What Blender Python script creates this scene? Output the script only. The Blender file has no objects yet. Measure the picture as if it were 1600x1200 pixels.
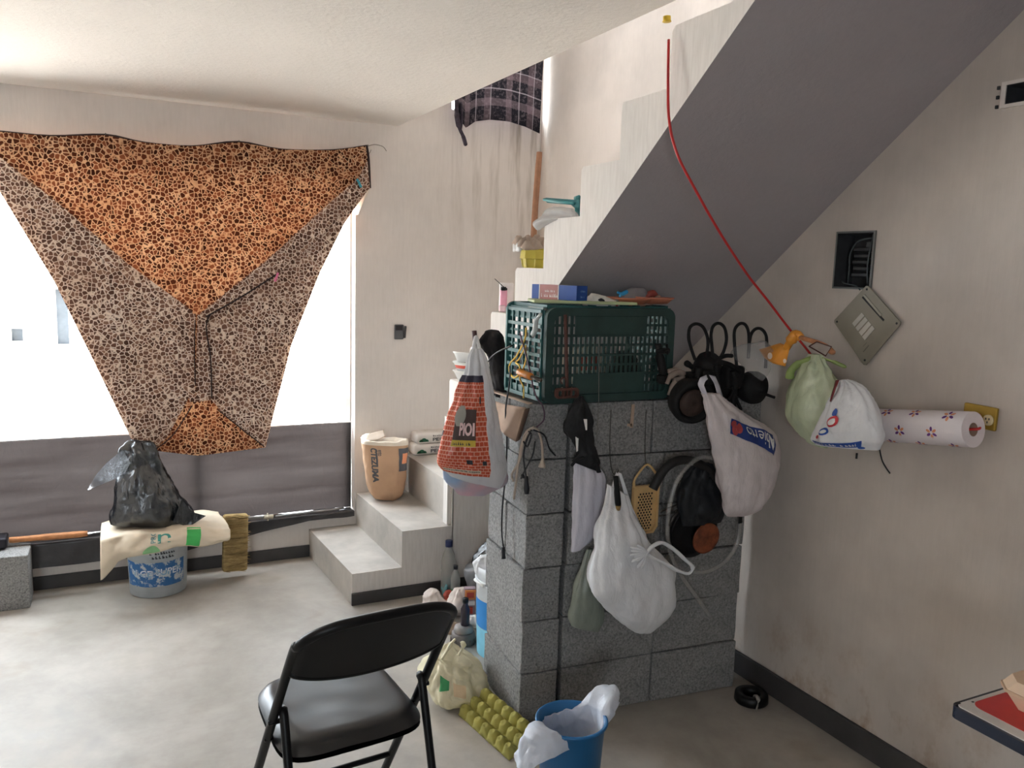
import bpy, bmesh, math, random
from math import sin, cos, pi, radians as rad
from mathutils import Vector as V, Matrix, noise

SC = bpy.context.scene
COL = SC.collection
random.seed(7)

# ------------------------------------------------------------------ camera, sky, light, exposure
cam_data = bpy.data.cameras.new('camera')
cam_data.sensor_width = 36.0
cam_data.lens = 36.0 * 1287.0 / 1600.0
cam_data.clip_start = 0.02
cam = bpy.data.objects.new('camera', cam_data)
COL.objects.link(cam)
_yaw, _pitch, _roll = rad(26.338), rad(7.791), rad(1.710)
_f = V((sin(_yaw) * cos(_pitch), cos(_yaw) * cos(_pitch), -sin(_pitch)))
_r = V((cos(_yaw), -sin(_yaw), 0.0)); _u = _r.cross(_f)
_r2 = _r * cos(_roll) + _u * sin(_roll); _u2 = _u * cos(_roll) - _r * sin(_roll)
cam.matrix_world = Matrix(((_r2.x, _u2.x, -_f.x, 0), (_r2.y, _u2.y, -_f.y, 0), (_r2.z, _u2.z, -_f.z, 1.66), (0, 0, 0, 1)))
SC.camera = cam

world = bpy.data.worlds.new('overcast_sky'); SC.world = world
world.use_nodes = True
bg = world.node_tree.nodes['Background']
bg.inputs['Color'].default_value = (0.83, 0.92, 1.0, 1)
bg.inputs['Strength'].default_value = 13.0

def portal(name, loc, rot, sx, sy):
    l = bpy.data.lights.new(name, 'AREA'); l.shape = 'RECTANGLE'; l.size = sx; l.size_y = sy
    l.cycles.is_portal = True
    o = bpy.data.objects.new(name, l); COL.objects.link(o); o.location = loc; o.rotation_euler = rot
    return o
# sampling portals in the seen and the added openings (they give off no light of their own)
portal('sky_portal', (-0.05, 4.80, 1.18), (rad(-90), 0, 0), 2.7, 1.95)
portal('sky_portal', (2.09, 4.80, 3.02), (rad(-90), 0, 0), 0.62, 1.06)
portal('sky_portal', (-1.55, -2.86, 1.55), (rad(90), 0, 0), 0.8, 1.1)
portal('sky_portal', (0.1, 4.80, 3.95), (rad(-90), 0, 0), 2.2, 1.3)

sun_data = bpy.data.lights.new('sun', 'SUN'); sun_data.energy = 45.0; sun_data.angle = rad(0.6); sun_data.color = (1.0, 0.97, 0.94)
sun = bpy.data.objects.new('sun', sun_data); COL.objects.link(sun)
sun.rotation_euler = V((-0.80, 0.25, -1.6)).to_track_quat('-Z', 'Y').to_euler()   # high, from over the house: it lights the ground outside

vs = SC.view_settings
SC.display_settings.display_device = 'sRGB'
vs.view_transform = 'Standard'; vs.look = 'None'; vs.gamma = 1.0; vs.use_curve_mapping = False
vs.exposure = 0.7
SC.cycles.use_denoising = True
SC.cycles.max_bounces = 10; SC.cycles.diffuse_bounces = 7; SC.cycles.glossy_bounces = 4
SC.cycles.transmission_bounces = 8; SC.cycles.transparent_max_bounces = 16
SC.cycles.sample_clamp_indirect = 8.0
SC.cycles.caustics_reflective = False; SC.cycles.caustics_refractive = False

# ------------------------------------------------------------------ material helpers
def lin(c):
    def f(v):
        v /= 255.0
        return v / 12.92 if v <= 0.04045 else ((v + 0.055) / 1.055) ** 2.4
    return (f(c[0]), f(c[1]), f(c[2]), 1.0)

class N:
    """small node builder"""
    def __init__(s, name):
        s.m = bpy.data.materials.new(name); s.m.use_nodes = True
        s.t = s.m.node_tree; s.t.nodes.clear()
        s.out = s.t.nodes.new('ShaderNodeOutputMaterial')
    def n(s, typ, **kw):
        nd = s.t.nodes.new('ShaderNode' + typ)
        for k, v in kw.items(): setattr(nd, k, v)
        return nd
    def l(s, a, b): s.t.links.new(a, b)
    def coord(s, kind='Object', scale=(1, 1, 1), loc=(0, 0, 0), rot=(0, 0, 0)):
        tc = s.n('TexCoord'); mp = s.n('Mapping')
        mp.inputs['Scale'].default_value = scale; mp.inputs['Location'].default_value = loc; mp.inputs['Rotation'].default_value = rot
        s.l(tc.outputs[kind], mp.inputs['Vector']); return mp.outputs['Vector']
    def noise(s, vec, scale, detail=4, rough=0.55, dist=0.0):
        t = s.n('TexNoise'); t.inputs['Scale'].default_value = scale; t.inputs['Detail'].default_value = detail
        t.inputs['Roughness'].default_value = rough; t.inputs['Distortion'].default_value = dist
        s.l(vec, t.inputs['Vector']); return t.outputs['Fac']
    def ramp(s, fac, stops, interp='LINEAR'):
        r = s.n('ValToRGB'); r.color_ramp.interpolation = interp
        el = r.color_ramp.elements
        while len(el) < len(stops): el.new(0.5)
        for e, (p, c) in zip(el, stops): e.position = p; e.color = c if len(c) == 4 else tuple(c) + (1,)
        s.l(fac, r.inputs['Fac']); return r.outputs['Color']
    def mix(s, fac, a, b, mode='MIX'):
        x = s.n('Mix', data_type='RGBA', blend_type=mode)
        for sock, v in ((x.inputs[0], fac), (x.inputs[6], a), (x.inputs[7], b)):
            if hasattr(v, 'node'): s.l(v, sock)
            else: sock.default_value = v
        return x.outputs[2]
    def math(s, op, a, b=0.0):
        x = s.n('Math', operation=op)
        for sock, v in ((x.inputs[0], a), (x.inputs[1], b)):
            if hasattr(v, 'node'): s.l(v, sock)
            else: sock.default_value = v
        return x.outputs[0]
    def bump(s, h, strength=0.3, dist=0.01):
        b = s.n('Bump'); b.inputs['Strength'].default_value = strength; b.inputs['Distance'].default_value = dist
        s.l(h, b.inputs['Height']); return b.outputs['Normal']
    def pbsdf(s, color, rough=0.5, metal=0.0, spec=0.5, normal=None, **kw):
        p = s.n('BsdfPrincipled')
        for sock, v in ((p.inputs['Base Color'], color), (p.inputs['Roughness'], rough)):
            if hasattr(v, 'node'): s.l(v, sock)
            else: sock.default_value = v
        p.inputs['Metallic'].default_value = metal; p.inputs['Specular IOR Level'].default_value = spec
        for k, v in kw.items(): p.inputs[k.replace('_', ' ')].default_value = v
        if normal is not None: s.l(normal, p.inputs['Normal'])
        return p.outputs[0]
    def done(s, sh): s.l(sh, s.out.inputs['Surface']); return s.m

def plain(name, rgb, rough=0.5, metal=0.0, spec=0.5, var=0.12, vscale=14, bump=0.0, bscale=60, **kw):
    """one colour with gentle unevenness"""
    a = N(name); co = a.coord()
    c = lin(rgb); f = a.noise(co, vscale)
    d = tuple(x * (1 - var) for x in c[:3]) + (1,); e = tuple(min(1, x * (1 + var)) for x in c[:3]) + (1,)
    colr = a.ramp(f, [(0.3, d), (0.7, e)])
    nm = a.bump(a.noise(co, bscale, 3), bump, 0.004) if bump else None
    return a.done(a.pbsdf(colr, rough, metal, spec, nm, **kw))

def film(name, rgb, trans=0.35, clear=0.0, rough=0.3, var=0.08, gloss=0.12):
    """thin plastic film: lets some light through"""
    a = N(name); co = a.coord()
    c = lin(rgb)
    d = tuple(x * (1 - var) for x in c[:3]) + (1,)
    colr = a.ramp(a.noise(co, 18, 3), [(0.35, d), (0.65, c)])
    df = a.n('BsdfDiffuse'); tr = a.n('BsdfTranslucent'); gl = a.n('BsdfGlossy'); tp = a.n('BsdfTransparent')
    a.l(colr, df.inputs['Color']); a.l(colr, tr.inputs['Color']); gl.inputs['Roughness'].default_value = rough
    nm = a.bump(a.noise(a.coord(scale=(1, 1, 0.4)), 42, 4, 0.6, 1.4), 0.55, 0.006)
    a.l(nm, gl.inputs['Normal']); a.l(nm, df.inputs['Normal'])
    m1 = a.n('MixShader'); m1.inputs[0].default_value = trans; a.l(df.outputs[0], m1.inputs[1]); a.l(tr.outputs[0], m1.inputs[2])
    m2 = a.n('MixShader'); m2.inputs[0].default_value = gloss; a.l(m1.outputs[0], m2.inputs[1]); a.l(gl.outputs[0], m2.inputs[2])
    if clear <= 0: return a.done(m2.outputs[0])
    m3 = a.n('MixShader'); m3.inputs[0].default_value = clear; a.l(m2.outputs[0], m3.inputs[1]); a.l(tp.outputs[0], m3.inputs[2])
    return a.done(m3.outputs[0])

def plaster(name, rgb, streak=0.3, dirt=0.25, stretch=(1, 1, 0.12), rough_=0.35, stain=None):
    a = N(name); co = a.coord(); st = a.coord(scale=stretch)
    c = lin(rgb)
    big = a.ramp(a.noise(co, 1.6, 5, 0.6), [(0.35, tuple(x * (1 - dirt * 0.5) for x in c[:3]) + (1,)), (0.62, c)])
    fine = a.noise(st, 70, 3, 0.6)
    grey = a.ramp(fine, [(0.3, (0.86, 0.85, 0.84, 1)), (0.6, (1, 1, 1, 1))])
    colr = a.mix(streak if streak else 0.2, big, grey, 'MULTIPLY')
    specks = a.ramp(a.noise(co, 23, 6, 0.75), [(0.70, (1, 1, 1, 1)), (0.78, (0.62, 0.58, 0.52, 1))])
    colr = a.mix(dirt, colr, specks, 'MULTIPLY')
    if stain:      # old damp runs or scuffs: (axis, from, to) fades, tint, noise stretch
        fades, tint, stv, lo, hi = stain
        sp = a.n('SeparateXYZ'); tc = a.n('TexCoord'); a.l(tc.outputs['Object'], sp.inputs[0])
        k = a.ramp(a.noise(a.coord(scale=stv), 9, 4, 0.65), [(lo, (0, 0, 0, 1)), (hi, (1, 1, 1, 1))])
        for ax_, f0, f1 in fades:
            mr = a.n('MapRange'); mr.inputs['From Min'].default_value = f0; mr.inputs['From Max'].default_value = f1
            a.l(sp.outputs[ax_], mr.inputs['Value']); k = a.math('MULTIPLY', k, mr.outputs[0])
        colr = a.mix(k, colr, a.mix(1.0, colr, lin(tint), 'MULTIPLY'))
    nm = a.bump(a.noise(st if streak else co, 90 if streak else 55, 4, 0.65), 0.25 if streak else rough_, 0.004)
    return a.done(a.pbsdf(colr, 0.85, 0, 0.15, nm))

# ------------------------------------------------------------------ mesh helpers
ROOT = {}
def new_obj(name, data, parent=None):
    o = bpy.data.objects.new(name, data); COL.objects.link(o)
    if parent is not None: o.parent = parent
    return o

def tag(o, label=None, cat=None, group=None, kind=None):
    if label: o['label'] = label
    if cat: o['category'] = cat
    if group: o['group'] = group
    if kind: o['kind'] = kind
    return o

def thing(name, label, cat, loc=(0, 0, 0), rz=0.0, group=None, kind=None):
    o = new_obj(name, None); o.location = loc; o.rotation_euler = (0, 0, rz); o.empty_display_size = 0.05
    ROOT[o.name] = (Matrix.Translation(V(loc)) @ Matrix.Rotation(rz, 4, 'Z')).inverted()
    return tag(o, label, cat, group, kind)

class MB:
    """collects geometry in world (or local) coordinates"""
    def __init__(s): s.v = []; s.f = []; s.uv = []
    def add(s, vs, fs, uvs=None):
        b = len(s.v); s.v += [V(p) for p in vs]
        for i, f in enumerate(fs):
            s.f.append([b + k for k in f])
            s.uv.append(uvs[i] if uvs else None)
        return s
    def box(s, c, d, M=None, bev=0.0, seg=1):
        bm = bmesh.new(); bmesh.ops.create_cube(bm, size=1.0)
        for v in bm.verts: v.co = V((v.co.x * d[0], v.co.y * d[1], v.co.z * d[2]))
        if bev > 0: bmesh.ops.bevel(bm, geom=list(bm.edges), offset=bev, segments=seg, affect='EDGES', profile=0.5)
        bm.verts.index_update()
        vs = [((M @ v.co) if M is not None else v.co) + V(c) for v in bm.verts]
        s.add(vs, [[v.index for v in f.verts] for f in bm.faces]); bm.free(); return s
    def span(s, a, b, bev=0.0, seg=1):
        a = V(a); b = V(b); return s.box((a + b) / 2, [abs(b[i] - a[i]) for i in range(3)], None, bev, seg)
    def tube(s, pts, r, n=8, samples=0, cap=True, flat=1.0, fdir=None):
        pts = [V(p) for p in pts]
        if samples: pts = spline(pts, samples)
        m = len(pts); rings = []
        up = V(fdir) if fdir is not None else V((0.13, 0.31, 0.94))
        for i, p in enumerate(pts):
            t = (pts[min(i + 1, m - 1)] - pts[max(i - 1, 0)]).normalized()
            a = t.cross(up)
            if a.length < 1e-4: a = t.cross(V((1, 0.2, 0)))
            a.normalize(); b = t.cross(a).normalized()
            rr = r[i * (len(r) - 1) // max(1, m - 1)] if isinstance(r, (list, tuple)) else r
            rings.append([p + a * (cos(2 * pi * k / n) * rr) + b * (sin(2 * pi * k / n) * rr * flat) for k in range(n)])
        vs = [p for ring in rings for p in ring]; fs = []; uv = []
        for i in range(m - 1):
            for k in range(n):
                k2 = (k + 1) % n
                fs.append([i * n + k, i * n + k2, (i + 1) * n + k2, (i + 1) * n + k])
                uv.append([(k / n, i / (m - 1)), ((k + 1) / n, i / (m - 1)), ((k + 1) / n, (i + 1) / (m - 1)), (k / n, (i + 1) / (m - 1))])
        if cap:
            fs.append(list(range(n))[::-1]); fs.append([(m - 1) * n + k for k in range(n)]); uv += [None, None]
        return s.add(vs, fs, uv)
    def lathe(s, prof, c=(0, 0, 0), n=32, M=None, capb=True, capt=False):
        c = V(c); vs = []; fs = []; uv = []
        for (r, z) in prof:
            for k in range(n):
                p = V((r * cos(2 * pi * k / n), r * sin(2 * pi * k / n), z))
                vs.append(((M @ p) if M is not None else p) + c)
        m = len(prof)
        for i in range(m - 1):
            for k in range(n):
                k2 = (k + 1) % n
                fs.append([i * n + k, i * n + k2, (i + 1) * n + k2, (i + 1) * n + k])
                uv.append([(k / n, i / (m - 1)), ((k + 1) / n, i / (m - 1)), ((k + 1) / n, (i + 1) / (m - 1)), (k / n, (i + 1) / (m - 1))])
        if capb: fs.append(list(range(n))[::-1]); uv.append(None)
        if capt: fs.append([(m - 1) * n + k for k in range(n)]); uv.append(None)
        return s.add(vs, fs, uv)
    def grid(s, fn, nu, nv, wrap=False):
        vs = []; fs = []; uv = []
        for j in range(nv + 1):
            for i in range(nu + 1): vs.append(fn(i / nu, j / nv))
        w = nu + 1
        for j in range(nv):
            for i in range(nu):
                fs.append([j * w + i, j * w + i + 1, (j + 1) * w + i + 1, (j + 1) * w + i])
                uv.append([(i / nu, j / nv), ((i + 1) / nu, j / nv), ((i + 1) / nu, (j + 1) / nv), (i / nu, (j + 1) / nv)])
        return s.add(vs, fs, uv)
    def prism(s, poly, vec):
        poly = [V(p) for p in poly]; vec = V(vec); n = len(poly)
        vs = poly + [p + vec for p in poly]
        fs = [list(range(n))[::-1], list(range(n, 2 * n))]
        for i in range(n): j = (i + 1) % n; fs.append([i, j, n + j, n + i])
        return s.add(vs, fs)

def build(name, mb, mat, parent=None, smooth=False, world=True, loc=None, rz=0.0, weld=False, solid=0.0, sub=0):
    """link a mesh builder as ONE object; world coordinates are brought into the parent's frame"""
    me = bpy.data.meshes.new(name)
    if parent is not None:
        top = parent
        while top.parent is not None: top = top.parent
        inv = ROOT.get(top.name, Matrix.Identity(4)) if world else Matrix.Identity(4)
    elif loc is not None:
        inv = (Matrix.Translation(V(loc)) @ Matrix.Rotation(rz, 4, 'Z')).inverted() if world else Matrix.Identity(4)
    else: inv = Matrix.Identity(4)
    me.from_pydata([inv @ v for v in mb.v], [], mb.f)
    if any(u is not None for u in mb.uv):
        ul = me.uv_layers.new(name='UVMap')
        for p, u in zip(me.polygons, mb.uv):
            if u is None: continue
            for li, w in zip(p.loop_indices, u): ul.data[li].uv = w
    me.materials.append(mat)
    bm = bmesh.new(); bm.from_mesh(me)
    if weld: bmesh.ops.remove_doubles(bm, verts=bm.verts, dist=1e-5)
    bmesh.ops.recalc_face_normals(bm, faces=bm.faces)
    bm.to_mesh(me); bm.free()
    if smooth: me.polygons.foreach_set('use_smooth', [True] * len(me.polygons))
    o = new_obj(name, me, parent)
    if parent is None:
        if loc is not None:
            o.location = loc; o.rotation_euler = (0, 0, rz)
        ROOT[o.name] = inv
    if solid:
        md = o.modifiers.new('thickness', 'SOLIDIFY'); md.thickness = solid; md.offset = 0
    if sub:
        md = o.modifiers.new('subdivision', 'SUBSURF'); md.levels = sub; md.render_levels = sub
    return o

def spline(pts, per):
    """Catmull-Rom through the points"""
    pts = [V(p) for p in pts]; out = []
    n = len(pts)
    for i in range(n - 1):
        p0 = pts[max(i - 1, 0)]; p1 = pts[i]; p2 = pts[i + 1]; p3 = pts[min(i + 2, n - 1)]
        for k in range(per):
            t = k / per
            out.append(0.5 * ((2 * p1) + (p2 - p0) * t + (2 * p0 - 5 * p1 + 4 * p2 - p3) * t * t + (3 * p1 - p0 - 3 * p2 + p3) * t ** 3))
    out.append(pts[-1]); return out

def poly_at(pts, t):
    """point at arc-length fraction t of a polyline"""
    pts = [V(p) for p in pts]
    ls = [(pts[i + 1] - pts[i]).length for i in range(len(pts) - 1)]; tot = sum(ls) * t
    for i, l in enumerate(ls):
        if tot <= l or i == len(ls) - 1: return pts[i].lerp(pts[i + 1], 0 if l == 0 else min(1, tot / l))
        tot -= l

def ns(p, f=1.0, seed=0.0):
    return noise.noise(V((p[0] * f + seed * 3.7, p[1] * f + seed * 1.3, p[2] * f - seed * 2.1)))

def ruled(mb, A, B, nu, nv, disp=None):
    def fn(u, v):
        p = poly_at(A, u).lerp(poly_at(B, u), v)
        return p + disp(u, v, p) if disp else p
    return mb.grid(fn, nu, nv)

class Loft:
    """closed soft shape through levels of (left point, right point, half depth), bottom first; view = direction it faces"""
    def __init__(s, levels, face, amp=0.008, freq=14, folds=0, famp=0.0, seed=1.0, sq=0.85, fold_pow=1.0):
        s.L = spline([l[0] for l in levels], 6); s.R = spline([l[1] for l in levels], 6)
        s.D = [q.x for q in spline([(l[2], 0, 0) for l in levels], 6)]
        s.face = V(face).normalized(); s.amp = amp; s.freq = freq; s.folds = folds; s.famp = famp; s.seed = seed; s.sq = sq; s.fp = fold_pow
    def at(s, th, t, out=0.0):
        """th: 0 right, pi/2 front, pi left"""
        x = max(0, min(1, t)) * (len(s.L) - 1); i = min(int(x), len(s.L) - 2); k = x - i
        l = s.L[i].lerp(s.L[i + 1], k); r = s.R[i].lerp(s.R[i + 1], k); d = s.D[i] * (1 - k) + s.D[i + 1] * k
        c = (l + r) / 2; a = (r - l) / 2
        ct, st = cos(th), sin(th); pw = lambda v: math.copysign(abs(v) ** s.sq, v)
        rv = a * pw(ct) + s.face * (d * pw(st))
        p = c + rv
        nn = rv.normalized() if rv.length > 1e-6 else s.face
        q = V((p.x, p.y, p.z * 0.45))
        h = s.amp * (ns(p, s.freq, s.seed) + 0.4 * ns(p, s.freq * 2.3, s.seed + 2))
        for fr, k in ((1.5, 0.95), (3.1, 0.55), (6.5, 0.22)):       # creases: ridges between the facets of a crumpled film
            w = q * (s.freq * fr) + V((s.seed * 3.1, s.seed * 1.7, s.seed * 2.3))
            w += V((noise.noise(w * 0.7), noise.noise(w * 0.7 + V((5, 1, 9))), 0)) * 0.35
            dd = noise.voronoi(w)[0]
            h += s.amp * k * (min(dd[1] - dd[0], 0.5) - 0.25)
        if s.folds:
            h += s.famp * (t ** s.fp) * sin(s.folds * th + 2.5 * ns(p, 5, s.seed + 5)) * min(1.0, rv.length / 0.03)
        return p + nn * (h * min(1.0, rv.length / 0.02) + out)
    def mesh(s, mb=None, n=40, m=30, capb=True, capt=False, t0=0.0, t1=1.0):
        n = int(n * 1.9); m = int(m * 1.9)
        mb = mb or MB(); vs = []; fs = []; uv = []
        for j in range(m + 1):
            for k in range(n): vs.append(s.at(2 * pi * k / n, t0 + (t1 - t0) * j / m))
        for j in range(m):
            for k in range(n):
                k2 = (k + 1) % n
                fs.append([j * n + k, j * n + k2, (j + 1) * n + k2, (j + 1) * n + k])
                uv.append([(k / n, j / m), ((k + 1) / n, j / m), ((k + 1) / n, (j + 1) / m), (k / n, (j + 1) / m)])
        if capb:
            c = sum((vs[k] for k in range(n)), V()) / n; b = len(vs); vs.append(c)
            for k in range(n): fs.append([b, (k + 1) % n, k]); uv.append([(0.5, 0), ((k + 1) / n, 0), (k / n, 0)])
        if capt:
            c = sum((vs[m * n + k] for k in range(n)), V()) / n; b = len(vs); vs.append(c)
            for k in range(n): fs.append([b, m * n + k, m * n + (k + 1) % n]); uv.append([(0.5, 1), (k / n, 1), ((k + 1) / n, 1)])
        return mb.add(vs, fs, uv)

_txt = {}
def text_shape(s, bold=0.0):
    """flat lettering outline: verts in units of letter height, width returned"""
    if (s, bold) in _txt: return _txt[(s, bold)]
    cu = bpy.data.curves.new('lettering', 'FONT'); cu.body = s; cu.size = 1.0; cu.resolution_u = 3; cu.offset = bold
    o = bpy.data.objects.new('lettering', cu); COL.objects.link(o)
    dg = bpy.context.evaluated_depsgraph_get()
    me = bpy.data.meshes.new_from_object(o.evaluated_get(dg))
    bm = bmesh.new(); bm.from_mesh(me); bmesh.ops.triangulate(bm, faces=bm.faces); bm.verts.index_update()
    vs = [v.co.copy() for v in bm.verts]; fs = [[v.index for v in f.verts] for f in bm.faces]; bm.free()
    bpy.data.objects.remove(o); bpy.data.meshes.remove(me); bpy.data.curves.remove(cu)
    x0 = min(v.x for v in vs); x1 = max(v.x for v in vs); y0 = min(v.y for v in vs); y1 = max(v.y for v in vs)
    r = ([((v.x - x0) / (x1 - x0), (v.y - y0) / (y1 - y0)) for v in vs], fs, (x1 - x0) / (y1 - y0))
    _txt[(s, bold)] = r; return r

def lettering(mb, s, place, bold=0.02):
    """place(u, v) with u, v in 0..1 over the word's box"""
    vs, fs, _ = text_shape(s, bold)
    return mb.add([place(u, v) for u, v in vs], fs)

def squiggle(mb, place, n, seed=1):
    """a line of print too small to read: n uneven little strokes"""
    rn = random.Random(seed); x = 0.0; w = 1.0 / n
    for k in range(n):
        if rn.random() < 0.14: x += w; continue
        a, b = x + w * 0.12, x + w * rn.uniform(0.6, 0.9); h = rn.choice((0.7, 0.8, 1.0)); t = rn.choice((0.35, 0.45, 0.6))
        mb.add([place(a, 0), place(b, 0), place(b, h * t), place(a, h * t)], [[0, 1, 2, 3]])
        mb.add([place(a, h * t), place((a + b) / 2, h * t), place((a + b) / 2, h), place(a, h)], [[0, 1, 2, 3]])
        x += w
    return mb

def flat(o, du, dv):
    o = V(o); du = V(du); dv = V(dv)
    return lambda u, v: o + du * u + dv * v

# ------------------------------------------------------------------ materials of the setting
M_wall = plaster('white_plaster', (226, 219, 213))
M_wallr = plaster('darker_plaster', (208, 198, 189), 0.2, dirt=0.45, stain=([(2, 0.45, 0.05)], (206, 184, 158), (1, 1, 0.7), 0.5, 0.72))  # base tone darker than the white plaster, brownish dirt near the floor
M_wallw = plaster('damp_streaked_plaster', (226, 219, 213), stain=([(0, 1.7, 2.35), (2, 1.5, 2.3)], (176, 168, 156), (2.2, 1, 0.14), 0.48, 0.70))
M_stair = plaster('streaked_plaster', (228, 223, 218), 0.75, dirt=0.15)
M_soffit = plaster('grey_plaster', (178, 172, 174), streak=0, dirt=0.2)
M_ceil = plaster('textured_ceiling', (230, 224, 217), streak=0, dirt=0.1, rough_=0.9)
M_tread = plain('tread_cement', (178, 172, 164), 0.6, var=0.18, vscale=6, bump=0.2)
M_base = plain('dark_paint', (62, 60, 60), 0.55, var=0.2, vscale=8, bump=0.1)
M_out = plain('outside_concrete', (190, 186, 180), 0.9)
def concrete_floor():
    a = N('polished_concrete'); co = a.coord()
    n1 = a.noise(co, 1.3, 6, 0.62, 0.4); n2 = a.noise(co, 9, 5, 0.65)
    c = a.ramp(n1, [(0.3, lin((148, 142, 134))), (0.55, lin((172, 166, 158))), (0.75, lin((186, 178, 166)))])
    c2 = a.ramp(n2, [(0.32, (0.80, 0.79, 0.77, 1)), (0.6, (1, 1, 1, 1))])
    c = a.mix(0.7, c, c2, 'MULTIPLY')
    st = a.ramp(a.noise(co, 3.3, 3, 0.5), [(0.62, (1, 1, 1, 1)), (0.7, (0.86, 0.82, 0.76, 1))])
    c = a.mix(0.6, c, st, 'MULTIPLY')
    r = a.ramp(n2, [(0.3, (0.42,) * 3 + (1,)), (0.7, (0.6,) * 3 + (1,))])
    return a.done(a.pbsdf(c, r, 0, 0.25, a.bump(a.noise(co, 30, 5), 0.06, 0.004)))
M_floor = concrete_floor()
M_lowbounce = plaster('low_bounce_grey_render', (128, 124, 120), streak=0, dirt=0.3)  # grey chosen so the unseen back wall bounces less light
M_white_metal = plain('white_aluminium', (225, 225, 225), 0.35)

# ------------------------------------------------------------------ room shell
def wall_panel(name, axis, p0, p1, u0, u1, v0, v1, holes, mat, skew=0.0):
    """slab between planes p0 and p1 across axis 0 (x) or 1 (y), with rectangular holes (u0,u1,v0,v1)"""
    mb = MB()
    P = (lambda p, u, v: (p, u, v)) if axis == 0 else (lambda p, u, v: (u, p, v))
    us = sorted({u0, u1} | {h[0] for h in holes} | {h[1] for h in holes}); vs_ = sorted({v0, v1} | {h[2] for h in holes} | {h[3] for h in holes})
    for i in range(len(us) - 1):
        for j in range(len(vs_) - 1):
            a, b, c, d = us[i], us[i + 1], vs_[j], vs_[j + 1]
            if any(h[0] <= a and b <= h[1] and h[2] <= c and d <= h[3] for h in holes): continue
            for p in (p0, p1): mb.add([P(p, a, c), P(p, b, c), P(p, b, d), P(p, a, d)], [[0, 1, 2, 3]])
    for (a, b, c, d) in holes + [(u0, u1, v0, v1)]:
        for (x, y, z, w) in ((a, c, b, c), (b, c, b, d), (b, d, a, d), (a, d, a, c)):
            mb.add([P(p0, x, y), P(p0, z, w), P(p1, z, w), P(p1, x, y)], [[0, 1, 2, 3]])
    for p in mb.v:
        if skew and p.y > 4: p.x += skew          # the old wall runs a little out of square
    o = build(name, mb, mat, weld=True)
    return tag(o, kind='structure')

fl = tag(build('floor', MB().span((-2.35, -2.85, -0.12), (2.55, 4.80, 0.0)), M_floor), 'grey polished cement floor of the whole room', kind='structure')
tag(build('ceiling', MB().span((-2.2, -2.7, 2.45), (1.51, 4.60, 2.62)).span((1.51, -2.7, 2.45), (2.36, 0.86, 2.62)), M_ceil), 'rough white textured ceiling slab over the room', kind='structure')
tag(build('trim_roof', MB().span((-2.35, -2.85, 5.0), (2.55, 4.80, 5.12)), M_wall), 'roof slab above the stairwell', kind='structure')
wall_panel('wall_right', 0, 2.36, 2.52, -2.85, 4.78, 0.0, 5.0, [(2.012, 2.173, 1.636, 1.831), (1.40, 1.60, 2.178, 2.236)], M_wallr, skew=0.07)['label'] = 'long pale wall under and beside the stairs with electrical boxes'
wall_panel('wall_window', 1, 4.60, 4.78, -2.35, 2.5, 0.0, 5.0, [(-1.35, 1.27, 0.23, 2.11), (1.835, 2.41, 2.575, 3.52), (-1.0, 1.2, 3.3, 4.6)], M_wallw)['label'] = 'white wall with the big window behind the leopard blanket'  # upper-storey hole is added out of view to brighten the stairwell
wall_panel('wall_left', 0, -2.35, -2.2, -2.85, 4.60, 0.0, 5.0, [], M_wall)['label'] = 'white wall out of view on the left'
wall_panel('wall_back', 1, -2.85, -2.70, -2.2, 2.36, 0.0, 5.0, [(-1.95, -1.15, 1.0, 2.1)], M_lowbounce)['label'] = 'grey wall behind the photographer with an added window'  # unseen window added for fill light from behind the camera
tag(build('baseboard_right', MB().span((2.345, -2.7, 0), (2.36, 3.82, 0.095), 0.002), M_base), 'dark painted skirting band along the right wall', kind='structure')
tag(build('baseboard_window', MB().span((-2.2, 4.588, 0), (1.05, 4.60, 0.068), 0.002), M_base), 'dark painted skirting band under the window', kind='structure')
tag(build('baseboard_stair', MB().span((1.04, 3.808, 0), (2.40, 3.82, 0.062), 0.002), M_base), 'dark painted skirting band along the side of the steps', kind='structure')
# window frame bars (white aluminium), seen at the right jamb and through the dark film
w1 = thing('window_1', 'big bright window opening behind leopard blanket, white jamb at its right', None, (0, 4.70, 0.23), kind='structure')
build('frame_post', MB().span((1.235, 4.68, 0.235), (1.268, 4.72, 2.105), 0.004), M_white_metal, w1)
build('frame_post', MB().span((-1.348, 4.68, 0.235), (-1.315, 4.72, 2.105), 0.004), M_white_metal, w1)
build('frame_rail', MB().span((-1.315, 4.68, 2.072), (1.235, 4.72, 2.105), 0.004), M_white_metal, w1)
build('mullion', MB().span((0.405, 4.69, 0.24), (0.445, 4.72, 2.072), 0.004), plain('dark_steel', (70, 62, 60), 0.5), w1)
w2 = thing('window_2', 'small upper window above the stairs behind the plaid blanket', None, (2.08, 4.70, 2.5), kind='structure')
build('frame_rail', MB().span((1.837, 4.68, 2.577), (2.405, 4.72, 2.60), 0.003), M_white_metal, w2)
build('frame_post', MB().span((1.837, 4.68, 2.60), (1.86, 4.72, 3.515), 0.003), M_white_metal, w2)

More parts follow.
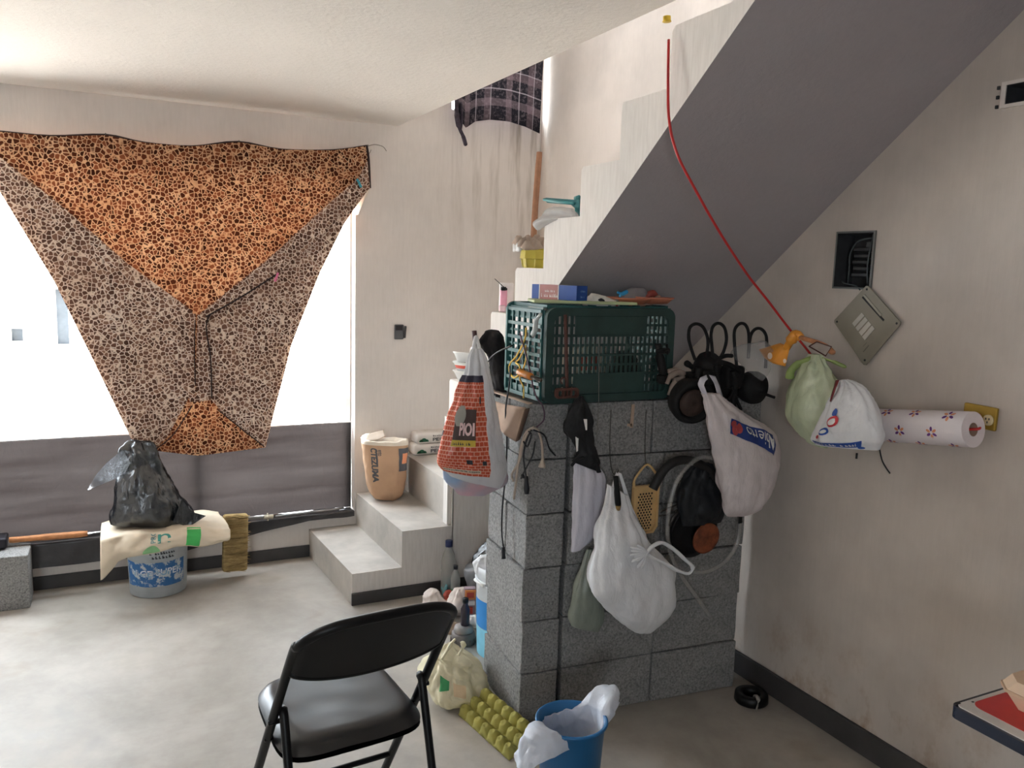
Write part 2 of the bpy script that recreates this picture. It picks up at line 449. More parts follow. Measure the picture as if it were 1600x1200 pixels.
# outside, seen blown out through the window
tag(build('ground_outside', MB().span((-14, 4.82, -0.25), (16, 40, -0.13)), M_out), 'pale concrete ground outside the window', kind='structure')
hs = thing('neighbour_house', 'washed out white house seen through the window glare', 'house', (-1.0, 9.2, -0.13))
hw = MB()
for a_, b_ in (((-2.6, 9.1, -0.13), (-0.818, 9.3, 2.4)), ((-0.718, 9.1, -0.13), (-0.433, 9.3, 2.4)), ((-0.33, 9.1, -0.13), (0.5, 9.3, 2.4)),
               ((-0.818, 9.1, -0.13), (-0.718, 9.3, 0.855)), ((-0.818, 9.1, 0.98), (-0.718, 9.3, 2.4)), ((-0.433, 9.1, -0.13), (-0.33, 9.3, 0.82)), ((-0.433, 9.1, 1.36), (-0.33, 9.3, 2.4))):
    hw.span(a_, b_)
build('wall', hw, M_out, hs)
M_far = plain('far_dark_glass', (70, 78, 86), 0.6)
build('window', MB().span((-0.818, 9.2, 0.855), (-0.718, 9.23, 0.98)), M_far, hs)
build('window', MB().span((-0.433, 9.2, 0.82), (-0.33, 9.23, 1.36)), M_far, hs)

# ------------------------------------------------------------------ staircase: three steps along the window wall, winders, flight along the right wall
st = thing('staircase', 'plastered concrete staircase turning from the window up the right wall', None, (1.05, 3.82, 0), kind='structure')
def slab(poly, z0, z1): return MB().prism([(x, y, z0) for x, y in poly], (0, 0, z1 - z0))
def step(mb, tread_z):
    o = build('step', mb, M_stair, st)
    o.data.materials.append(M_tread)
    for p in o.data.polygons:
        if p.normal.z > 0.9: p.material_index = 1
        elif p.normal.x < -0.9 and tread_z < 0.7: p.material_index = 1
    return o
step(slab([(1.045, 3.82), (1.30, 3.82), (1.28, 4.6), (1.005, 4.6)], 0, 0.16), 0.16)
step(slab([(1.30, 3.82), (1.57, 3.82), (1.57, 4.6), (1.28, 4.6)], 0, 0.348), 0.348)
step(slab([(1.57, 3.82), (1.57, 4.6), (1.95, 4.6), (1.575, 3.90), (1.575, 3.82)], 0, 0.565), 0.565)
step(slab([(1.56, 3.88), (2.44, 4.2), (2.44, 4.6), (1.95, 4.6)], 0, 0.74), 0.74)
step(slab([(1.55, 3.845), (2.42, 3.845), (2.42, 4.2), (1.55, 3.90)], 0.0, 0.91), 0.91)
build('landing_wall', MB().span((1.57, 3.82, 0), (2.42, 3.845, 0.80)), M_stair, st)
Ys = [3.845, 3.595, 3.365, 3.13, 2.885, 2.62, 2.375, 2.12, 1.86, 1.60, 1.35, 1.10, 0.86]
Zs = [1.111, 1.298, 1.478, 1.675, 1.864, 2.038, 2.222, 2.40, 2.615, 2.80, 2.985, 3.17]
def soff(y, x): return 1.602 - 0.777 * (y - 2.77) - 0.095 * (x - 1.55) / 0.81
def soff_z(y, x): return soff(y, x)
for i, z in enumerate(Zs):
    yb, ya = Ys[i], Ys[i + 1]
    m = MB(); x0, x1 = 1.55, 2.42
    b = 0.012
    # top and side faces, nose slightly rounded
    prof = [(yb, soff_z(yb, x0)), (yb, z - b), (yb - b, z), (ya, z), (ya, soff_z(ya, x0))]
    prof1 = [(yb, soff_z(yb, x1)), (yb, z - b), (yb - b, z), (ya, z), (ya, soff_z(ya, x1))]
    vs_ = [(x0, y, q) for y, q in prof] + [(x1, y, q) for y, q in prof1]
    m.add(vs_, [[0, 1, 2, 3, 4], [9, 8, 7, 6, 5], [0, 5, 6, 1], [1, 6, 7, 2], [2, 7, 8, 3], [3, 8, 9, 4], [4, 9, 5, 0]])
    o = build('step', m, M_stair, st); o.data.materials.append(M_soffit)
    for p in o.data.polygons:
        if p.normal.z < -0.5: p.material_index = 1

# ------------------------------------------------------------------ concrete block stack
def cement_block(name):
    a = N(name); co = a.coord()
    n1 = a.noise(co, 130, 4, 0.7); n2 = a.noise(co, 5, 4)
    c = a.ramp(n1, [(0.3, lin((104, 104, 104))), (0.5, lin((142, 141, 140))), (0.72, lin((170, 168, 165)))])
    c = a.mix(0.55, c, a.ramp(n2, [(0.3, (0.72, 0.72, 0.72, 1)), (0.65, (1, 1, 1, 1))]), 'MULTIPLY')
    pits = a.ramp(a.noise(co, 95, 2, 0.5), [(0.30, (0, 0, 0, 1)), (0.42, (1, 1, 1, 1))])
    return a.done(a.pbsdf(a.mix(0.35, c, pits, 'MULTIPLY'), 0.95, 0, 0.1, a.bump(n1, 0.5, 0.004)))
M_block = cement_block('concrete_block_grey')
def block_shape(dx, dy, dz, seed):
    bm = bmesh.new(); bmesh.ops.create_cube(bm, size=1.0)
    for v in bm.verts: v.co = V((v.co.x * dx, v.co.y * dy, v.co.z * dz))
    bmesh.ops.subdivide_edges(bm, edges=list(bm.edges), cuts=3, use_grid_fill=True)
    bmesh.ops.bevel(bm, geom=[e for e in bm.edges if e.calc_face_angle(0) > 1], offset=0.006, segments=2, affect='EDGES', profile=0.6)
    for v in bm.verts:
        v.co += V((ns(v.co, 26, seed), ns(v.co, 26, seed + 3), ns(v.co, 26, seed + 6))) * 0.0028
    me = bpy.data.meshes.new('concrete_block'); bm.to_mesh(me); bm.free(); me.materials.append(M_block); return me
stack = thing('block_stack', 'dry stacked grey concrete blocks forming a pier under the stairs', 'block stack', (1.31, 2.51, 0), rad(-4.7))
BM_END = [block_shape(0.148, 0.385, 0.197, s) for s in (1, 2)]
BM_LONG = [block_shape(0.388, 0.148, 0.197, s) for s in (3, 4, 5)]
BM_HALF = [block_shape(0.148, 0.19, 0.197, 6)]
def put_block(me, x, y, z, rz=0.0):
    o = new_obj('concrete_block', me, stack); o.location = (x, y, z); o.rotation_euler = (0, 0, rz); return o
for k in range(6):
    z = 0.0995 + 0.2005 * k; off = (0, 0.004, -0.003, 0.003, 0.006, 0.004)[k]
    if k in (3, 5):
        put_block(BM_HALF[0], 0.076 + off, 0.096, z, 0.004); put_block(BM_HALF[0], 0.074 + off, 0.291, z, -0.006)
    else: put_block(BM_END[k % 2], 0.075 + off, 0.194, z, (0.006, -0.008, 0.004, 0, -0.006, 0)[k])
    if k < 5:
        x0 = (0.168, 0.166, 0.166, 0.172, 0.174)[k]
        put_block(BM_LONG[k % 3], x0 + 0.195, 0.076 + (0.006, 0.0, 0.004, -0.003, 0.003)[k], z, (0.01, -0.004, 0.006, 0, 0.004)[k])
        put_block(BM_LONG[(k + 1) % 3], x0 + 0.588, 0.076 + (0.0, 0.006, 0.0, 0.004, -0.003)[k], z, (-0.006, 0.005, 0, 0.006, -0.004)[k])
    else:
        put_block(block_shape(0.335, 0.148, 0.197, 8), 0.335, 0.078, z, 0.006)
        put_block(block_shape(0.345, 0.148, 0.197, 9), 0.679, 0.076, z, -0.003)
        put_block(block_shape(0.140, 0.148, 0.197, 11), 0.925, 0.078, z, 0.002)

b0 = thing('concrete_block', 'single grey concrete block standing on the floor by the window', 'concrete block', (-0.47, 4.46, 0))
cb = new_obj('body', block_shape(0.20, 0.20, 0.262, 21), b0); cb.location = (0, 0, 0.131)

# ------------------------------------------------------------------ black folding chair
M_blackm = plain('black_enamel', (9, 9, 10), 0.4, spec=0.28, var=0.05)
M_vinyl = plain('black_vinyl', (15, 16, 18), 0.36, spec=0.8, var=0.15, vscale=5, bump=0.12, bscale=12)
ch = thing('folding_chair', 'black metal folding chair with a padded vinyl seat', 'chair', (0.55, 2.15, 0), rad(5.0))
up_t, up_b = (-0.30, 0.80), (0.23, 0.0)      # y, z of the front uprights top and foot
def upr(x, t): return V((x, up_t[0] + (up_b[0] - up_t[0]) * t, up_t[1] + (up_b[1] - up_t[1]) * t))
# one bent tube: foot, upright, over the top of the back, upright, foot
arc = []
for k in range(0, 13):
    an = pi * k / 12
    zz = 0.755 + 0.085 * abs(sin(an)) ** 0.9
    arc.append(V((0.205 * math.copysign(abs(cos(an)) ** 0.55, cos(an)), up_t[0] + (up_b[0] - up_t[0]) * (0.80 - zz) / 0.80 - 0.025 * abs(sin(an)) ** 0.8, zz)))
fr = [upr(0.218, 1.0), upr(0.214, 0.6), upr(0.21, 0.3)] + arc + [upr(-0.21, 0.3), upr(-0.214, 0.6), upr(-0.218, 1.0)]
build('front_frame', MB().tube(fr, 0.0125, 10, 5), M_blackm, ch, True, world=False)
for sx in (-1, 1):
    leg = [V((sx * 0.192, -0.125, 0.535)), V((sx * 0.192, -0.15, 0.49)), V((sx * 0.196, -0.30, 0.0))]
    build('leg', MB().tube(leg, 0.0115, 10, 5), M_blackm, ch, True, world=False)
    build('foot_cap', MB().tube([(sx * 0.218, 0.227, 0.03), (sx * 0.218, 0.232, 0.0)], 0.0155, 10), M_blackm, ch, True, world=False)
    build('foot_cap', MB().tube([(sx * 0.196, -0.29, 0.03), (sx * 0.196, -0.301, 0.0)], 0.0145, 10), M_blackm, ch, True, world=False)
build('stretcher', MB().tube([upr(-0.217, 0.80), upr(0.217, 0.80)], 0.009, 8), M_blackm, ch, True, world=False)
build('stretcher', MB().tube([(-0.194, -0.262, 0.15), (0.194, -0.262, 0.15)], 0.008, 8), M_blackm, ch, True, world=False)
def seat_fn(u, v, top):
    x = (u - 0.5) * 2; y = (v - 0.5) * 2
    # squircle outline
    r = max(abs(x), abs(y)); q = (abs(x) ** 5 + abs(y) ** 5) ** 0.2
    k = r / q if q > 1e-6 else 1
    X, Y = x * k * 0.198 * (1.0 - 0.04 * y), y * k * 0.19
    edge = min(1.0, (1 - r) / 0.22); e = sin(edge * pi / 2)
    z = (0.428 + 0.034 * e ** 0.8 + 0.002 * ns((X, Y, 0), 11)) if top else 0.425
    return V((X, Y + 0.015, z + 0.012 * (Y / 0.19)))
m = MB().grid(lambda u, v: seat_fn(u, v, True), 28, 28)
build('seat', m, M_vinyl, ch, True, world=False)
m = MB().grid(lambda u, v: seat_fn(u, v, False), 14, 14)
m.grid(lambda u, v: seat_fn(u, v, False) + V((0, 0, -0.012)), 14, 14)
build('seat_pan', m, M_blackm, ch, True, world=False)
for sx in (-1, 1):
    build('pivot_bolt', MB().tube([(sx * 0.2, -0.06, 0.43), (sx * 0.222, -0.06, 0.43)], 0.008, 8), M_blackm, ch, True, world=False)
    build('pivot_bolt', MB().tube([(sx * 0.195, -0.11, 0.50), (sx * 0.225, -0.11, 0.50)], 0.007, 8), M_blackm, ch, True, world=False)
def back_fn(u, v, off):
    x = (u - 0.5) * 2
    sn = math.sqrt(max(0.0, 1 - abs(x) ** (2 / 0.55))); top = 0.755 + 0.085 * sn ** 0.9
    bot = 0.688 - 0.045 * (1 - x * x) ** 0.9 + 0.0
    z = bot + (top - bot) * v
    t = (0.80 - z) / 0.80
    y = up_t[0] + (up_b[0] - up_t[0]) * t - 0.025 * sn ** 0.8 - off
    return V((x * 0.205, y, z))
m = MB().grid(lambda u, v: back_fn(u, v, 0.009), 30, 10).grid(lambda u, v: back_fn(u, v, -0.009), 30, 10)
build('backrest', m, M_blackm, ch, True, world=False)
m = MB().tube([back_fn(u / 30, 0, 0) for u in range(31)], 0.0105, 8)
build('back_trim', m, M_blackm, ch, True, world=False)

# ------------------------------------------------------------------ leopard blanket over the window
def leopard(name, tr, darks=((58, 30, 22), (96, 50, 34), (132, 78, 52)), lights=((196, 148, 106), (216, 172, 130))):
    a = N(name); co = a.coord(scale=(1, 0.15, 1))
    wob = a.n('TexNoise'); wob.inputs['Scale'].default_value = 14; wob.inputs['Detail'].default_value = 2
    a.l(co, wob.inputs['Vector'])
    ad = a.n('VectorMath', operation='MULTIPLY_ADD'); a.l(wob.outputs['Color'], ad.inputs[0]); ad.inputs[1].default_value = (0.010, 0.0, 0.010); a.l(co, ad.inputs[2])
    v = a.n('TexVoronoi', feature='DISTANCE_TO_EDGE'); v.inputs['Scale'].default_value = 50; v.inputs['Randomness'].default_value = 0.8; a.l(ad.outputs[0], v.inputs['Vector'])
    vc = a.n('TexVoronoi', feature='F1'); vc.inputs['Scale'].default_value = 50; vc.inputs['Randomness'].default_value = 0.8; a.l(ad.outputs[0], vc.inputs['Vector'])
    spot = a.ramp(v.outputs['Distance'], [(0.035, (1, 1, 1, 1)), (0.11, (0, 0, 0, 1))])
    sep = a.n('SeparateColor'); a.l(vc.outputs['Color'], sep.inputs[0])
    dark = a.ramp(sep.outputs[0], [(0.0, lin(darks[0])), (0.55, lin(darks[1])), (0.95, lin(darks[2]))])
    base = a.ramp(a.noise(co, 5, 3), [(0.35, lin(lights[0])), (0.65, lin(lights[1]))])
    c = a.mix(spot, dark, base)
    d = a.n('BsdfDiffuse'); t = a.n('BsdfTranslucent')
    nm = a.bump(a.noise(a.coord(), 160, 3), 0.4, 0.003); a.l(nm, d.inputs['Normal'])
    a.l(c, d.inputs['Color'])
    warm = a.mix(1.0, c, (1.0, 0.72, 0.52, 1), 'MULTIPLY'); a.l(warm, t.inputs['Color'])
    mx = a.n('MixShader'); mx.inputs[0].default_value = tr; a.l(d.outputs[0], mx.inputs[1]); a.l(t.outputs[0], mx.inputs[2])
    return a.done(mx.outputs[0])
M_leo = leopard('leopard_fleece', 0.038, lights=((200, 152, 116), (220, 180, 144)))
M_leo2 = leopard('leopard_fleece_glare', 0.07, ((84, 58, 48), (116, 84, 70), (146, 112, 94)), ((222, 198, 178), (236, 218, 202)))  # paler, low-contrast copy for the flaps: window glare put into the colour
M_binding = plain('dark_brown_binding', (52, 36, 34), 0.9)
bl = thing('leopard_blanket', 'leopard print blanket nailed over the big window, lower corners folded in', 'blanket', (0.35, 4.55, 2.05))
TOP = [(-0.5834, 4.565, 2.226), (-0.4106, 4.565, 2.227), (-0.2042, 4.565, 2.226), (0.0271, 4.565, 2.254), (0.1963, 4.565, 2.234), (0.4179, 4.565, 2.236), (0.6414, 4.565, 2.279), (0.8614, 4.565, 2.26), (1.134, 4.565, 2.28), (1.322, 4.565, 2.321)]
BOT = [(0.0938, 4.54, 0.7564), (0.1968, 4.54, 0.6893), (0.4129, 4.54, 0.6464), (0.758, 4.54, 0.6676)]
def wav(amp, sd): return lambda u, v, p: V((0, amp * (ns(p, 3.2, sd) + 0.5 * ns(p, 8, sd)), 0))
LEFT = [(-0.5815, 4.55, 2.224), (-0.5629, 4.55, 2.114), (-0.4219, 4.55, 1.953), (-0.2176, 4.55, 1.546), (-0.0533, 4.55, 1.133), (0.0941, 4.55, 0.7544)]
RIGHT = [(1.318, 4.55, 2.319), (1.334, 4.55, 2.096), (1.201, 4.55, 1.908), (1.059, 4.55, 1.625), (0.9014, 4.55, 1.222), (0.7597, 4.55, 0.6654)]
m = MB()
def base_fn(u, v):
    # Coons-like patch between the four borders
    a_ = poly_at(TOP, u); b_ = poly_at(BOT, u); l_ = poly_at(LEFT, v); r_ = poly_at(RIGHT, v)
    c00, c10, c01, c11 = V(TOP[0]), V(TOP[-1]), V(BOT[0]), V(BOT[-1])
    p = a_ * (1 - v) + b_ * v + l_ * (1 - u) + r_ * u - (c00 * (1 - u) * (1 - v) + c10 * u * (1 - v) + c01 * (1 - u) * v + c11 * u * v)
    return p + V((0, 0.012 * ns(p, 3, 2) * min(1, v * 6), 0))
m.grid(base_fn, 60, 60)
build('cloth', m, M_leo, bl, True)
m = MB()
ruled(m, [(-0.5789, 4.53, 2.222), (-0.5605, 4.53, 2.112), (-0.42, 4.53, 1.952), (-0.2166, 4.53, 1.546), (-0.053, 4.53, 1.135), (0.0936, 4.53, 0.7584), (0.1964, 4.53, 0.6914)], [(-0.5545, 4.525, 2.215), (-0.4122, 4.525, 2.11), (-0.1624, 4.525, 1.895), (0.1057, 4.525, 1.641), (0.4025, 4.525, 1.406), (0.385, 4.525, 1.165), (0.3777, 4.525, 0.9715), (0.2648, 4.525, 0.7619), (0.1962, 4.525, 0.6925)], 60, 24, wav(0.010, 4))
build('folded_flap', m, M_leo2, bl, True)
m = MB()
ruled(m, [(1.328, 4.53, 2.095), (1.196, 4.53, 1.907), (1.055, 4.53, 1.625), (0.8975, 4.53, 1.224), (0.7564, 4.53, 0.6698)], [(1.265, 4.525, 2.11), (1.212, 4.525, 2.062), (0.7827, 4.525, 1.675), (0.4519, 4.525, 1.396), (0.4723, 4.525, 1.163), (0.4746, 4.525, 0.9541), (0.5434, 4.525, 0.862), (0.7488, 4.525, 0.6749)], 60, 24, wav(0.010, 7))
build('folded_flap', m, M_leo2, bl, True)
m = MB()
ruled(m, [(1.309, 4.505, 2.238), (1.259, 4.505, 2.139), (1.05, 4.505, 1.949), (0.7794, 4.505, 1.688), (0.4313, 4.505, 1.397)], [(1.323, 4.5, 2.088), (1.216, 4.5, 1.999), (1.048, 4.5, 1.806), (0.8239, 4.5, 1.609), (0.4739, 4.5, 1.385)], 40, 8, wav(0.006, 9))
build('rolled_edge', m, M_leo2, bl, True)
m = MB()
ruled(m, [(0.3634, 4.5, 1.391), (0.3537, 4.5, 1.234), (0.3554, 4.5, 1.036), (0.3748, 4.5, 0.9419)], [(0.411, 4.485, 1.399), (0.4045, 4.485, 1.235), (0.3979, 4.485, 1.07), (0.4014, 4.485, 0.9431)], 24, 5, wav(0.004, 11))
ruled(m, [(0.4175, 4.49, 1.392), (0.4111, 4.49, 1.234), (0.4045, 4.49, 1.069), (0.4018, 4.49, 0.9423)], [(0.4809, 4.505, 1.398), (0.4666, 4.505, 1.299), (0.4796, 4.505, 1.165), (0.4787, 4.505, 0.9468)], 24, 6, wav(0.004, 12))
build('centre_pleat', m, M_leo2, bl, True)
build('binding', MB().tube([(-0.5827, 4.56, 2.226), (-0.4101, 4.56, 2.226), (-0.204, 4.56, 2.226), (0.027, 4.56, 2.254), (0.1961, 4.56, 2.233), (0.4174, 4.56, 2.235), (0.6407, 4.56, 2.278), (0.8604, 4.56, 2.259), (1.132, 4.56, 2.28), (1.321, 4.56, 2.32)], 0.006, 6, 4).tube([(1.318, 4.55, 2.319), (1.329, 4.55, 2.245), (1.337, 4.55, 2.093)], 0.007, 6, 4), M_binding, bl, True)
build('inner_binding', MB().tube([(0.4805, 4.502, 1.391), (0.4605, 4.502, 1.325), (0.4793, 4.502, 1.166), (0.4817, 4.502, 0.9572)], 0.0035, 6, 5).tube([(0.407, 4.482, 1.366), (0.4011, 4.482, 1.235), (0.4, 4.482, 1.037)], 0.003, 6, 5).tube([(0.4612, 4.498, 1.382), (0.6461, 4.498, 1.492), (0.8303, 4.498, 1.616)], 0.004, 6, 5).tube([(0.1957, 4.515, 0.6946), (0.2889, 4.515, 0.7691), (0.385, 4.515, 0.9189)], 0.003, 6, 4).tube([(0.7472, 4.515, 0.6771), (0.6384, 4.515, 0.7754), (0.5106, 4.515, 0.8927)], 0.003, 6, 4), M_binding, bl, True)
build('tie_string', MB().tube([(1.324, 4.57, 2.318), (1.367, 4.57, 2.333), (1.415, 4.57, 2.327), (1.437, 4.57, 2.304)], 0.0018, 5, 6).tube([(1.319, 4.565, 2.328), (1.333, 4.565, 2.281), (1.348, 4.565, 2.303)], 0.0015, 5, 4), plain('grey_string', (120, 112, 104), 0.9), bl, True)
M_nail = plain('nail_steel', (90, 86, 82), 0.4, 0.8)
for px in ([(0.0272, 4.58, 2.256)], [(0.6435, 4.58, 2.28)], [(1.323, 4.58, 2.32)]):
    p = V(px[0]); build('nail', MB().tube([p + V((0, 0.018, 0)), p + V((0, -0.035, 0.003))], 0.003, 6), M_nail, bl)
def clip(name, c, ang, mat, label, parent=None):
    """a clothes peg: two arms and a spring"""
    t = thing(name, label, 'clothes peg', c)
    M = Matrix.Rotation(ang, 4, 'Y')
    for sx in (-1, 1):
        build('arm', MB().box(V(c) + M @ V((0, sx * 0.0045, 0)), (0.011, 0.006, 0.05), M @ Matrix.Rotation(sx * 0.06, 4, 'X'), 0.002), mat, t)
    build('spring', MB().tube([V(c) + M @ V((-0.008, 0, 0.004)), V(c) + M @ V((0.008, 0, 0.004))], 0.0045, 8), M_nail, t)
clip('clothes_peg', (0.8126, 4.475, 1.593), 0.35, plain('pink_plastic', (226, 120, 160), 0.4), 'pink clothes peg pinned on the folded edge of the leopard blanket')
clip('clothes_peg', (1.259, 4.49, 2.11), -0.5, plain('turquoise_plastic', (60, 150, 165), 0.4), 'turquoise clothes peg at the top right corner of the leopard blanket')
# white cloth scrap behind the top right corner
m = MB()
ruled(m, [(1.24, 4.59, 2.082), (1.269, 4.59, 1.966), (1.269, 4.59, 1.945)], [(1.344, 4.56, 2.101), (1.329, 4.56, 2.066), (1.276, 4.56, 1.947)], 10, 6, wav(0.006, 3))
tag(build('cloth_scrap', m, plain('cream_cloth', (225, 218, 205), 0.9), None, True, loc=(1.298, 4.575, 2.037), solid=0.002), 'cream scrap of cloth hanging below the right corner of the leopard blanket', 'cloth')

# ------------------------------------------------------------------ dark film over the lower half of the window
def dark_film():
    a = N('dark_plastic_film'); co = a.coord()
    df = a.n('BsdfDiffuse'); tr = a.n('BsdfTranslucent'); gl = a.n('BsdfGlossy')
    c = a.ramp(a.noise(a.coord(scale=(0.6, 1, 3)), 2.5, 4), [(0.3, lin((26, 26, 29))), (0.7, lin((42, 42, 46)))])
    a.l(c, df.inputs['Color'])
    t = a.ramp(a.noise(a.coord(scale=(0.25, 1, 2.6)), 4.0, 4, 0.6), [(0.3, (0.010, 0.0075, 0.007, 1)), (0.7, (0.022, 0.0185, 0.0175, 1))]); a.l(t, tr.inputs['Color'])
    gl.inputs['Roughness'].default_value = 0.28
    nm = a.bump(a.noise(a.coord(scale=(1.6, 1, 0.7)), 9, 4, 0.6, 1.2), 0.45, 0.02)
    for s_ in (df, gl): a.l(nm, s_.inputs['Normal'])
    m1 = a.n('MixShader'); m1.inputs[0].default_value = 0.62; a.l(df.outputs[0], m1.inputs[1]); a.l(tr.outputs[0], m1.inputs[2])
    m2 = a.n('MixShader'); m2.inputs[0].default_value = 0.03; a.l(m1.outputs[0], m2.inputs[1]); a.l(gl.outputs[0], m2.inputs[2])
    return a.done(m2.outputs[0])
M_dark = dark_film()
pf = thing('plastic_sheet', 'dark plastic sheet stretched across the lower half of the window', 'plastic sheet', (0, 4.66, 0.235))
m = MB()
m.grid(lambda u, v: V((-1.35 + 2.615 * u, 4.665 + 0.008 * ns((u * 9, v * 3, 0), 1.0, 3), 0.25 + (0.508 + 0.006 * ns((u * 14, 0, 0))) * v)), 90, 24)
build('stretched_film', m, M_dark, pf, True)
m = MB()
def flap(u, v):
    x = -1.34 + 2.60 * u
    k = v * 0.26
    drop = 0.128 if x < 0.3 else (0.128 - 0.098 * (x - 0.3) / 0.7 if x < 1.0 else 0.03)
    if v < 0.5: p = V((x, 4.66 - 0.085 * v * 2, 0.246 + 0.012 * max(0, ns((x * 7, v * 6, 0), 1.0, 6)) + 0.008 * v))
    else: p = V((x, 4.575 - 0.012 - 0.006 * ns((x * 9, v * 3, 2)), 0.25 - drop * (v - 0.5) * 2 + 0.008 * ns((x * 8, 1, 1)) * v))
    return p
m.grid(flap, 110, 16)
build('hanging_flap', m, plain('black_polythene', (52, 50, 52), 0.35, var=0.3, vscale=10, bump=0.4, bscale=25), pf, True)
build('edge_batten', MB().tube([(-1.34, 4.655, 0.758), (1.262, 4.655, 0.762)], 0.004, 6), M_white_metal, pf)

# ------------------------------------------------------------------ bucket, folded sack and black bag by the window
M_black_bag = film('black_bin_bag', (20, 23, 28), 0.06, 0.0, 0.22, 0.2, 0.13)
M_bucket = plain('grey_white_plastic', (176, 182, 186), 0.45, var=0.1)
def worn_label(name, rgb, under):
    a = N(name); co = a.coord()
    f = a.ramp(a.noise(co, 26, 5, 0.65), [(0.50, (0, 0, 0, 1)), (0.56, (1, 1, 1, 1))])
    return a.done(a.pbsdf(a.mix(f, lin(rgb), lin(under)), 0.5))
BX, BY = 0.195, 4.395
bk = thing('paint_bucket', 'grey plastic bucket with a scraped blue label under the folded paper sack', 'bucket', (BX, BY, 0))
m = MB().lathe([(0.128, 0.0), (0.134, 0.004), (0.145, 0.30), (0.149, 0.302), (0.149, 0.318), (0.143, 0.318), (0.130, 0.02), (0.0, 0.018)], (BX, BY, 0), 48)
build('body', m, M_bucket, bk, True)
def cyl(a0, a1, z0, z1, r0=0.134, r1=0.145, h=0.30, e=0.0012, c=(BX, BY)):
    def place(u, v):
        an = rad(a0 + (a1 - a0) * u); z = z0 + (z1 - z0) * v; r = r0 + (r1 - r0) * (z / h) + e
        return V((c[0] + r * cos(an), c[1] + r * sin(an), z))
    return place
m = MB(); pl_ = cyl(195, 325, 0.06, 0.185); m.grid(lambda u, v: pl_(u, v), 30, 4)
lb_ = build('label', m, worn_label('scraped_blue_print', (38, 96, 150), (178, 184, 188)), bk, True)
M_lwhite = worn_label('worn_white_print', (208, 214, 218), (110, 150, 180))
M_ldark = plain('dark_print', (52, 54, 60), 0.6)
m = MB(); lettering(m, 'SUPER', cyl(263, 316, 0.118, 0.152, e=0.002)); lettering(m, 'Y CE', cyl(212, 256, 0.112, 0.146, e=0.002))
build('lettering', m, M_lwhite, lb_)
m = MB(); squiggle(m, cyl(252, 302, 0.226, 0.240, e=0.002), 10, 2); squiggle(m, cyl(256, 300, 0.204, 0.219, e=0.002), 7, 3)
build('lettering', m, M_ldark, bk)
M_paper = plain('cream_paper_sack', (214, 200, 178), 0.85, var=0.08, vscale=9, bump=0.25, bscale=30)
sk = thing('paper_sack', 'folded cream paper sack with green bands lying over the bucket', 'sack', (0.18, 4.36, 0.32))
def sack(u, v):
    """v 0 back edge, .62 front edge of the top, 1 hanging hem"""
    xl = -0.055 - 0.01 * v; xr = 0.505 + 0.02 * sin(v * 3)
    x = xl + (xr - xl) * u
    q = (x - BX) / 0.26
    if v < 0.55:
        k = v / 0.55; y = 4.535 - 0.31 * k; z = 0.352 + 0.016 * ns((x * 8, k * 4, 0)) - 0.035 * max(0, abs(q) - 0.55) ** 1.2
    else:
        k = (v - 0.55) / 0.45
        drop = 0.088 + 0.042 * max(0, -q) ** 1.5 + 0.055 * max(0, min(1, (-q - 0.7) * 4)) - 0.02 * max(0, q)
        y = 4.225 - 0.030 * sin(k * pi * 0.8) - 0.014 * k + 0.016 * ns((x * 13, k * 2, 3)) + 0.006 * ns((x * 31, k * 5, 4)) - 0.02 * max(0, abs(q) - 0.6)
        z = 0.352 - 0.028 * max(0, abs(q) - 0.55) - drop * k + 0.016 * ns((x * 9, k * 2, 5)) * k
    return V((x, y, z))
m = MB().grid(sack, 60, 34)
build('paper', m, M_paper, sk, True, solid=0.004)
m = MB().grid(lambda u, v: sack(u * 0.96 + 0.02, 0.02 + v * 0.52) + V((0, 0.004, -0.018)), 30, 10).grid(lambda u, v: sack(0.02 + 0.93 * u, 0.56 + v * 0.36) + V((0, 0.012, -0.012)), 40, 10)
build('under_fold', m, M_paper, sk, True, solid=0.004)
def onsack(u0, u1, v0, v1, e=0.004):
    def place(u, v):
        p = sack(u0 + (u1 - u0) * u, v0 + (v1 - v0) * v); return p + V((0, -e, e * 0.3))
    return place
gb = plain('green_print', (70, 176, 92), 0.8)
m = MB(); pl_ = onsack(0.655, 0.765, 0.50, 0.985); m.grid(pl_, 8, 14)
build('green_band', m, gb, sk, True)
m = MB(); pl_ = onsack(0.32, 0.46, 0.83, 0.985)
m.grid(lambda u, v: pl_(u, 1 - (1 - v) * sin(pi * min(1, 0.08 + u * 0.92)) ** 0.7), 10, 5)
build('green_leaf_print', m, plain('pale_green_print', (138, 190, 138), 0.8), sk, True)
m = MB(); pl_ = onsack(0.375, 0.415, 0.78, 0.52); lettering(m, 'PRO', lambda u, v: pl_(1 - v, u))
build('lettering', m, plain('teal_grey_print', (98, 138, 142), 0.8), sk)
m = MB(); pl_ = onsack(0.43, 0.53, 0.80, 0.60); lettering(m, 'n', pl_, 0.0)
build('lettering', m, plain('teal_print', (70, 150, 140), 0.8), sk)
FACE = (-0.2, -1, 0)
gbag = thing('garbage_bag', 'black crumpled garbage bag standing on the folded sack', 'garbage bag', (0.18, 4.38, 0.36))
lv = [((-0.0163, 4.38, 0.3776), (0.3728, 4.38, 0.3413), 0.10), ((0.0034, 4.38, 0.46), (0.3619, 4.38, 0.4068), 0.115), ((0.024, 4.38, 0.5714), (0.3091, 4.38, 0.4961), 0.10), ((0.0436, 4.38, 0.6503), (0.2571, 4.38, 0.5838), 0.075),
      ((0.0339, 4.38, 0.7024), (0.2235, 4.38, 0.6622), 0.055), ((0.0466, 4.38, 0.7463), (0.2073, 4.38, 0.719), 0.045), ((0.0846, 4.38, 0.7822), (0.1794, 4.38, 0.7696), 0.02)]
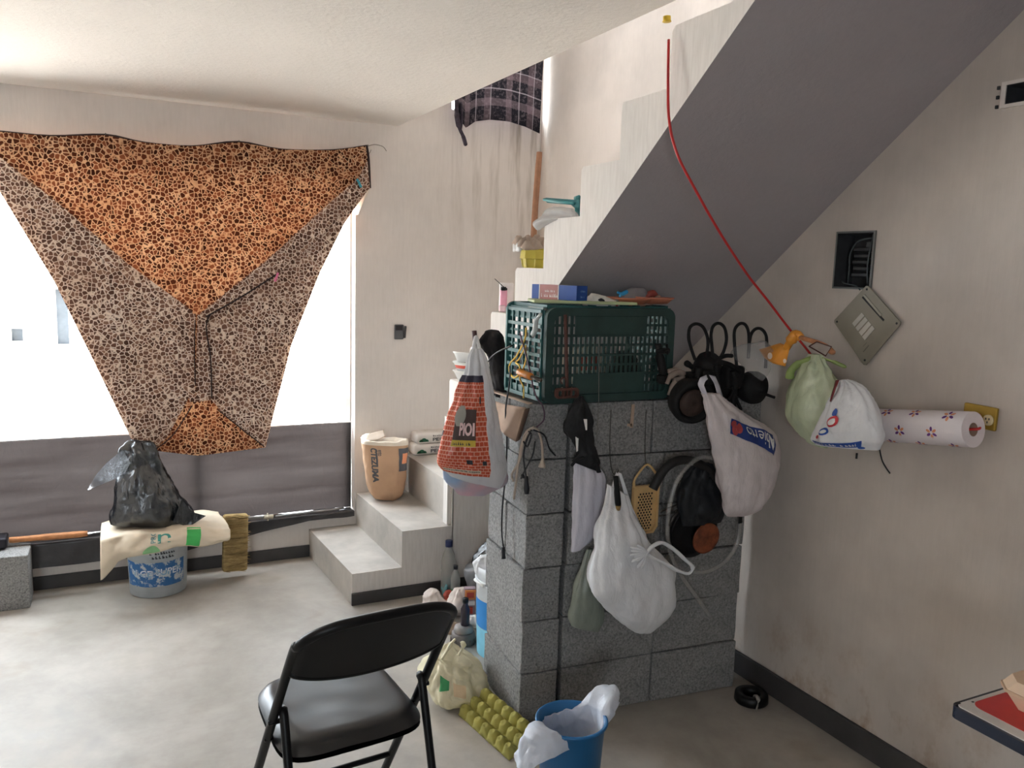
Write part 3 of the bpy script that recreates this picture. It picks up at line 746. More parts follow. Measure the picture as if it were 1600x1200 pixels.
L = Loft(lv, FACE, 0.022, 8, 5, 0.012, 3, 0.9, 0.6)
build('body', L.mesh(None, 56, 36, True, True), M_black_bag, gbag, True)
m = MB()
ruled(m, [(0.0513, 4.33, 0.7469), (-0.0173, 4.33, 0.6919), (-0.0689, 4.33, 0.633), (-0.1068, 4.33, 0.567)], [(0.0827, 4.31, 0.6824), (0.0589, 4.31, 0.6398), (0.0188, 4.31, 0.6114), (-0.1066, 4.31, 0.5658)], 16, 8, wav(0.02, 5))
build('torn_corner', m, film('thin_black_film', (70, 78, 88), 0.3, 0.25, 0.2, 0.1, 0.2), gbag, True)
m = MB()
ruled(m, [(0.3086, 4.3, 0.484), (0.3549, 4.3, 0.4132), (0.4212, 4.3, 0.3861)], [(0.2638, 4.29, 0.3762), (0.3226, 4.29, 0.3466), (0.3527, 4.29, 0.3498)], 10, 5, wav(0.01, 6))
build('torn_corner', m, M_black_bag, gbag, True)

# broom: bristle block hanging from the end of its stick, which lies along the window ledge
M_stick = plain('galvanised_tube', (150, 148, 146), 0.45, 0.3)
br = thing('broom', 'straw broom lying on its side, metal stick along the window ledge', 'broom', (0.6, 4.43, 0))
build('stick', MB().tube([(0.46, 4.455, 0.318), (0.74, 4.485, 0.292)], 0.008, 8).tube([(0.80, 4.49, 0.289), (1.19, 4.53, 0.285)], 0.0055, 8), M_stick, br, True)
build('collar', MB().tube([(0.735, 4.484, 0.293), (0.785, 4.489, 0.290)], 0.012, 10).tube([(0.755, 4.486, 0.312), (0.757, 4.486, 0.27)], 0.004, 6), plain('cream_plastic', (190, 180, 160), 0.5), br, True)
bb = MB()
bb.box((0.575, 4.42, 0.19), (0.125, 0.06, 0.30), Matrix.Rotation(0.05, 4, 'Y') @ Matrix.Rotation(-0.12, 4, 'X'), 0.012, 2)
a = N('broom_straw'); co = a.coord(scale=(0.15, 0.3, 1)); co2 = a.coord(scale=(1, 1, 0.2))
cc = a.ramp(a.noise(co, 60, 4, 0.7), [(0.3, lin((110, 92, 60))), (0.55, lin((176, 152, 106))), (0.75, lin((204, 182, 134)))])
M_straw = a.done(a.pbsdf(cc, 0.9, 0, 0.1, a.bump(a.noise(co, 90, 4, 0.7), 0.8, 0.008)))
build('bristle_block', bb, M_straw, br, True)
m = MB(); R_ = Matrix.Rotation(0.05, 4, 'Y') @ Matrix.Rotation(-0.12, 4, 'X')
random.seed(5)
for k in range(420):
    z = random.uniform(-0.148, 0.148); p = V((0.575, 4.42, 0.19)) + R_ @ V((random.uniform(-0.058, 0.05), -0.031, z))
    q = p + R_ @ V((random.uniform(0.01, 0.03), -random.uniform(0.001, 0.004), random.uniform(-0.003, 0.003)))
    m.tube([p, q], 0.0011, 3, 0, False)
o = build('straw', m, M_straw, br); o['kind'] = 'stuff'

# hammer on the ledge
hm = thing('hammer', 'hammer with an orange wooden handle lying on the ledge behind the concrete block', 'hammer', (-0.3, 4.52, 0.255))
build('handle', MB().tube([(-0.46, 4.53, 0.292), (-0.30, 4.53, 0.290), (-0.12, 4.53, 0.286)], [0.017, 0.019, 0.016], 12, 4, flat=0.85), plain('orange_wood', (196, 134, 86), 0.55, var=0.2, vscale=30), hm, True)
build('head', MB().box((-0.49, 4.53, 0.293), (0.05, 0.11, 0.052), None, 0.01, 2), plain('dark_iron', (44, 42, 48), 0.5, 0.5), hm, True)

# ------------------------------------------------------------------ on the steps: cement sack, flat packs
M_kraft = plain('kraft_paper', (198, 160, 128), 0.85, var=0.1, vscale=7, bump=0.35, bscale=22)
M_pale = plain('pale_paper', (226, 214, 196), 0.85, var=0.08, vscale=12, bump=0.3, bscale=40)
cs = thing('cement_sack', 'brown paper cement sack, torn open on top, standing on the second step', 'sack', (1.42, 4.42, 0.348))
CY = 4.43
lv = [((1.328, 4.43, 0.3686), (1.473, 4.43, 0.3433), 0.07), ((1.298, 4.43, 0.42), (1.507, 4.43, 0.3781), 0.095), ((1.282, 4.43, 0.5217), (1.525, 4.43, 0.4829), 0.105), ((1.271, 4.43, 0.6148), (1.532, 4.43, 0.5884), 0.105), ((1.263, 4.43, 0.6888), (1.534, 4.43, 0.6635), 0.10)]
SF = (-0.24, -1, 0)
L = Loft(lv, SF, 0.007, 11, 0, 0, 8, 0.62)
build('body', L.mesh(None, 56, 30, True, False), M_kraft, cs, True)
m = MB(); vs_ = []
for j in range(7):
    for k in range(57):
        th = 2 * pi * k / 56; q = j / 6
        p = L.at(th, 1.0, 0.003 - 0.012 * q)
        c = (V((1.263, 4.43, 0.6888)) + V((1.534, 4.43, 0.6635))) / 2
        p = p.lerp(V((c.x, c.y, p.z)), 0.75 * max(0, q - 0.35)); p.z += 0.022 * sin(q * pi) * (1 + 0.8 * ns(p, 16, 3)) - 0.03 * max(0, q - 0.5)
        vs_.append(p)
fs = [[j * 57 + k, j * 57 + k + 1, (j + 1) * 57 + k + 1, (j + 1) * 57 + k] for j in range(6) for k in range(56)]
m.add(vs_, fs)
build('torn_rim', m, M_pale, cs, True)
m = MB(); ruled(m, [(1.275, 4.5, 0.6962), (1.339, 4.5, 0.7183), (1.415, 4.5, 0.7324)], [(1.252, 4.38, 0.6995), (1.34, 4.38, 0.701), (1.385, 4.38, 0.7202)], 14, 6, wav(0.012, 2))
build('folded_lid', m, plain('grey_brown_paper', (150, 134, 118), 0.85), cs, True, solid=0.003)
def onl(L, a0, a1, t0, t1, e=0.0025):
    return lambda u, v: L.at(rad(a0 + (a1 - a0) * u), t0 + (t1 - t0) * v, e)
M_grey_print = plain('grey_print', (92, 92, 96), 0.8)
m = MB(); f_ = onl(L, 122, 102, 0.93, 0.40); lettering(m, 'CTEZUMA', lambda u, v: f_(v, u), 0.05)
build('lettering', m, M_grey_print, cs)
m = MB(); f_ = onl(L, 101, 94, 0.90, 0.80); lettering(m, 'ento', lambda u, v: f_(v, u))
build('lettering', m, M_grey_print, cs)
m = MB(); f_ = onl(L, 68, 12, 0.58, 0.93); m.grid(f_, 14, 10); build('printed_square', m, M_grey_print, cs, True)
m = MB(); f_ = onl(L, 56, 26, 0.68, 0.84, 0.004); m.grid(f_, 8, 6); build('printed_square', m, plain('orange_print', (226, 150, 110), 0.8), cs, True)

M_pack = plain('white_grey_paper', (212, 204, 196), 0.8, var=0.06, bump=0.25, bscale=30)
M_green = plain('dark_green_print', (38, 96, 66), 0.7)
PK0 = (1.583, 4.498, 0.566)
PX0, PY0 = max(1.60, PK0[0]), PK0[1]
def pack(z, dx, label):
    t = thing('adhesive_pack', label, 'paper pack', (PX0 + 0.18, PY0 + 0.1, z), 0.0, 'white packs on the third step')
    x0, x1, y0, y1, h = PX0 + dx, PX0 + 0.36 + dx, PY0, PY0 + 0.2, 0.066
    m = MB().span((x0, y0, z), (x1, y1, z + h), 0.018, 3)
    for v in m.v: v.z += 0.006 * ns(v, 9, z) * (1 if v.z > z + 0.02 else 0); v.y += 0.005 * ns(v, 8, z + 4)
    build('body', m, M_pack, t, True)
    yf = y0 - 0.006
    m = MB()
    for (cx, r) in ((x0 + 0.028, 0.013), (x0 + 0.045, 0.02), (x0 + 0.062, 0.013)):
        m.add([(cx + r * cos(pi * k / 8), yf, z + 0.014 + r * 1.15 * sin(pi * k / 8)) for k in range(9)], [list(range(9))])
    build('tree_print', m, M_green, t)
    m = MB(); lettering(m, 'PEGA', flat((x0 + 0.10, yf, z + 0.016), (0.105, 0, 0), (0, 0, 0.02))); squiggle(m, flat((x0 + 0.10, yf, z + 0.044), (0.13, 0, 0), (0, 0, 0.009)), 11, 5)
    build('lettering', m, M_ldark, t)
pack(0.566, 0.0, 'lower white paper pack with a green tree mark on the third step')
pack(0.634, 0.012, 'upper white paper pack with a green tree mark, lying on another pack')

# ------------------------------------------------------------------ things on the upper steps
M_foam = plain('white_foam', (232, 232, 230), 0.6, var=0.03)
M_red = plain('red_print', (206, 84, 66), 0.6)
def foam_tray(c, rz, label, band, tilt=0.0):
    t = thing('foam_tray', label, 'foam tray', c, rz, 'white foam trays on the winding steps')
    M = Matrix.Rotation(rz, 4, 'Z') @ Matrix.Rotation(tilt, 4, 'Y'); a_, b_, h = 0.062, 0.055, 0.04
    m = MB()
    def ring(k, sx, z): return V(c) + M @ V((sx * a_ * math.copysign(abs(cos(k)) ** 0.6, cos(k)), sx * b_ * math.copysign(abs(sin(k)) ** 0.6, sin(k)), z))
    pr = [(0.68, 0.0), (0.98, h), (1.08, h + 0.004), (1.08, h + 0.009), (0.95, h + 0.006), (0.64, 0.006)]
    vs_ = [ring(2 * pi * k / 28, s_, z) for s_, z in pr for k in range(28)]
    fs = [[j * 28 + k, j * 28 + (k + 1) % 28, (j + 1) * 28 + (k + 1) % 28, (j + 1) * 28 + k] for j in range(5) for k in range(28)] + [list(range(28)), [140 + k for k in range(28)]]
    m.add(vs_, fs); build('tray', m, M_foam, t, True)
    if band:
        m = MB(); vs_ = [ring(2 * pi * k / 28, s_ * 1.015, z) for s_, z in ((0.80, 0.016), (0.92, 0.034)) for k in range(28)]
        m.add(vs_, [[k, (k + 1) % 28, 28 + (k + 1) % 28, 28 + k] for k in range(28)]); build('printed_band', m, M_red, t, True)
FT = (1.625, 3.801, 1.108)
foam_tray((FT[0], FT[1], 1.112), 0.5, 'white foam tray at the bottom of the pile on the winding step', False)
foam_tray((FT[0], FT[1], 1.155), 0.42, 'white foam tray with a red band, second in the pile', True)
foam_tray((FT[0], FT[1] + 0.01, 1.198), 0.6, 'white foam tray topmost of the pile on the winding step', False, 0.12)
# pink box on white card
PT = (1.6, 3.325, 1.486)
PKP = (PT[0], PT[1], 1.478)
px_, py_ = PKP[0], PKP[1]
pk = thing('pink_packet', 'white card packet with a pink front standing on the stair', 'packet', PKP)
m = MB().box((px_ + 0.018, py_ + 0.028, 1.478 + 0.065), (0.062, 0.035, 0.13), Matrix.Rotation(-0.35, 4, 'Z'), 0.004)
build('card', m, plain('white_card', (236, 230, 230), 0.6), pk)
m = MB().box((px_ - 0.006, py_ + 0.006, 1.478 + 0.062), (0.03, 0.028, 0.078), Matrix.Rotation(-0.35, 4, 'Z'), 0.006, 2)
build('pink_front', m, plain('pink_card', (238, 168, 190), 0.5), pk)
m = MB().tube([(px_ - 0.01, py_, 1.575), (px_ - 0.01, py_, 1.59)], 0.012, 10).tube([(px_ - 0.01, py_, 1.59), (px_ - 0.05, py_ + 0.01, 1.625)], 0.0018, 5).box((px_ - 0.01, py_ - 0.005, 1.58), (0.03, 0.012, 0.012), None, 0.003)
build('nozzle', m, M_blackm, pk)
m = MB().box((px_ - 0.018, py_ - 0.008, 1.495), (0.028, 0.03, 0.03), Matrix.Rotation(-0.35, 4, 'Z'), 0.004)
build('base_fold', m, plain('pale_pink_card', (240, 208, 216), 0.6), pk)

# yellow pot with egg cartons in it, wooden stick behind
M_yel = plain('yellow_plastic', (198, 182, 74), 0.45, var=0.12)
PT = (1.612, 3.084, 1.683)
YPOT = (PT[0], PT[1], 1.675)
yp = thing('yellow_planter', 'faceted yellow plastic pot holding egg cartons on the stair', 'pot', YPOT)
m = MB()
def octa(r, z, n=8, c=YPOT[:2]): return [V((c[0] + r * cos(2 * pi * (k + .5) / n), c[1] + r * sin(2 * pi * (k + .5) / n), z)) for k in range(n)]
lv_ = [(0.044, 1.676), (0.050, 1.712), (0.059, 1.714), (0.056, 1.750), (0.060, 1.752), (0.060, 1.756), (0.052, 1.756), (0.043, 1.69)]
vs_ = [p for r, z in lv_ for p in octa(r, z)]
m.add(vs_, [[j * 8 + k, j * 8 + (k + 1) % 8, (j + 1) * 8 + (k + 1) % 8, (j + 1) * 8 + k] for j in range(7) for k in range(8)] + [list(range(8)), [56 + k for k in range(8)]])
build('pot', m, M_yel, yp)
M_rib = plain('pale_yellow_plastic', (222, 208, 110), 0.45)
for k in range(8):
    p = octa(0.0465, 1.68)[k]; q = octa(0.052, 1.712)[k]; build('rib', MB().tube([p, q], 0.003, 6), M_rib, yp)
M_pulp = plain('grey_brown_pulp', (170, 152, 138), 0.95, var=0.12, bump=0.3)
def egg_carton(name, label, c, nx, ny, pitch, mat, M=None, hgt=0.03, group=None, cat='egg carton'):
    M = M or Matrix.Identity(4)
    t = thing(name, label, cat, c, 0, group)
    W_, H_ = nx * pitch, ny * pitch
    def fn(u, v):
        x, y = u * nx, v * ny
        fx, fy = abs((x % 1) - 0.5) * 2, abs((y % 1) - 0.5) * 2
        k = max(fx, fy) * 0.5 + 0.5 * (fx + fy) / 2
        z = hgt * (max(0.0, min(1.0, (0.86 - k) / 0.50)) - (0.10 if k < 0.2 else 0.0))
        if u in (0, 1) or v in (0, 1): z = -0.004
        z += 0.004 * ns((x, y, 0), 1.7, 4)
        return V(c) + M @ V(((u - 0.5) * W_, (v - 0.5) * H_, z))
    m = MB().grid(fn, nx * 12, ny * 12); build('tray', m, mat, t, True, solid=0.003)
    return t
egg_carton('egg_carton', 'brown pulp egg carton standing in the yellow pot', (YPOT[0] - 0.012, YPOT[1], 1.772), 3, 3, 0.042, M_pulp, Matrix.Rotation(0.25, 4, 'X') @ Matrix.Rotation(-0.1, 4, 'Y'), 0.028)
egg_carton('egg_carton', 'small white egg carton piece at the back rim of the yellow pot', (YPOT[0] - 0.045, YPOT[1] + 0.03, 1.76), 2, 2, 0.03, M_foam, Matrix.Rotation(-0.5, 4, 'Y'), 0.026)
tag(build('wooden_stick', MB().tube([(1.68, 3.227, 1.77), (1.7, 3.255, 1.964), (1.72, 3.272, 2.177)], [0.014, 0.013], 10, 3), plain('brown_wood', (158, 112, 84), 0.7, var=0.15, vscale=30), None, True, loc=(1.68, 3.227, 1.77)), 'brown wooden stick leaning up from the stair behind the yellow pot', 'stick')
# teal bracket and clear bag on the step above
M_teal = plain('teal_plastic', (36, 112, 116), 0.4)
sq = thing('teal_dustpan', 'teal plastic dustpan standing against a riser on the stair', 'dustpan', (1.66, 2.68, 1.864))
m = MB()
PL = [(1.64, 3.072, 1.96), (1.64, 3.05, 1.964), (1.64, 2.805, 1.94), (1.64, 2.781, 1.944), (1.64, 2.775, 1.866), (1.64, 2.804, 1.868), (1.64, 2.812, 1.909), (1.64, 2.843, 1.923), (1.64, 3.037, 1.942)]
m.prism([V(p) for p in PL], (0.06, 0, 0)); build('body', m, M_teal, sq)
m = MB().tube([(1.635, 3.057, 1.956), (1.635, 2.937, 1.941), (1.635, 2.81, 1.926)], 0.006, 8).tube([(1.63, 2.793, 1.944), (1.63, 2.765, 1.947)], 0.008, 8)
build('rim', m, plain('light_teal_plastic', (70, 140, 142), 0.4), sq, True)
M_clear = film('clear_plastic', (214, 216, 216), 0.4, 0.35, 0.18, 0.05, 0.14)
cbag = thing('clear_bag', 'clear crumpled plastic bag drooping off the stair below the teal dustpan', 'plastic bag', (1.60, 2.76, 1.866))
XB = 1.60
lv = [((1.535, 2.925, 1.823), (1.535, 2.884, 1.841), 0.012), ((1.54, 2.937, 1.848), (1.54, 2.811, 1.855), 0.03), ((1.6, 2.976, 1.883), (1.6, 2.75, 1.866), 0.04), ((1.6, 2.945, 1.902), (1.6, 2.742, 1.884), 0.04), ((1.6, 2.893, 1.914), (1.6, 2.763, 1.902), 0.02)]
L = Loft(lv, (-1, -0.2, 0.2), 0.008, 16, 6, 0.006, 4)
build('body', L.mesh(None, 36, 22, True, True), M_clear, cbag, True)

# plaid blanket at the upper window
def plaid():
    a = N('plaid_wool'); co = a.coord('UV')
    sx = a.n('SeparateXYZ'); a.l(co, sx.inputs[0])
    def bands(v, freq, seedc):
        f = a.math('FRACT', a.math('MULTIPLY', v, freq))
        return a.ramp(f, seedc, 'CONSTANT')
    st = [(0.0, (0.02, 0.018, 0.022, 1)), (0.26, (0.16, 0.12, 0.13, 1)), (0.40, (0.02, 0.018, 0.022, 1)), (0.56, (0.42, 0.38, 0.40, 1)), (0.585, (0.02, 0.018, 0.022, 1)), (0.76, (0.14, 0.10, 0.11, 1)), (0.9, (0.42, 0.38, 0.4, 1)), (0.92, (0.03, 0.025, 0.03, 1))]
    c1 = bands(sx.outputs[0], 2.1, st); c2 = bands(sx.outputs[1], 2.6, st)
    c = a.mix(0.5, c1, c2)
    fz = a.noise(a.coord(), 55, 4, 0.7)
    c = a.mix(a.ramp(fz, [(0.5, (0, 0, 0, 1)), (0.75, (0.45, 0.45, 0.45, 1))]), c, lin((150, 136, 140)))
    d = a.n('BsdfDiffuse'); t = a.n('BsdfTranslucent'); a.l(c, d.inputs[0]); a.l(c, t.inputs[0])
    mx = a.n('MixShader'); mx.inputs[0].default_value = 0.05; a.l(d.outputs[0], mx.inputs[1]); a.l(t.outputs[0], mx.inputs[2])
    return a.done(mx.outputs[0])
pb = thing('plaid_blanket', 'dark plaid blanket hanging at the upper stair window', 'blanket', (2.1, 4.53, 2.5))
m = MB()
ruled(m, [(1.836, 4.54, 2.536), (1.901, 4.54, 2.471), (1.957, 4.54, 2.513), (2.05, 4.54, 2.533), (2.175, 4.54, 2.535), (2.282, 4.54, 2.517), (2.382, 4.54, 2.486)], [(1.84, 4.56, 3.35), (2.10, 4.57, 3.36), (2.41, 4.56, 3.36)], 40, 40, wav(0.012, 8))
build('cloth', m, plaid(), pb, True)
build('top_rod', MB().tube([(1.80, 4.575, 3.355), (2.42, 4.575, 3.365)], 0.006, 8), M_stick, pb, True)
m = MB().tube([(1.832, 4.525, 2.621), (1.838, 4.525, 2.534), (1.855, 4.525, 2.465), (1.881, 4.525, 2.417), (1.898, 4.525, 2.369)], [0.012, 0.016, 0.010, 0.012, 0.006], 8, 5).tube([(1.862, 4.53, 2.608), (1.872, 4.53, 2.521), (1.862, 4.53, 2.448)], 0.008, 8, 5)
build('knotted_corner', m, plain('dark_wool', (64, 56, 66), 0.95, var=0.5, vscale=50), pb, True)
# switch box hole in the window wall
sb = thing('switch_box', 'open grey switch box set in the white wall left of the stairs', 'switch box', (1.535, 4.595, 1.29))
m = MB().span((1.502, 4.592, 1.247), (1.558, 4.598, 1.333), 0.004)
build('box', m, plain('grey_box', (96, 96, 98), 0.6), sb)
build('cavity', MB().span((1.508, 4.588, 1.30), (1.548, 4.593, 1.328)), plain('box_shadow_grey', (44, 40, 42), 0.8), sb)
build('side_flap', MB().box((1.563, 4.585, 1.29), (0.012, 0.014, 0.07), Matrix.Rotation(0.08, 4, 'Y'), 0.002), plain('dark_grey_plastic', (66, 62, 64), 0.6), sb)

# ------------------------------------------------------------------ green crate lying on its side on the stack
M_crate = plain('green_crate_plastic', (44, 92, 90), 0.42, var=0.15, vscale=9)
M_crate_d = plain('dusty_green_crate', (38, 62, 58), 0.6, var=0.25, vscale=12)
CX0, CX1, CZ0, CZ1, CYF, CYB = 1.352, 1.892, 1.206, 1.540, 2.475, 2.775
cr = thing('produce_crate', 'dark green plastic lattice crate lying on its side on the block stack', 'crate', (1.62, 2.6, 1.205))
m = MB()
def rrect(x0, x1, z0, z1, r, y, n=6):
    out = []
    for cx, cz, a0 in ((x1 - r, z1 - r, 0), (x0 + r, z1 - r, 90), (x0 + r, z0 + r, 180), (x1 - r, z0 + r, 270)):
        for k in range(n + 1):
            a_ = rad(a0 + 90 * k / n); out.append(V((cx + r * cos(a_), y, cz + r * sin(a_))))
    return out
def frame(m, o0, o1, i0, i1):
    n = len(o0); b = len(m.v); vs_ = o0 + o1 + i1 + i0; fs = []
    for j in range(4):
        for k in range(n):
            k2 = (k + 1) % n; fs.append([j * n + k, j * n + k2, ((j + 1) % 4) * n + k2, ((j + 1) % 4) * n + k])
    m.add(vs_, fs)
frame(m, rrect(CX0, CX1, CZ0, CZ1, 0.035, CYF), rrect(CX0, CX1, CZ0, CZ1, 0.035, CYF + 0.03), rrect(CX0 + 0.03, CX1 - 0.028, CZ0 + 0.028, CZ1 - 0.028, 0.025, CYF), rrect(CX0 + 0.03, CX1 - 0.028, CZ0 + 0.028, CZ1 - 0.028, 0.025, CYF + 0.03))
build('front_rim', m, M_crate_d, cr)
ix0, ix1, iz0, iz1 = CX0 + 0.028, CX1 - 0.026, CZ0 + 0.026, CZ1 - 0.026
m = MB()
for z in (iz0 + 0.0722, iz0 + 0.1415, iz0 + 0.211): m.span((ix0, CYF + 0.004, z - 0.004), (ix1, CYF + 0.022, z + 0.004))
for k in range(1, 8):
    z = iz0 + (iz1 - iz0) * k / 8
    m.span((ix0, CYF + 0.012, z - 0.0045), (ix1, CYF + 0.018, z + 0.0045))
nx = 25
for k in range(nx + 1):
    x = ix0 + (ix1 - ix0) * k / nx; w = 0.0042 if k % 4 else 0.006
    m.span((x - w, CYF + 0.011, iz0), (x + w, CYF + 0.018, iz1))
build('front_lattice', m, M_crate_d, cr)
m = MB()
for z0, z1 in ((iz1 - 0.076, iz1), (iz0, iz0 + 0.071)):
    m.span((ix0 + 0.088, CYF + 0.006, z0), (ix1 - 0.095, CYF + 0.012, z1), 0.003)
build('solid_panel', m, M_crate_d, cr)
def side_panel(name, P, u0, u1, v0, v1, nu, nv, solid_rows=()):
    """lattice wall; P(u, v, d) gives the point, d outward depth"""
    m = MB()
    def bar(a0, a1, b0, b1, d0, d1):
        c = [P(a, b, d) for d in (d0, d1) for a, b in ((a0, b0), (a1, b0), (a1, b1), (a0, b1))]
        m.add(c, [[0, 1, 2, 3], [7, 6, 5, 4], [0, 4, 5, 1], [1, 5, 6, 2], [2, 6, 7, 3], [3, 7, 4, 0]])
    for k in range(nu + 1):
        u = u0 + (u1 - u0) * k / nu; w = 0.0035
        bar(u - w, u + w, v0, v1, 0.0, 0.010)
    for k in range(nv + 1):
        v = v0 + (v1 - v0) * k / nv; w = 0.004 if k % 2 else 0.006
        bar(u0, u1, v - w, v + w, 0.0, 0.013 if k % 2 == 0 else 0.006)
    for a0, a1, b0, b1 in solid_rows: bar(a0, a1, b0, b1, 0.001, 0.004)
    build(name, m, M_crate, cr)
fl_ = 0.045   # the walls flare towards the open back
def PLft(u, v, d): k = (u - CYF) / (CYB - CYF); zc = (CZ0 + CZ1) / 2; return V((CX0 + 0.004 - d - 0.0 * k, u, zc + (v - zc) * (1 + 0.0 * k)))
def PRgt(u, v, d): return V((CX1 - 0.004 + d, u, v))
def PTop(u, v, d): return V((v, u, CZ1 - 0.004 + d))
def PBot(u, v, d): return V((v, u, CZ0 + 0.004 - d * 0.3))
sr = [(CYF + 0.02, CYF + 0.10, CZ1 - 0.075, CZ1 - 0.01), (CYF + 0.03, CYB, CZ1 - 0.04, CZ1 - 0.004), (CYF + 0.03, CYB, CZ0 + 0.004, CZ0 + 0.045)]
side_panel('left_side', PLft, CYF + 0.03, CYB, CZ0 + 0.015, CZ1 - 0.015, 6, 12, sr)
side_panel('right_side', PRgt, CYF + 0.03, CYB, CZ0 + 0.015, CZ1 - 0.015, 6, 12, sr)
side_panel('top_side', PTop, CYF + 0.03, CYB, CX0 + 0.02, CX1 - 0.02, 6, 16, [(CYF + 0.03, CYF + 0.06, CX0, CX1), (CYB - 0.06, CYB, CX0 + 0.02, CX1 - 0.02)])
side_panel('bottom_side', PBot, CYF + 0.03, CYB, CX0 + 0.02, CX1 - 0.02, 6, 16)
m = MB()
frame(m, rrect(CX0 - 0.012, CX1 + 0.012, CZ0 - 0.001, CZ1 + 0.010, 0.03, CYB - 0.012), rrect(CX0 - 0.012, CX1 + 0.012, CZ0 - 0.001, CZ1 + 0.010, 0.03, CYB), rrect(CX0 + 0.01, CX1 - 0.01, CZ0 + 0.012, CZ1 - 0.010, 0.025, CYB - 0.012), rrect(CX0 + 0.01, CX1 - 0.01, CZ0 + 0.012, CZ1 - 0.010, 0.025, CYB))
build('back_rim', m, M_crate, cr)
# inside the crate
ib = thing('carton', 'red and white carton inside the green crate', 'carton', (1.60, 2.63, 1.215))
build('box', MB().box((1.60, 2.64, 1.215 + 0.09), (0.16, 0.09, 0.17), Matrix.Rotation(0.2, 4, 'Z'), 0.004), M_pale, ib)
build('red_print', MB().box((1.596, 2.594, 1.215 + 0.115), (0.10, 0.006, 0.05), Matrix.Rotation(0.2, 4, 'Z')), M_red, ib)
L = Loft([((1.72, 2.62, 1.216), (1.84, 2.62, 1.216), 0.05), ((1.70, 2.63, 1.27), (1.85, 2.63, 1.27), 0.07), ((1.73, 2.63, 1.33), (1.83, 2.63, 1.33), 0.05), ((1.77, 2.63, 1.37), (1.80, 2.63, 1.37), 0.02)], (0, -1, 0), 0.01, 14, 7, 0.006, 6)
tag(build('crumpled_bag', L.mesh(None, 30, 18, True, True), plain('dark_brown_bag', (58, 50, 46), 0.7, bump=0.3), None, True, loc=(1.78, 2.62, 1.215)), 'dark crumpled bag inside the right half of the green crate', 'bag')

# hung on the crate: screwdriver, yellow string, bean masher, white clip
M_ystr = plain('yellow_string', (222, 186, 84), 0.7)
XL = CX0 - 0.026
tag(build('yellow_string', MB().tube([(1.326, 2.58, 1.465), (1.326, 2.587, 1.423), (1.326, 2.644, 1.361), (1.326, 2.699, 1.324), (1.326, 2.703, 1.295), (1.326, 2.664, 1.276), (1.326, 2.624, 1.296), (1.326, 2.621, 1.324), (1.326, 2.652, 1.334), (1.326, 2.623, 1.351), (1.326, 2.576, 1.402)], 0.0035, 6, 6).tube([(1.326, 2.58, 1.39), (1.326, 2.573, 1.357), (1.326, 2.59, 1.321), (1.326, 2.618, 1.282), (1.326, 2.585, 1.252), (1.326, 2.583, 1.213)], 0.003, 6, 5), M_ystr, None, True, loc=(1.326, 2.589, 1.446)), 'looped yellow string hanging on the left side of the green crate', 'string')
sd = thing('screwdriver', 'orange handled screwdriver stuck through the left side of the green crate', 'screwdriver', (1.326, 2.604, 1.3))
build('handle', MB().tube([(1.314, 2.601, 1.306), (1.312, 2.561, 1.304), (1.31, 2.494, 1.301)], [0.012, 0.0145, 0.0125, 0.013, 0.010], 10, 5), plain('orange_plastic', (198, 122, 44), 0.35), sd, True)
build('shaft', MB().tube([(1.31, 2.494, 1.301), (1.314, 2.435, 1.298)], 0.007, 8), M_nail, sd, True)
wc = thing('white_hook', 'white plastic hook clipped on the upper left side of the green crate', 'hook', (1.326, 2.504, 1.479))
m = MB().tube([(1.318, 2.459, 1.519), (1.318, 2.49, 1.498), (1.318, 2.497, 1.464), (1.318, 2.514, 1.443)], [0.006, 0.009, 0.010, 0.006], 8, 5)
build('body', m, plain('white_grey_plastic', (190, 196, 194), 0.5), wc, True)
M_rust = plain('rusty_iron', (92, 58, 50), 0.7, 0.2, var=0.35, vscale=30, bump=0.3)
mk = thing('bean_masher', 'rusty bean masher hanging on the front of the green crate', 'masher', (1.418, 2.452, 1.368))
m = MB().tube([(1.409, 2.452, 1.518), (1.42, 2.452, 1.368), (1.427, 2.452, 1.267)], 0.006, 8, 4); build('rod', m, M_rust, mk, True)
m = MB()
frame(m, rrect(*((1.38, 2.45, 1.271)[0], (1.472, 2.45, 1.268)[0]), (1.428, 2.45, 1.229)[2], (1.426, 2.45, 1.265)[2], 0.012, 2.444), rrect((1.38, 2.45, 1.271)[0], (1.472, 2.45, 1.268)[0], (1.428, 2.45, 1.229)[2], (1.426, 2.45, 1.265)[2], 0.012, 2.456), rrect((1.39, 2.45, 1.271)[0], (1.462, 2.45, 1.268)[0], (1.427, 2.45, 1.236)[2], (1.427, 2.45, 1.256)[2], 0.006, 2.444), rrect((1.39, 2.45, 1.271)[0], (1.462, 2.45, 1.268)[0], (1.427, 2.45, 1.236)[2], (1.427, 2.45, 1.256)[2], 0.006, 2.456))
for px in ((1.412, 2.45, 1.248), (1.427, 2.45, 1.247), (1.442, 2.45, 1.247)): m.box(px, (0.006, 0.01, 0.034))
build('mashing_grid', m, M_rust, mk)
m = MB().tube([(1.405, 2.45, 1.28)] + [(1.399, 2.45, 1.293), (1.412, 2.45, 1.302), (1.425, 2.45, 1.288)], 0.003, 6, 4); build('hook_wire', m, M_rust, mk, True)
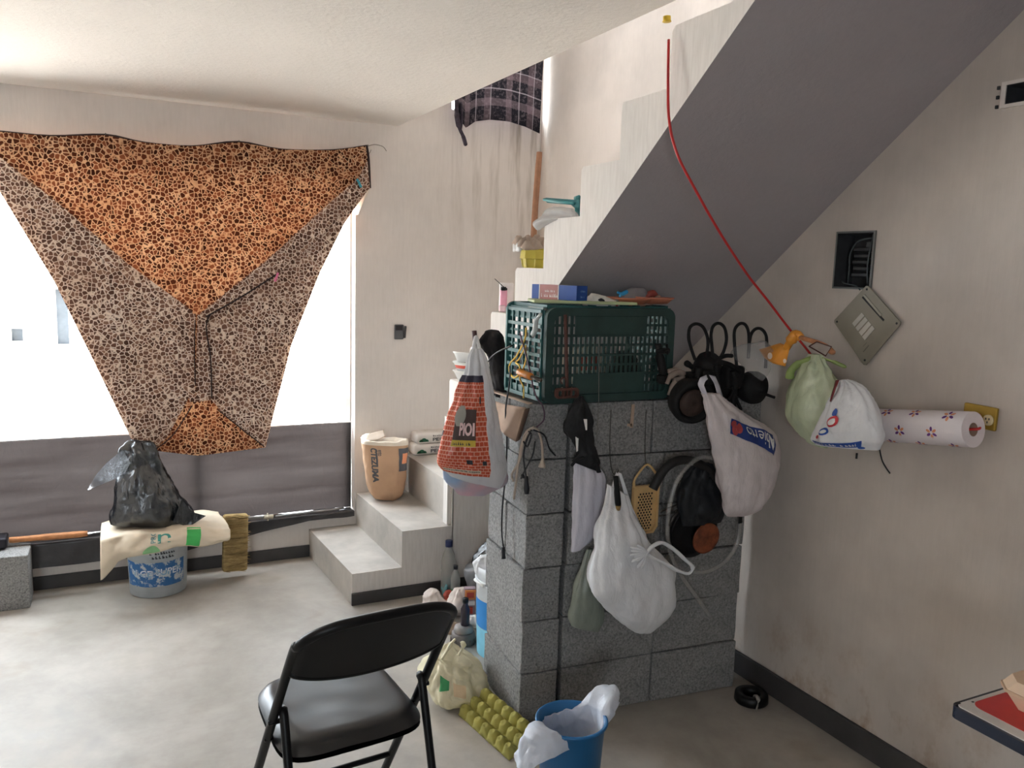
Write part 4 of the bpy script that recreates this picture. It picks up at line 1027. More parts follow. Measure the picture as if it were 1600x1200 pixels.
# clamp at the right edge
M_iron = plain('blackened_iron', (24, 22, 22), 0.75, 0.25, var=0.35, vscale=22, bump=0.4, bscale=40)
gc = thing('iron_clamp', 'dark iron clamp gripping the right edge of the green crate', 'clamp', (1.823, 2.45, 1.337))
m = MB().tube([(1.805, 2.455, 1.412), (1.819, 2.455, 1.36), (1.835, 2.455, 1.3), (1.831, 2.455, 1.264)], [0.012, 0.016, 0.013, 0.012], 8, 4).box((1.825, 2.45, 1.388), (0.05, 0.03, 0.02), None, 0.005).box((1.827, 2.45, 1.284), (0.036, 0.03, 0.03), None, 0.006)
build('frame', m, M_iron, gc, True)
m = MB().tube([(1.786, 2.435, 1.39), (1.837, 2.435, 1.394)], 0.006, 8).tube([(1.83, 2.435, 1.413), (1.835, 2.435, 1.376)], 0.004, 6); build('screw', m, M_iron, gc, True)

# on top of the crate
bd = tag(build('green_board', MB().box((1.545, 2.575, 1.558), (0.37, 0.17, 0.010), Matrix.Rotation(-0.34, 4, 'Z'), 0.002), plain('pale_green_board', (176, 186, 142), 0.6, var=0.08), loc=(1.545, 2.575, 1.553)), 'thin pale green board lying slanted on top of the crate', 'board')
M_bluep = plain('blue_print', (36, 78, 156), 0.45); M_rosep = plain('rose_print', (176, 120, 118), 0.5)
bx = thing('medicine_box', 'long blue and red cardboard box lying on the green board', 'box', (1.50, 2.57, 1.563))
BA, BB_ = V((1.414, 2.66, 1.538)), V((1.479, 2.5, 1.535))
bz0 = 1.564
dirv = V((BB_.x - BA.x, BB_.y - BA.y, 0)); ln = 0.205; dirv.normalize(); perp = V((dirv.y, -dirv.x, 0))
if perp.y > 0: perp = -perp
bc = V((BB_.x, BB_.y, bz0)) - dirv * ln
def bseg(a, b, e, mat, nm):
    c = [bc + dirv * s_ + perp * (-e if q == 0 else 0.062 + e) * 1.0 + V((0, 0, h)) for s_ in (a, b) for q, h in ((0, -0 if e == 0 else 0), (1, 0), (1, 0.052 + e), (0, 0.052 + e))]
    m = MB().add(c, [[0, 1, 2, 3], [7, 6, 5, 4], [0, 4, 5, 1], [1, 5, 6, 2], [2, 6, 7, 3], [3, 7, 4, 0]]); build(nm, m, mat, bx)
perp = -perp
bseg(0, 0.036, 0, M_bluep, 'left_end'); bseg(0.036, 0.125, 0, M_rosep, 'middle'); bseg(0.125, ln, 0, M_bluep, 'right_end')
pface = lambda s0, s1, h0, h1: (lambda u, v: bc + dirv * (s0 + (s1 - s0) * u) + perp * 0.0 + (-perp) * 0.0012 + V((0, 0, h0 + (h1 - h0) * v)))
M_wprint = plain('white_print', (226, 224, 222), 0.6)
m = MB(); squiggle(m, pface(0.045, 0.122, 0.008, 0.021), 12, 7); squiggle(m, pface(0.062, 0.108, 0.026, 0.036), 9, 8)
m.grid(pface(0.034, 0.038, 0.0, 0.052), 1, 1).grid(pface(0.122, 0.126, 0.0, 0.052), 1, 1)
build('lettering', m, M_wprint, bx)
pend = lambda s0, s1, h0, h1: (lambda u, v: bc + dirv * (ln + 0.001) + perp * (s0 + (s1 - s0) * u) + V((0, 0, h0 + (h1 - h0) * v)))
m = MB(); squiggle(m, pend(0.022, 0.05, 0.03, 0.037), 6, 9); squiggle(m, pend(0.022, 0.045, 0.010, 0.017), 5, 10); build('lettering', m, plain('pale_blue_print', (140, 176, 220), 0.6), bx)
YC = 2.56
lv = [((1.552, 2.56, 1.535), (1.678, 2.56, 1.531), 0.04), ((1.546, 2.56, 1.553), (1.683, 2.56, 1.545), 0.05), ((1.556, 2.56, 1.572), (1.671, 2.56, 1.564), 0.045), ((1.582, 2.56, 1.59), (1.634, 2.56, 1.579), 0.02)]
M_wbag = film('white_bag_film', (234, 234, 236), 0.2, 0.0, 0.3, 0.06, 0.07)
pbg = thing('snack_bag', 'crumpled white printed bag beside the blue box on the crate', 'plastic bag', (1.612, 2.56, 1.53))
L = Loft(lv, (0, -1, 0), 0.012, 18, 0, 0, 9); build('body', L.mesh(None, 36, 18, True, True), plain('cream_film', (236, 232, 224), 0.45, var=0.1, bump=0.3), pbg, True)
m = MB(); f_ = onl(L, 62, 50, 0.02, 0.42); m.grid(f_, 4, 6); build('red_print', m, plain('red_ink', (190, 40, 44), 0.5), pbg, True)
m = MB(); f_ = onl(L, 120, 95, 0.5, 0.75); m.grid(lambda u, v: f_(u, 0.5 + (v - 0.5) * (1 - abs(2 * u - 1) * 0.7)), 6, 4); f_ = onl(L, 45, 15, 0.0, 0.25); m.grid(f_, 6, 3); build('dark_print', m, M_ldark, pbg, True)
# orange two-part tray with gloves / rags and a blue clip
M_orange = plain('terracotta_plastic', (202, 128, 100), 0.45)
ot = thing('orange_tray', 'orange plastic two part tray at the right end of the crate top', 'tray', (1.80, 2.58, 1.552))
def dish(c, a_, b_, h, rz):
    M = Matrix.Rotation(rz, 4, 'Z'); n = 28; vs_ = []; fs = []
    for s_, z in ((0.7, 0), (0.92, h * 0.8), (1.0, h), (0.97, h + 0.002), (0.86, h * 0.75), (0.66, 0.004)):
        for k in range(n):
            q = 2 * pi * k / n
            vs_.append(V(c) + M @ V((s_ * a_ * math.copysign(abs(cos(q)) ** 0.5, cos(q)), s_ * b_ * math.copysign(abs(sin(q)) ** 0.5, sin(q)), z)))
    for j in range(5):
        for k in range(n): fs.append([j * n + k, j * n + (k + 1) % n, (j + 1) * n + (k + 1) % n, (j + 1) * n + k])
    fs += [list(range(n))[::-1], [5 * n + k for k in range(n)]]
    return MB().add(vs_, fs)
build('compartment', dish((1.735, 2.565, 1.553), 0.075, 0.085, 0.022, -0.1), M_orange, ot, True)
build('compartment', dish((1.845, 2.565, 1.556), 0.062, 0.085, 0.022, 0.05), M_orange, ot, True)
rg = thing('rag_bundle', 'bundle of grey and red rags heaped in the orange tray', 'rag', (1.80, 2.60, 1.565))
m = MB().tube([(1.741, 2.55, 1.546), (1.798, 2.55, 1.551), (1.846, 2.55, 1.566), (1.869, 2.55, 1.581)], [0.012, 0.016, 0.014], 8, 5, flat=0.7); build('beige_roll', m, plain('beige_cloth', (170, 140, 122), 0.9, bump=0.3), rg, True)
m = MB().tube([(1.82, 2.57, 1.565), (1.839, 2.57, 1.589), (1.859, 2.57, 1.592), (1.878, 2.57, 1.565)], [0.008, 0.013, 0.011, 0.012], 8, 5); build('red_strap', m, plain('red_rubber', (150, 66, 56), 0.5), rg, True)
m = MB().tube([(1.662, 2.53, 1.565), (1.69, 2.53, 1.563), (1.718, 2.53, 1.558)], [0.010, 0.013, 0.008], 8, 4, flat=0.6); build('glove', m, plain('grey_glove', (142, 138, 134), 0.8), rg, True)
L = Loft([((1.74, 2.61, 1.565), (1.87, 2.61, 1.565), 0.03), ((1.75, 2.62, 1.59), (1.86, 2.62, 1.59), 0.035), ((1.79, 2.62, 1.612), (1.85, 2.62, 1.61), 0.015)], (0, -1, 0), 0.01, 16, 0, 0, 12)
build('grey_plastic', L.mesh(None, 30, 12, True, True), plain('grey_film', (150, 146, 146), 0.5), rg, True)
cl = thing('blue_clip', 'small bright blue plastic clip on the rags above the orange tray', 'clip', (1.695, 2.54, 1.588))
m = MB().tube([(1.675, 2.54, 1.595), (1.695, 2.54, 1.59), (1.72, 2.54, 1.6)], [0.005, 0.008, 0.003], 8, 4).tube([(1.685, 2.54, 1.579), (1.692, 2.54, 1.593)], 0.005, 6, 2); build('body', m, plain('bright_blue_plastic', (46, 152, 206), 0.4), cl, True)

# ------------------------------------------------------------------ left side of the stack: brick-print bag, black cloth, cardboard, cords
def brick_bag():
    a = N('brick_print_bag'); uvn = a.coord('UV')
    b = a.n('TexBrick'); b.inputs['Scale'].default_value = 1.0
    mp = a.n('Mapping'); mp.inputs['Scale'].default_value = (13, 13.5, 1); a.l(uvn, mp.inputs['Vector'])
    nz = a.n('TexNoise'); nz.inputs['Scale'].default_value = 3.0; a.l(mp.outputs[0], nz.inputs['Vector'])
    ad = a.n('VectorMath', operation='MULTIPLY_ADD'); a.l(nz.outputs['Color'], ad.inputs[0]); ad.inputs[1].default_value = (0.14, 0.14, 0); a.l(mp.outputs[0], ad.inputs[2])
    a.l(ad.outputs[0], b.inputs['Vector'])
    b.inputs['Color1'].default_value = lin((224, 100, 66)); b.inputs['Color2'].default_value = lin((208, 82, 52)); b.inputs['Mortar'].default_value = lin((246, 190, 168))
    b.inputs['Mortar Size'].default_value = 0.07; b.inputs['Brick Width'].default_value = 1.0; b.inputs['Row Height'].default_value = 0.6
    d = a.n('BsdfDiffuse'); t = a.n('BsdfTranslucent'); g = a.n('BsdfGlossy'); g.inputs['Roughness'].default_value = 0.35
    a.l(b.outputs['Color'], d.inputs[0]); a.l(b.outputs['Color'], t.inputs[0])
    m1 = a.n('MixShader'); m1.inputs[0].default_value = 0.25; a.l(d.outputs[0], m1.inputs[1]); a.l(t.outputs[0], m1.inputs[2])
    m2 = a.n('MixShader'); m2.inputs[0].default_value = 0.05; a.l(m1.outputs[0], m2.inputs[1]); a.l(g.outputs[0], m2.inputs[2])
    return a.done(m2.outputs[0])
kb = thing('brick_print_bag', 'carrier bag printed with orange bricks hanging left of the crate', 'carrier bag', (1.12, 2.64, 1.42))
YK = 2.62
BF = (-0.42, -1, 0)
lv = [((1.057, 2.62, 0.9463), (1.258, 2.62, 0.882), 0.03), ((1.023, 2.62, 0.9812), (1.287, 2.62, 0.9437), 0.055), ((1.018, 2.62, 1.034), (1.277, 2.62, 1.016), 0.065), ((1.04, 2.62, 1.123), (1.256, 2.62, 1.111), 0.055), ((1.071, 2.62, 1.212), (1.233, 2.62, 1.205), 0.045), ((1.103, 2.62, 1.289), (1.211, 2.62, 1.286), 0.035), ((1.125, 2.62, 1.356), (1.189, 2.62, 1.354), 0.025), ((1.139, 2.62, 1.389), (1.173, 2.62, 1.388), 0.014)]
L = Loft(lv, BF, 0.008, 10, 9, 0.006, 2, 0.9, 1.2)
build('bag', L.mesh(None, 64, 44, True, True), M_wbag, kb, True)
m = MB(); f_ = onl(L, 172, 62, 0.10, 0.69, 0.0025); m.grid(f_, 60, 60); bp_ = build('brick_print', m, brick_bag(), kb, True)
m = MB(); f_ = onl(L, 172, 62, 0.69, 0.735, 0.0025); m.grid(f_, 40, 4); build('dark_band', m, plain('navy_print', (52, 48, 66), 0.5), kb, True)
m = MB(); f_ = onl(L, 128, 86, 0.36, 0.53, 0.004); m.grid(f_, 12, 10); build('dark_patch', m, plain('brown_patch_print', (84, 66, 62), 0.6), bp_, True)
m = MB(); f_ = onl(L, 130, 104, 0.44, 0.55, 0.0055); m.grid(lambda u, v: f_(0.5 + (u - 0.5) * (sin(pi * (0.12 + 0.76 * v))), v), 10, 8); build('grey_emblem', m, plain('grey_emblem_print', (170, 166, 156), 0.6), bp_, True)
m = MB(); f_ = onl(L, 114, 88, 0.39, 0.46, 0.006); lettering(m, 'PIOI', f_, 0.04); build('lettering', m, plain('pink_white_print', (238, 206, 204), 0.6), bp_)
m = MB(); f_ = onl(L, 128, 86, 0.335, 0.368, 0.005); m.grid(f_, 10, 3); build('yellow_ribbon', m, plain('yellow_print', (206, 178, 70), 0.6), bp_, True)
m = MB(); f_ = onl(L, 124, 92, 0.343, 0.360, 0.0065); squiggle(m, f_, 9, 11); build('lettering', m, M_ldark, bp_)
m = MB(); f_ = onl(L, 150, 80, 0.128, 0.158, 0.004); m.grid(f_, 24, 2); build('caption_strip', m, plain('cream_print', (232, 214, 190), 0.6), bp_, True)
m = MB(); f_ = onl(L, 148, 82, 0.133, 0.153, 0.006); lettering(m, 'www.pollineria.com', f_, 0.03); build('lettering', m, M_ldark, bp_)
m = MB()
for a0, a1, t0, t1 in ((98, 90, 0.215, 0.25), (76, 69, 0.205, 0.24), (166, 160, 0.38, 0.41), (80, 76, 0.56, 0.60)): m.grid(onl(L, a0, a1, t0, t1, 0.0045), 2, 2)
build('dark_square_print', m, M_ldark, bp_)
m = MB().tube([(1.147, 2.62, 1.364), (1.159, 2.65, 1.397), (1.179, 2.68, 1.426), (1.176, 2.65, 1.397), (1.171, 2.62, 1.364)], [0.010, 0.007, 0.006, 0.007, 0.010], 8, 5)
build('handle', m, M_wbag, kb, True)
lv = [((1.108, 2.65, 0.8645), (1.221, 2.65, 0.8489), 0.02), ((1.055, 2.65, 0.9254), (1.293, 2.65, 0.8881), 0.05), ((1.049, 2.65, 0.9723), (1.296, 2.65, 0.936), 0.055), ((1.068, 2.65, 1.012), (1.269, 2.65, 0.986), 0.04)]
L2 = Loft(lv, BF, 0.010, 13, 5, 0.008, 13)
a = N('pastel_bag_film'); co = a.coord()
cc = a.ramp(a.noise(co, 7, 2), [(0.35, lin((168, 192, 218))), (0.5, lin((196, 190, 196))), (0.68, lin((224, 184, 190)))])
d = a.n('BsdfDiffuse'); t = a.n('BsdfTranslucent'); a.l(cc, d.inputs[0]); a.l(cc, t.inputs[0]); mx = a.n('MixShader'); mx.inputs[0].default_value = 0.35; a.l(d.outputs[0], mx.inputs[1]); a.l(t.outputs[0], mx.inputs[2])
M_pastel = a.done(mx.outputs[0])
tag(build('pastel_bag', L2.mesh(None, 48, 24, True, True), M_pastel, None, True, loc=(1.174, 2.65, 0.9104)), 'pale blue and pink plastic bag bulging below the brick printed bag', 'plastic bag')
hk = tag(build('wooden_hook', MB().tube([(1.175, 2.69, 1.446), (1.181, 2.69, 1.404), (1.195, 2.69, 1.37), (1.204, 2.69, 1.381)], [0.009, 0.0095, 0.008, 0.005], 10, 5), plain('dark_red_wood', (74, 44, 44), 0.5), None, True, loc=(1.181, 2.69, 1.404)), 'dark reddish wooden hook from which the brick printed bag hangs', 'hook')
lv = [((1.331, 2.84, 1.184), (1.408, 2.84, 1.171), 0.05), ((1.318, 2.84, 1.254), (1.405, 2.84, 1.239), 0.05), ((1.311, 2.86, 1.326), (1.407, 2.86, 1.312), 0.05), ((1.285, 2.87, 1.38), (1.393, 2.87, 1.386), 0.045), ((1.305, 2.87, 1.424), (1.376, 2.87, 1.418), 0.035), ((1.326, 2.87, 1.436), (1.353, 2.87, 1.433), 0.012)]
L = Loft(lv, BF, 0.022, 9, 5, 0.008, 16)
tag(build('black_cloth', L.mesh(None, 44, 30, True, True), plain('black_cloth_dark', (30, 26, 27), 0.95, bump=0.3), None, True, loc=(1.366, 2.84, 1.178)), 'black cloth draped in a heap on the stack left of the green crate', 'cloth')
# cardboard on top of the stack, folded over the left edge
M_card = plain('brown_cardboard', (176, 152, 134), 0.9, var=0.1, bump=0.1)
ck = thing('cardboard_sheet', 'torn brown cardboard folded over the left edge of the stack', 'cardboard', (1.30, 2.66, 1.20))
m = MB(); XS = 1.298
ruled(m, [(1.305, 2.807, 1.173), (1.305, 2.684, 1.175), (1.305, 2.52, 1.19)], [(1.278, 2.665, 1.085), (1.278, 2.621, 1.074), (1.278, 2.538, 1.067)], 14, 8, wav(0.004, 2))
build('front_flap', m, M_card, ck, True, solid=0.006)
m = MB(); ruled(m, [(1.33, 2.90, 1.205), (1.305, 2.90, 1.205)], [(1.33, 2.52, 1.204), (1.31, 2.52, 1.204)], 2, 8)
build('top_flap', m, M_card, ck, True, solid=0.005)
m = MB(); ruled(m, [(1.277, 2.535, 1.068), (1.277, 2.509, 1.123), (1.277, 2.475, 1.192)], [(1.302, 2.555, 1.071), (1.302, 2.529, 1.123), (1.302, 2.49, 1.193)], 10, 3, wav(0.004, 6))
build('torn_edge', m, plain('dark_cardboard', (116, 94, 80), 0.95), ck, True, solid=0.004)
XC = 1.285
def cord(name, label, runs, r, mat, plugs=(), loc=None):
    t = thing(name, label, 'cord', loc or runs[0][0])
    m = MB()
    for q in runs: m.tube(q, r, 6, 5)
    build('wire', m, mat, t, True)
    for pts, rr, pm in plugs: build('plug', MB().tube(pts, rr, 8, 3), pm, t, True)
    return t
M_cordb = plain('black_cable', (30, 30, 34), 0.5); M_cordw = plain('cream_cable', (178, 164, 150), 0.55)
cord('long_black_cord', 'long black cord running from the crate down the left face of the stack', [[(1.26, 2.554, 1.405), (1.26, 2.71, 1.353), (1.26, 2.808, 1.272), (1.26, 2.845, 1.181)] , [(1.292, 2.63, 1.324), (1.292, 2.631, 1.259), (1.292, 2.656, 1.161), (1.292, 2.638, 1.046), (1.292, 2.64, 0.9266), (1.292, 2.659, 0.8007), (1.292, 2.659, 0.703), (1.292, 2.638, 0.6406)]], 0.0032, M_cordb, [([(1.292, 2.644, 0.6461), (1.292, 2.636, 0.6045)], [0.0075, 0.009], M_cordb)])
cord('white_cable_bundle', 'bundle of cream cables with a plug hooked at the corner of the stack', [[(1.285, 2.42, 1.139), (1.285, 2.475, 1.113), (1.285, 2.51, 1.05), (1.285, 2.534, 0.9525), (1.285, 2.553, 0.8543)], [(1.317, 2.49, 1.124), (1.338, 2.49, 1.114), (1.355, 2.49, 1.072), (1.362, 2.49, 1.007)], [(1.285, 2.438, 1.131), (1.285, 2.492, 1.076), (1.285, 2.517, 1.002), (1.285, 2.574, 0.9429), (1.285, 2.562, 0.9176)]], 0.0045, M_cordw, [([(1.361, 2.488, 1.012), (1.359, 2.488, 0.9802)], [0.006, 0.012, 0.014], M_cordw)])
cord('black_cable_bundle', 'tangle of thin black cables with a plug below the cream cables', [[(1.277, 2.423, 1.13), (1.277, 2.458, 1.083), (1.277, 2.473, 1.024), (1.277, 2.449, 0.9619)], [(1.321, 2.488, 1.115), (1.363, 2.488, 1.095), (1.385, 2.488, 1.047), (1.401, 2.488, 1.028), (1.412, 2.488, 1.018)], [(1.281, 2.4, 1.095), (1.281, 2.415, 1.043), (1.281, 2.468, 0.9797), (1.281, 2.495, 0.9437)], [(1.279, 2.481, 1.079), (1.279, 2.451, 1.067), (1.279, 2.425, 1.112), (1.279, 2.445, 1.121)]], 0.003, M_cordb, [([(1.277, 2.449, 0.9641), (1.277, 2.44, 0.9032)], [0.007, 0.011, 0.008], M_cordb), ([(1.277, 2.478, 0.9617), (1.277, 2.468, 0.9551)], 0.006, M_cordb)])
tag(build('purple_cord', MB().tube([(1.32, 2.617, 1.444), (1.32, 2.562, 1.369), (1.32, 2.529, 1.317), (1.32, 2.506, 1.275)] + [(1.325, 2.485, 1.233), (1.352, 2.485, 1.198), (1.359, 2.485, 1.152), (1.33, 2.485, 1.125)], 0.0028, 6, 5), plain('purple_cable', (84, 58, 76), 0.5), None, True, loc=(1.32, 2.617, 1.444)), 'thin purple cord hanging from the crate corner to the cable bundle', 'cord')

# ------------------------------------------------------------------ hanging in front of the stack
M_white_film = film('white_carrier_film', (244, 245, 248), 0.16, 0.02, 0.28, 0.05, 0.08)
M_grey_film = film('greenish_film', (168, 176, 162), 0.25, 0.12, 0.3, 0.1, 0.08)
M_thin_film = film('thin_white_film', (228, 226, 236), 0.2, 0.03, 0.3, 0.06, 0.07)
M_blackc = plain('black_polyester', (22, 22, 24), 0.8, bump=0.3)
# black cloth over a nail with a white bag sticking out below
bc_ = thing('black_jacket', 'black cloth hanging at the corner of the stack above a white bag', 'cloth', (1.485, 2.43, 1.075))
YB = 2.425
lv = [((1.438, 2.425, 1.011), (1.562, 2.425, 0.9598), 0.012), ((1.457, 2.425, 1.056), (1.543, 2.425, 1.022), 0.03), ((1.413, 2.425, 1.113), (1.523, 2.425, 1.097), 0.035), ((1.411, 2.425, 1.16), (1.515, 2.425, 1.155), 0.038), ((1.44, 2.425, 1.21), (1.497, 2.425, 1.208), 0.035), ((1.459, 2.425, 1.241), (1.485, 2.425, 1.235), 0.012)]
L = Loft(lv, (-0.3, -1, 0), 0.014, 12, 5, 0.006, 18)
build('cloth', L.mesh(None, 40, 30, True, True), M_blackc, bc_, True)
m = MB(); ruled(m, [(1.456, 2.38, 1.166), (1.466, 2.38, 1.127)], [(1.469, 2.38, 1.165), (1.471, 2.38, 1.127)], 2, 1); ruled(m, [(1.434, 2.395, 1.113), (1.442, 2.395, 1.049)], [(1.447, 2.395, 1.107), (1.447, 2.395, 1.053)], 2, 1); build('white_tag', m, M_foam, bc_, solid=0.002)
m = MB().tube([(1.433, 2.41, 0.9968), (1.463, 2.41, 1.022), (1.515, 2.41, 1.018), (1.547, 2.41, 0.9646)], 0.010, 8, 5, flat=0.5); build('hem', m, M_blackc, bc_, True)
YB2 = 2.44
lv = [((1.465, 2.44, 0.6736), (1.505, 2.44, 0.6781), 0.012), ((1.462, 2.44, 0.7379), (1.557, 2.44, 0.7196), 0.025), ((1.46, 2.44, 0.8438), (1.584, 2.44, 0.8194), 0.028), ((1.461, 2.44, 0.9369), (1.595, 2.44, 0.9205), 0.028), ((1.461, 2.44, 1.002), (1.577, 2.44, 0.9621), 0.022), ((1.473, 2.44, 1.019), (1.535, 2.44, 0.9959), 0.012)]
L = Loft(lv, (-0.3, -1, 0), 0.005, 12, 9, 0.006, 20)
tag(build('white_long_bag', L.mesh(None, 44, 26, True, True), M_thin_film, None, True, loc=(1.524, 2.44, 0.6709)), 'long white plastic bag hanging below the black cloth on the stack', 'plastic bag')
lv = [((1.481, 2.44, 0.3917), (1.597, 2.44, 0.3519), 0.02), ((1.465, 2.44, 0.4333), (1.617, 2.44, 0.3983), 0.03), ((1.476, 2.44, 0.4971), (1.602, 2.44, 0.4701), 0.03), ((1.489, 2.44, 0.5675), (1.571, 2.44, 0.5484), 0.03), ((1.513, 2.44, 0.6243), (1.562, 2.44, 0.6177), 0.018), ((1.532, 2.44, 0.6747), (1.565, 2.44, 0.6705), 0.010)]
L = Loft(lv, (-0.2, -1, 0), 0.006, 13, 8, 0.005, 22)
tag(build('green_grey_bag', L.mesh(None, 44, 26, True, True), M_grey_film, None, True, loc=(1.546, 2.44, 0.3755)), 'small greenish grey plastic bag hanging low behind the big white bag', 'plastic bag')
# big white bag
YW_ = 2.325
wb = thing('white_carrier_bag', 'big full white carrier bag hanging from a wire on the stack front', 'carrier bag', (1.67, 2.325, 0.3903))
lv = [((1.656, 2.325, 0.3951), (1.749, 2.325, 0.374), 0.04), ((1.556, 2.325, 0.4814), (1.82, 2.325, 0.4261), 0.08), ((1.486, 2.325, 0.5629), (1.838, 2.325, 0.5097), 0.095), ((1.458, 2.325, 0.6479), (1.826, 2.325, 0.5972), 0.09), ((1.48, 2.325, 0.7369), (1.74, 2.325, 0.7001), 0.07), ((1.506, 2.325, 0.8252), (1.688, 2.325, 0.7702), 0.05), ((1.542, 2.345, 0.8845), (1.657, 2.345, 0.8265), 0.035), ((1.556, 2.355, 0.931), (1.639, 2.355, 0.884), 0.022)]
L = Loft(lv, (-0.25, -1, 0), 0.017, 7, 11, 0.005, 24, 0.88, 1.3)
build('bag', L.mesh(None, 64, 48, True, True), M_white_film, wb, True)
m = MB(); ruled(m, [(1.564, 2.36, 0.8968), (1.575, 2.36, 0.9466), (1.586, 2.36, 0.9731)], [(1.585, 2.345, 0.8757), (1.581, 2.345, 0.9382), (1.587, 2.345, 0.972)], 12, 4, wav(0.003, 2)); ruled(m, [(1.601, 2.37, 0.9696), (1.617, 2.37, 0.9265), (1.646, 2.37, 0.8442), (1.695, 2.37, 0.7631)], [(1.608, 2.36, 0.9667), (1.627, 2.36, 0.9235), (1.661, 2.36, 0.8407), (1.705, 2.36, 0.7602)], 16, 5, wav(0.004, 3))
build('handle', m, M_white_film, wb, True, solid=0.0015)
m = MB()
K = V((1.629, 2.225, 0.7232))
for k in range(9):
    a_ = rad(140 + k * 15 + 7 * ns((k, 2, 1), 1.7)); rk = 0.040 + 0.03 * abs(ns((k, 5, 3), 1.3)) + 0.012 * (k % 2); q = K + V((rk * 1.1 * cos(a_), 0.004, rk * sin(a_)))
    m.tube([K + V((0, -0.004, 0)), K.lerp(q, 0.5) + V((0, -0.012, 0.004)), q], [0.007, 0.009, 0.003], 6, 4, flat=0.6)
build('gathered_knot', m, M_white_film, wb, True)
m = MB().tube([(1.627, 2.222, 0.7107), (1.652, 2.222, 0.7371), (1.694, 2.222, 0.7478), (1.746, 2.222, 0.7185), (1.798, 2.222, 0.6744), (1.835, 2.222, 0.6413), (1.819, 2.222, 0.6199), (1.773, 2.222, 0.6357), (1.722, 2.222, 0.666), (1.677, 2.222, 0.6905), (1.638, 2.222, 0.7139)], [0.011, 0.013, 0.011, 0.010, 0.009, 0.009, 0.010, 0.011, 0.010, 0.009, 0.010], 8, 5, flat=0.55)
build('free_handle', m, M_white_film, wb, True)
hn = tag(build('wire_hook', MB().tube([(1.6, 2.432, 1.183), (1.602, 2.432, 1.044), (1.615, 2.432, 0.9609), (1.632, 2.432, 0.9453), (1.645, 2.432, 0.9608)], 0.0018, 6, 5), M_nail, None, True, loc=(1.6, 2.432, 1.183)), 'thin steel wire holding the big white bag on the stack front', 'wire')
pkn = thing('black_knife', 'black handled kitchen knife hanging in the mouth of the big white bag', 'knife', (1.62, 2.4, 0.8858))
build('handle', MB().tube([(1.544, 2.3, 0.9773), (1.553, 2.3, 0.9181), (1.56, 2.3, 0.872)], [0.009, 0.011, 0.010], 10, 4, flat=0.6), M_blackm, pkn, True)
build('bolster', MB().tube([(1.56, 2.3, 0.872), (1.561, 2.3, 0.856)], [0.010, 0.007], 8), plain('brass_dull', (160, 130, 80), 0.4, 0.5), pkn, True)
# grater
gt = thing('grater', 'beige plastic hand grater hanging on a wire on the stack front', 'grater', (1.78, 2.43, 0.716))
a = (1.716, 2.43, 0.8642); b = (1.823, 2.43, 0.8541); GX0, GX1 = (1.713, 2.43, 0.8693)[0], (1.825, 2.43, 0.8587)[0]
GZ0, GZ1, GZ2 = (1.78, 2.43, 0.7085)[2], (1.768, 2.43, 0.8957)[2], (1.764, 2.43, 0.9685)[2]
GC, GW = (GX0 + GX1) / 2, (GX1 - GX0) / 2
M_grater = plain('beige_plastic', (212, 176, 122), 0.45)
m = MB()
ch_ = 0.018
out = [(GX0, GZ0 + 0.024), (GX0 + ch_, GZ0), (GX1 - ch_, GZ0), (GX1, GZ0 + 0.024), (GX1, GZ1 - 0.004), (GX0, GZ1 - 0.004)]
sc_ = lambda q, k: (GC + (q[0] - GC) * k, (GZ0 + GZ1) / 2 + (q[1] - (GZ0 + GZ1) / 2) * (1 - (1 - k) * 0.5))
o1 = [V((x, 2.442, z)) for x, z in out]; o0 = [V((x, 2.424, z)) for x, z in out]; i0 = [V((*sc_(q, 0.84)[:1], 2.424, sc_(q, 0.84)[1])) for q in out]; i1 = [V((sc_(q, 0.84)[0], 2.434, sc_(q, 0.84)[1])) for q in out]
frame(m, o0, o1, i0, i1)
build('frame', m, M_grater, gt)
bl_p = build('blade_panel', MB().prism([V((sc_(q, 0.86)[0], 2.434, sc_(q, 0.86)[1])) for q in out], (0, 0.004, 0)), M_grater, gt)
m = MB()
for j in range(14):
    for i in range(5):
        x = GC + (i - 2.0 + (0.25 if j % 2 else -0.25)) * 0.0128; z = GZ0 + 0.018 + j * 0.0102
        if abs(x - GC) > GW * 0.74 or z > GZ1 - 0.010: continue
        m.span((x - 0.003, 2.4325, z - 0.0032), (x + 0.003, 2.4345, z + 0.0032))
build('grating_holes', m, plain('hole_brown', (62, 48, 40), 0.8), bl_p)
m = MB().tube([(GX0 + 0.004, 2.433, GZ1 - 0.01), (GX0 + 0.004, 2.433, GZ1 + 0.022), (GC - 0.012, 2.433, GZ2 - 0.004), (GC + 0.012, 2.433, GZ2 - 0.004), (GX1 - 0.004, 2.433, GZ1 + 0.022), (GX1 - 0.004, 2.433, GZ1 - 0.01)], 0.0055, 8, 6, flat=0.8)
build('handle_loop', m, M_grater, gt, True)
tag(build('wire_hook', MB().tube([(1.752, 2.432, 1.176), (1.755, 2.432, 1.034), (1.765, 2.432, 0.9655), (1.778, 2.432, 0.9525)], 0.0016, 6, 5), M_nail, None, True, loc=(1.752, 2.432, 1.176)), 'thin steel wire holding the beige grater on the stack front', 'wire')
tag(build('hanging_thread', MB().tube([(1.541, 2.44, 1.445), (1.547, 2.44, 1.321), (1.552, 2.44, 1.185), (1.55, 2.44, 1.069)], 0.0012, 5, 4), plain('grey_thread', (130, 126, 120), 0.8), None, True, loc=(1.545, 2.44, 1.367)), 'grey thread hanging straight down across the front of the green crate', 'thread')
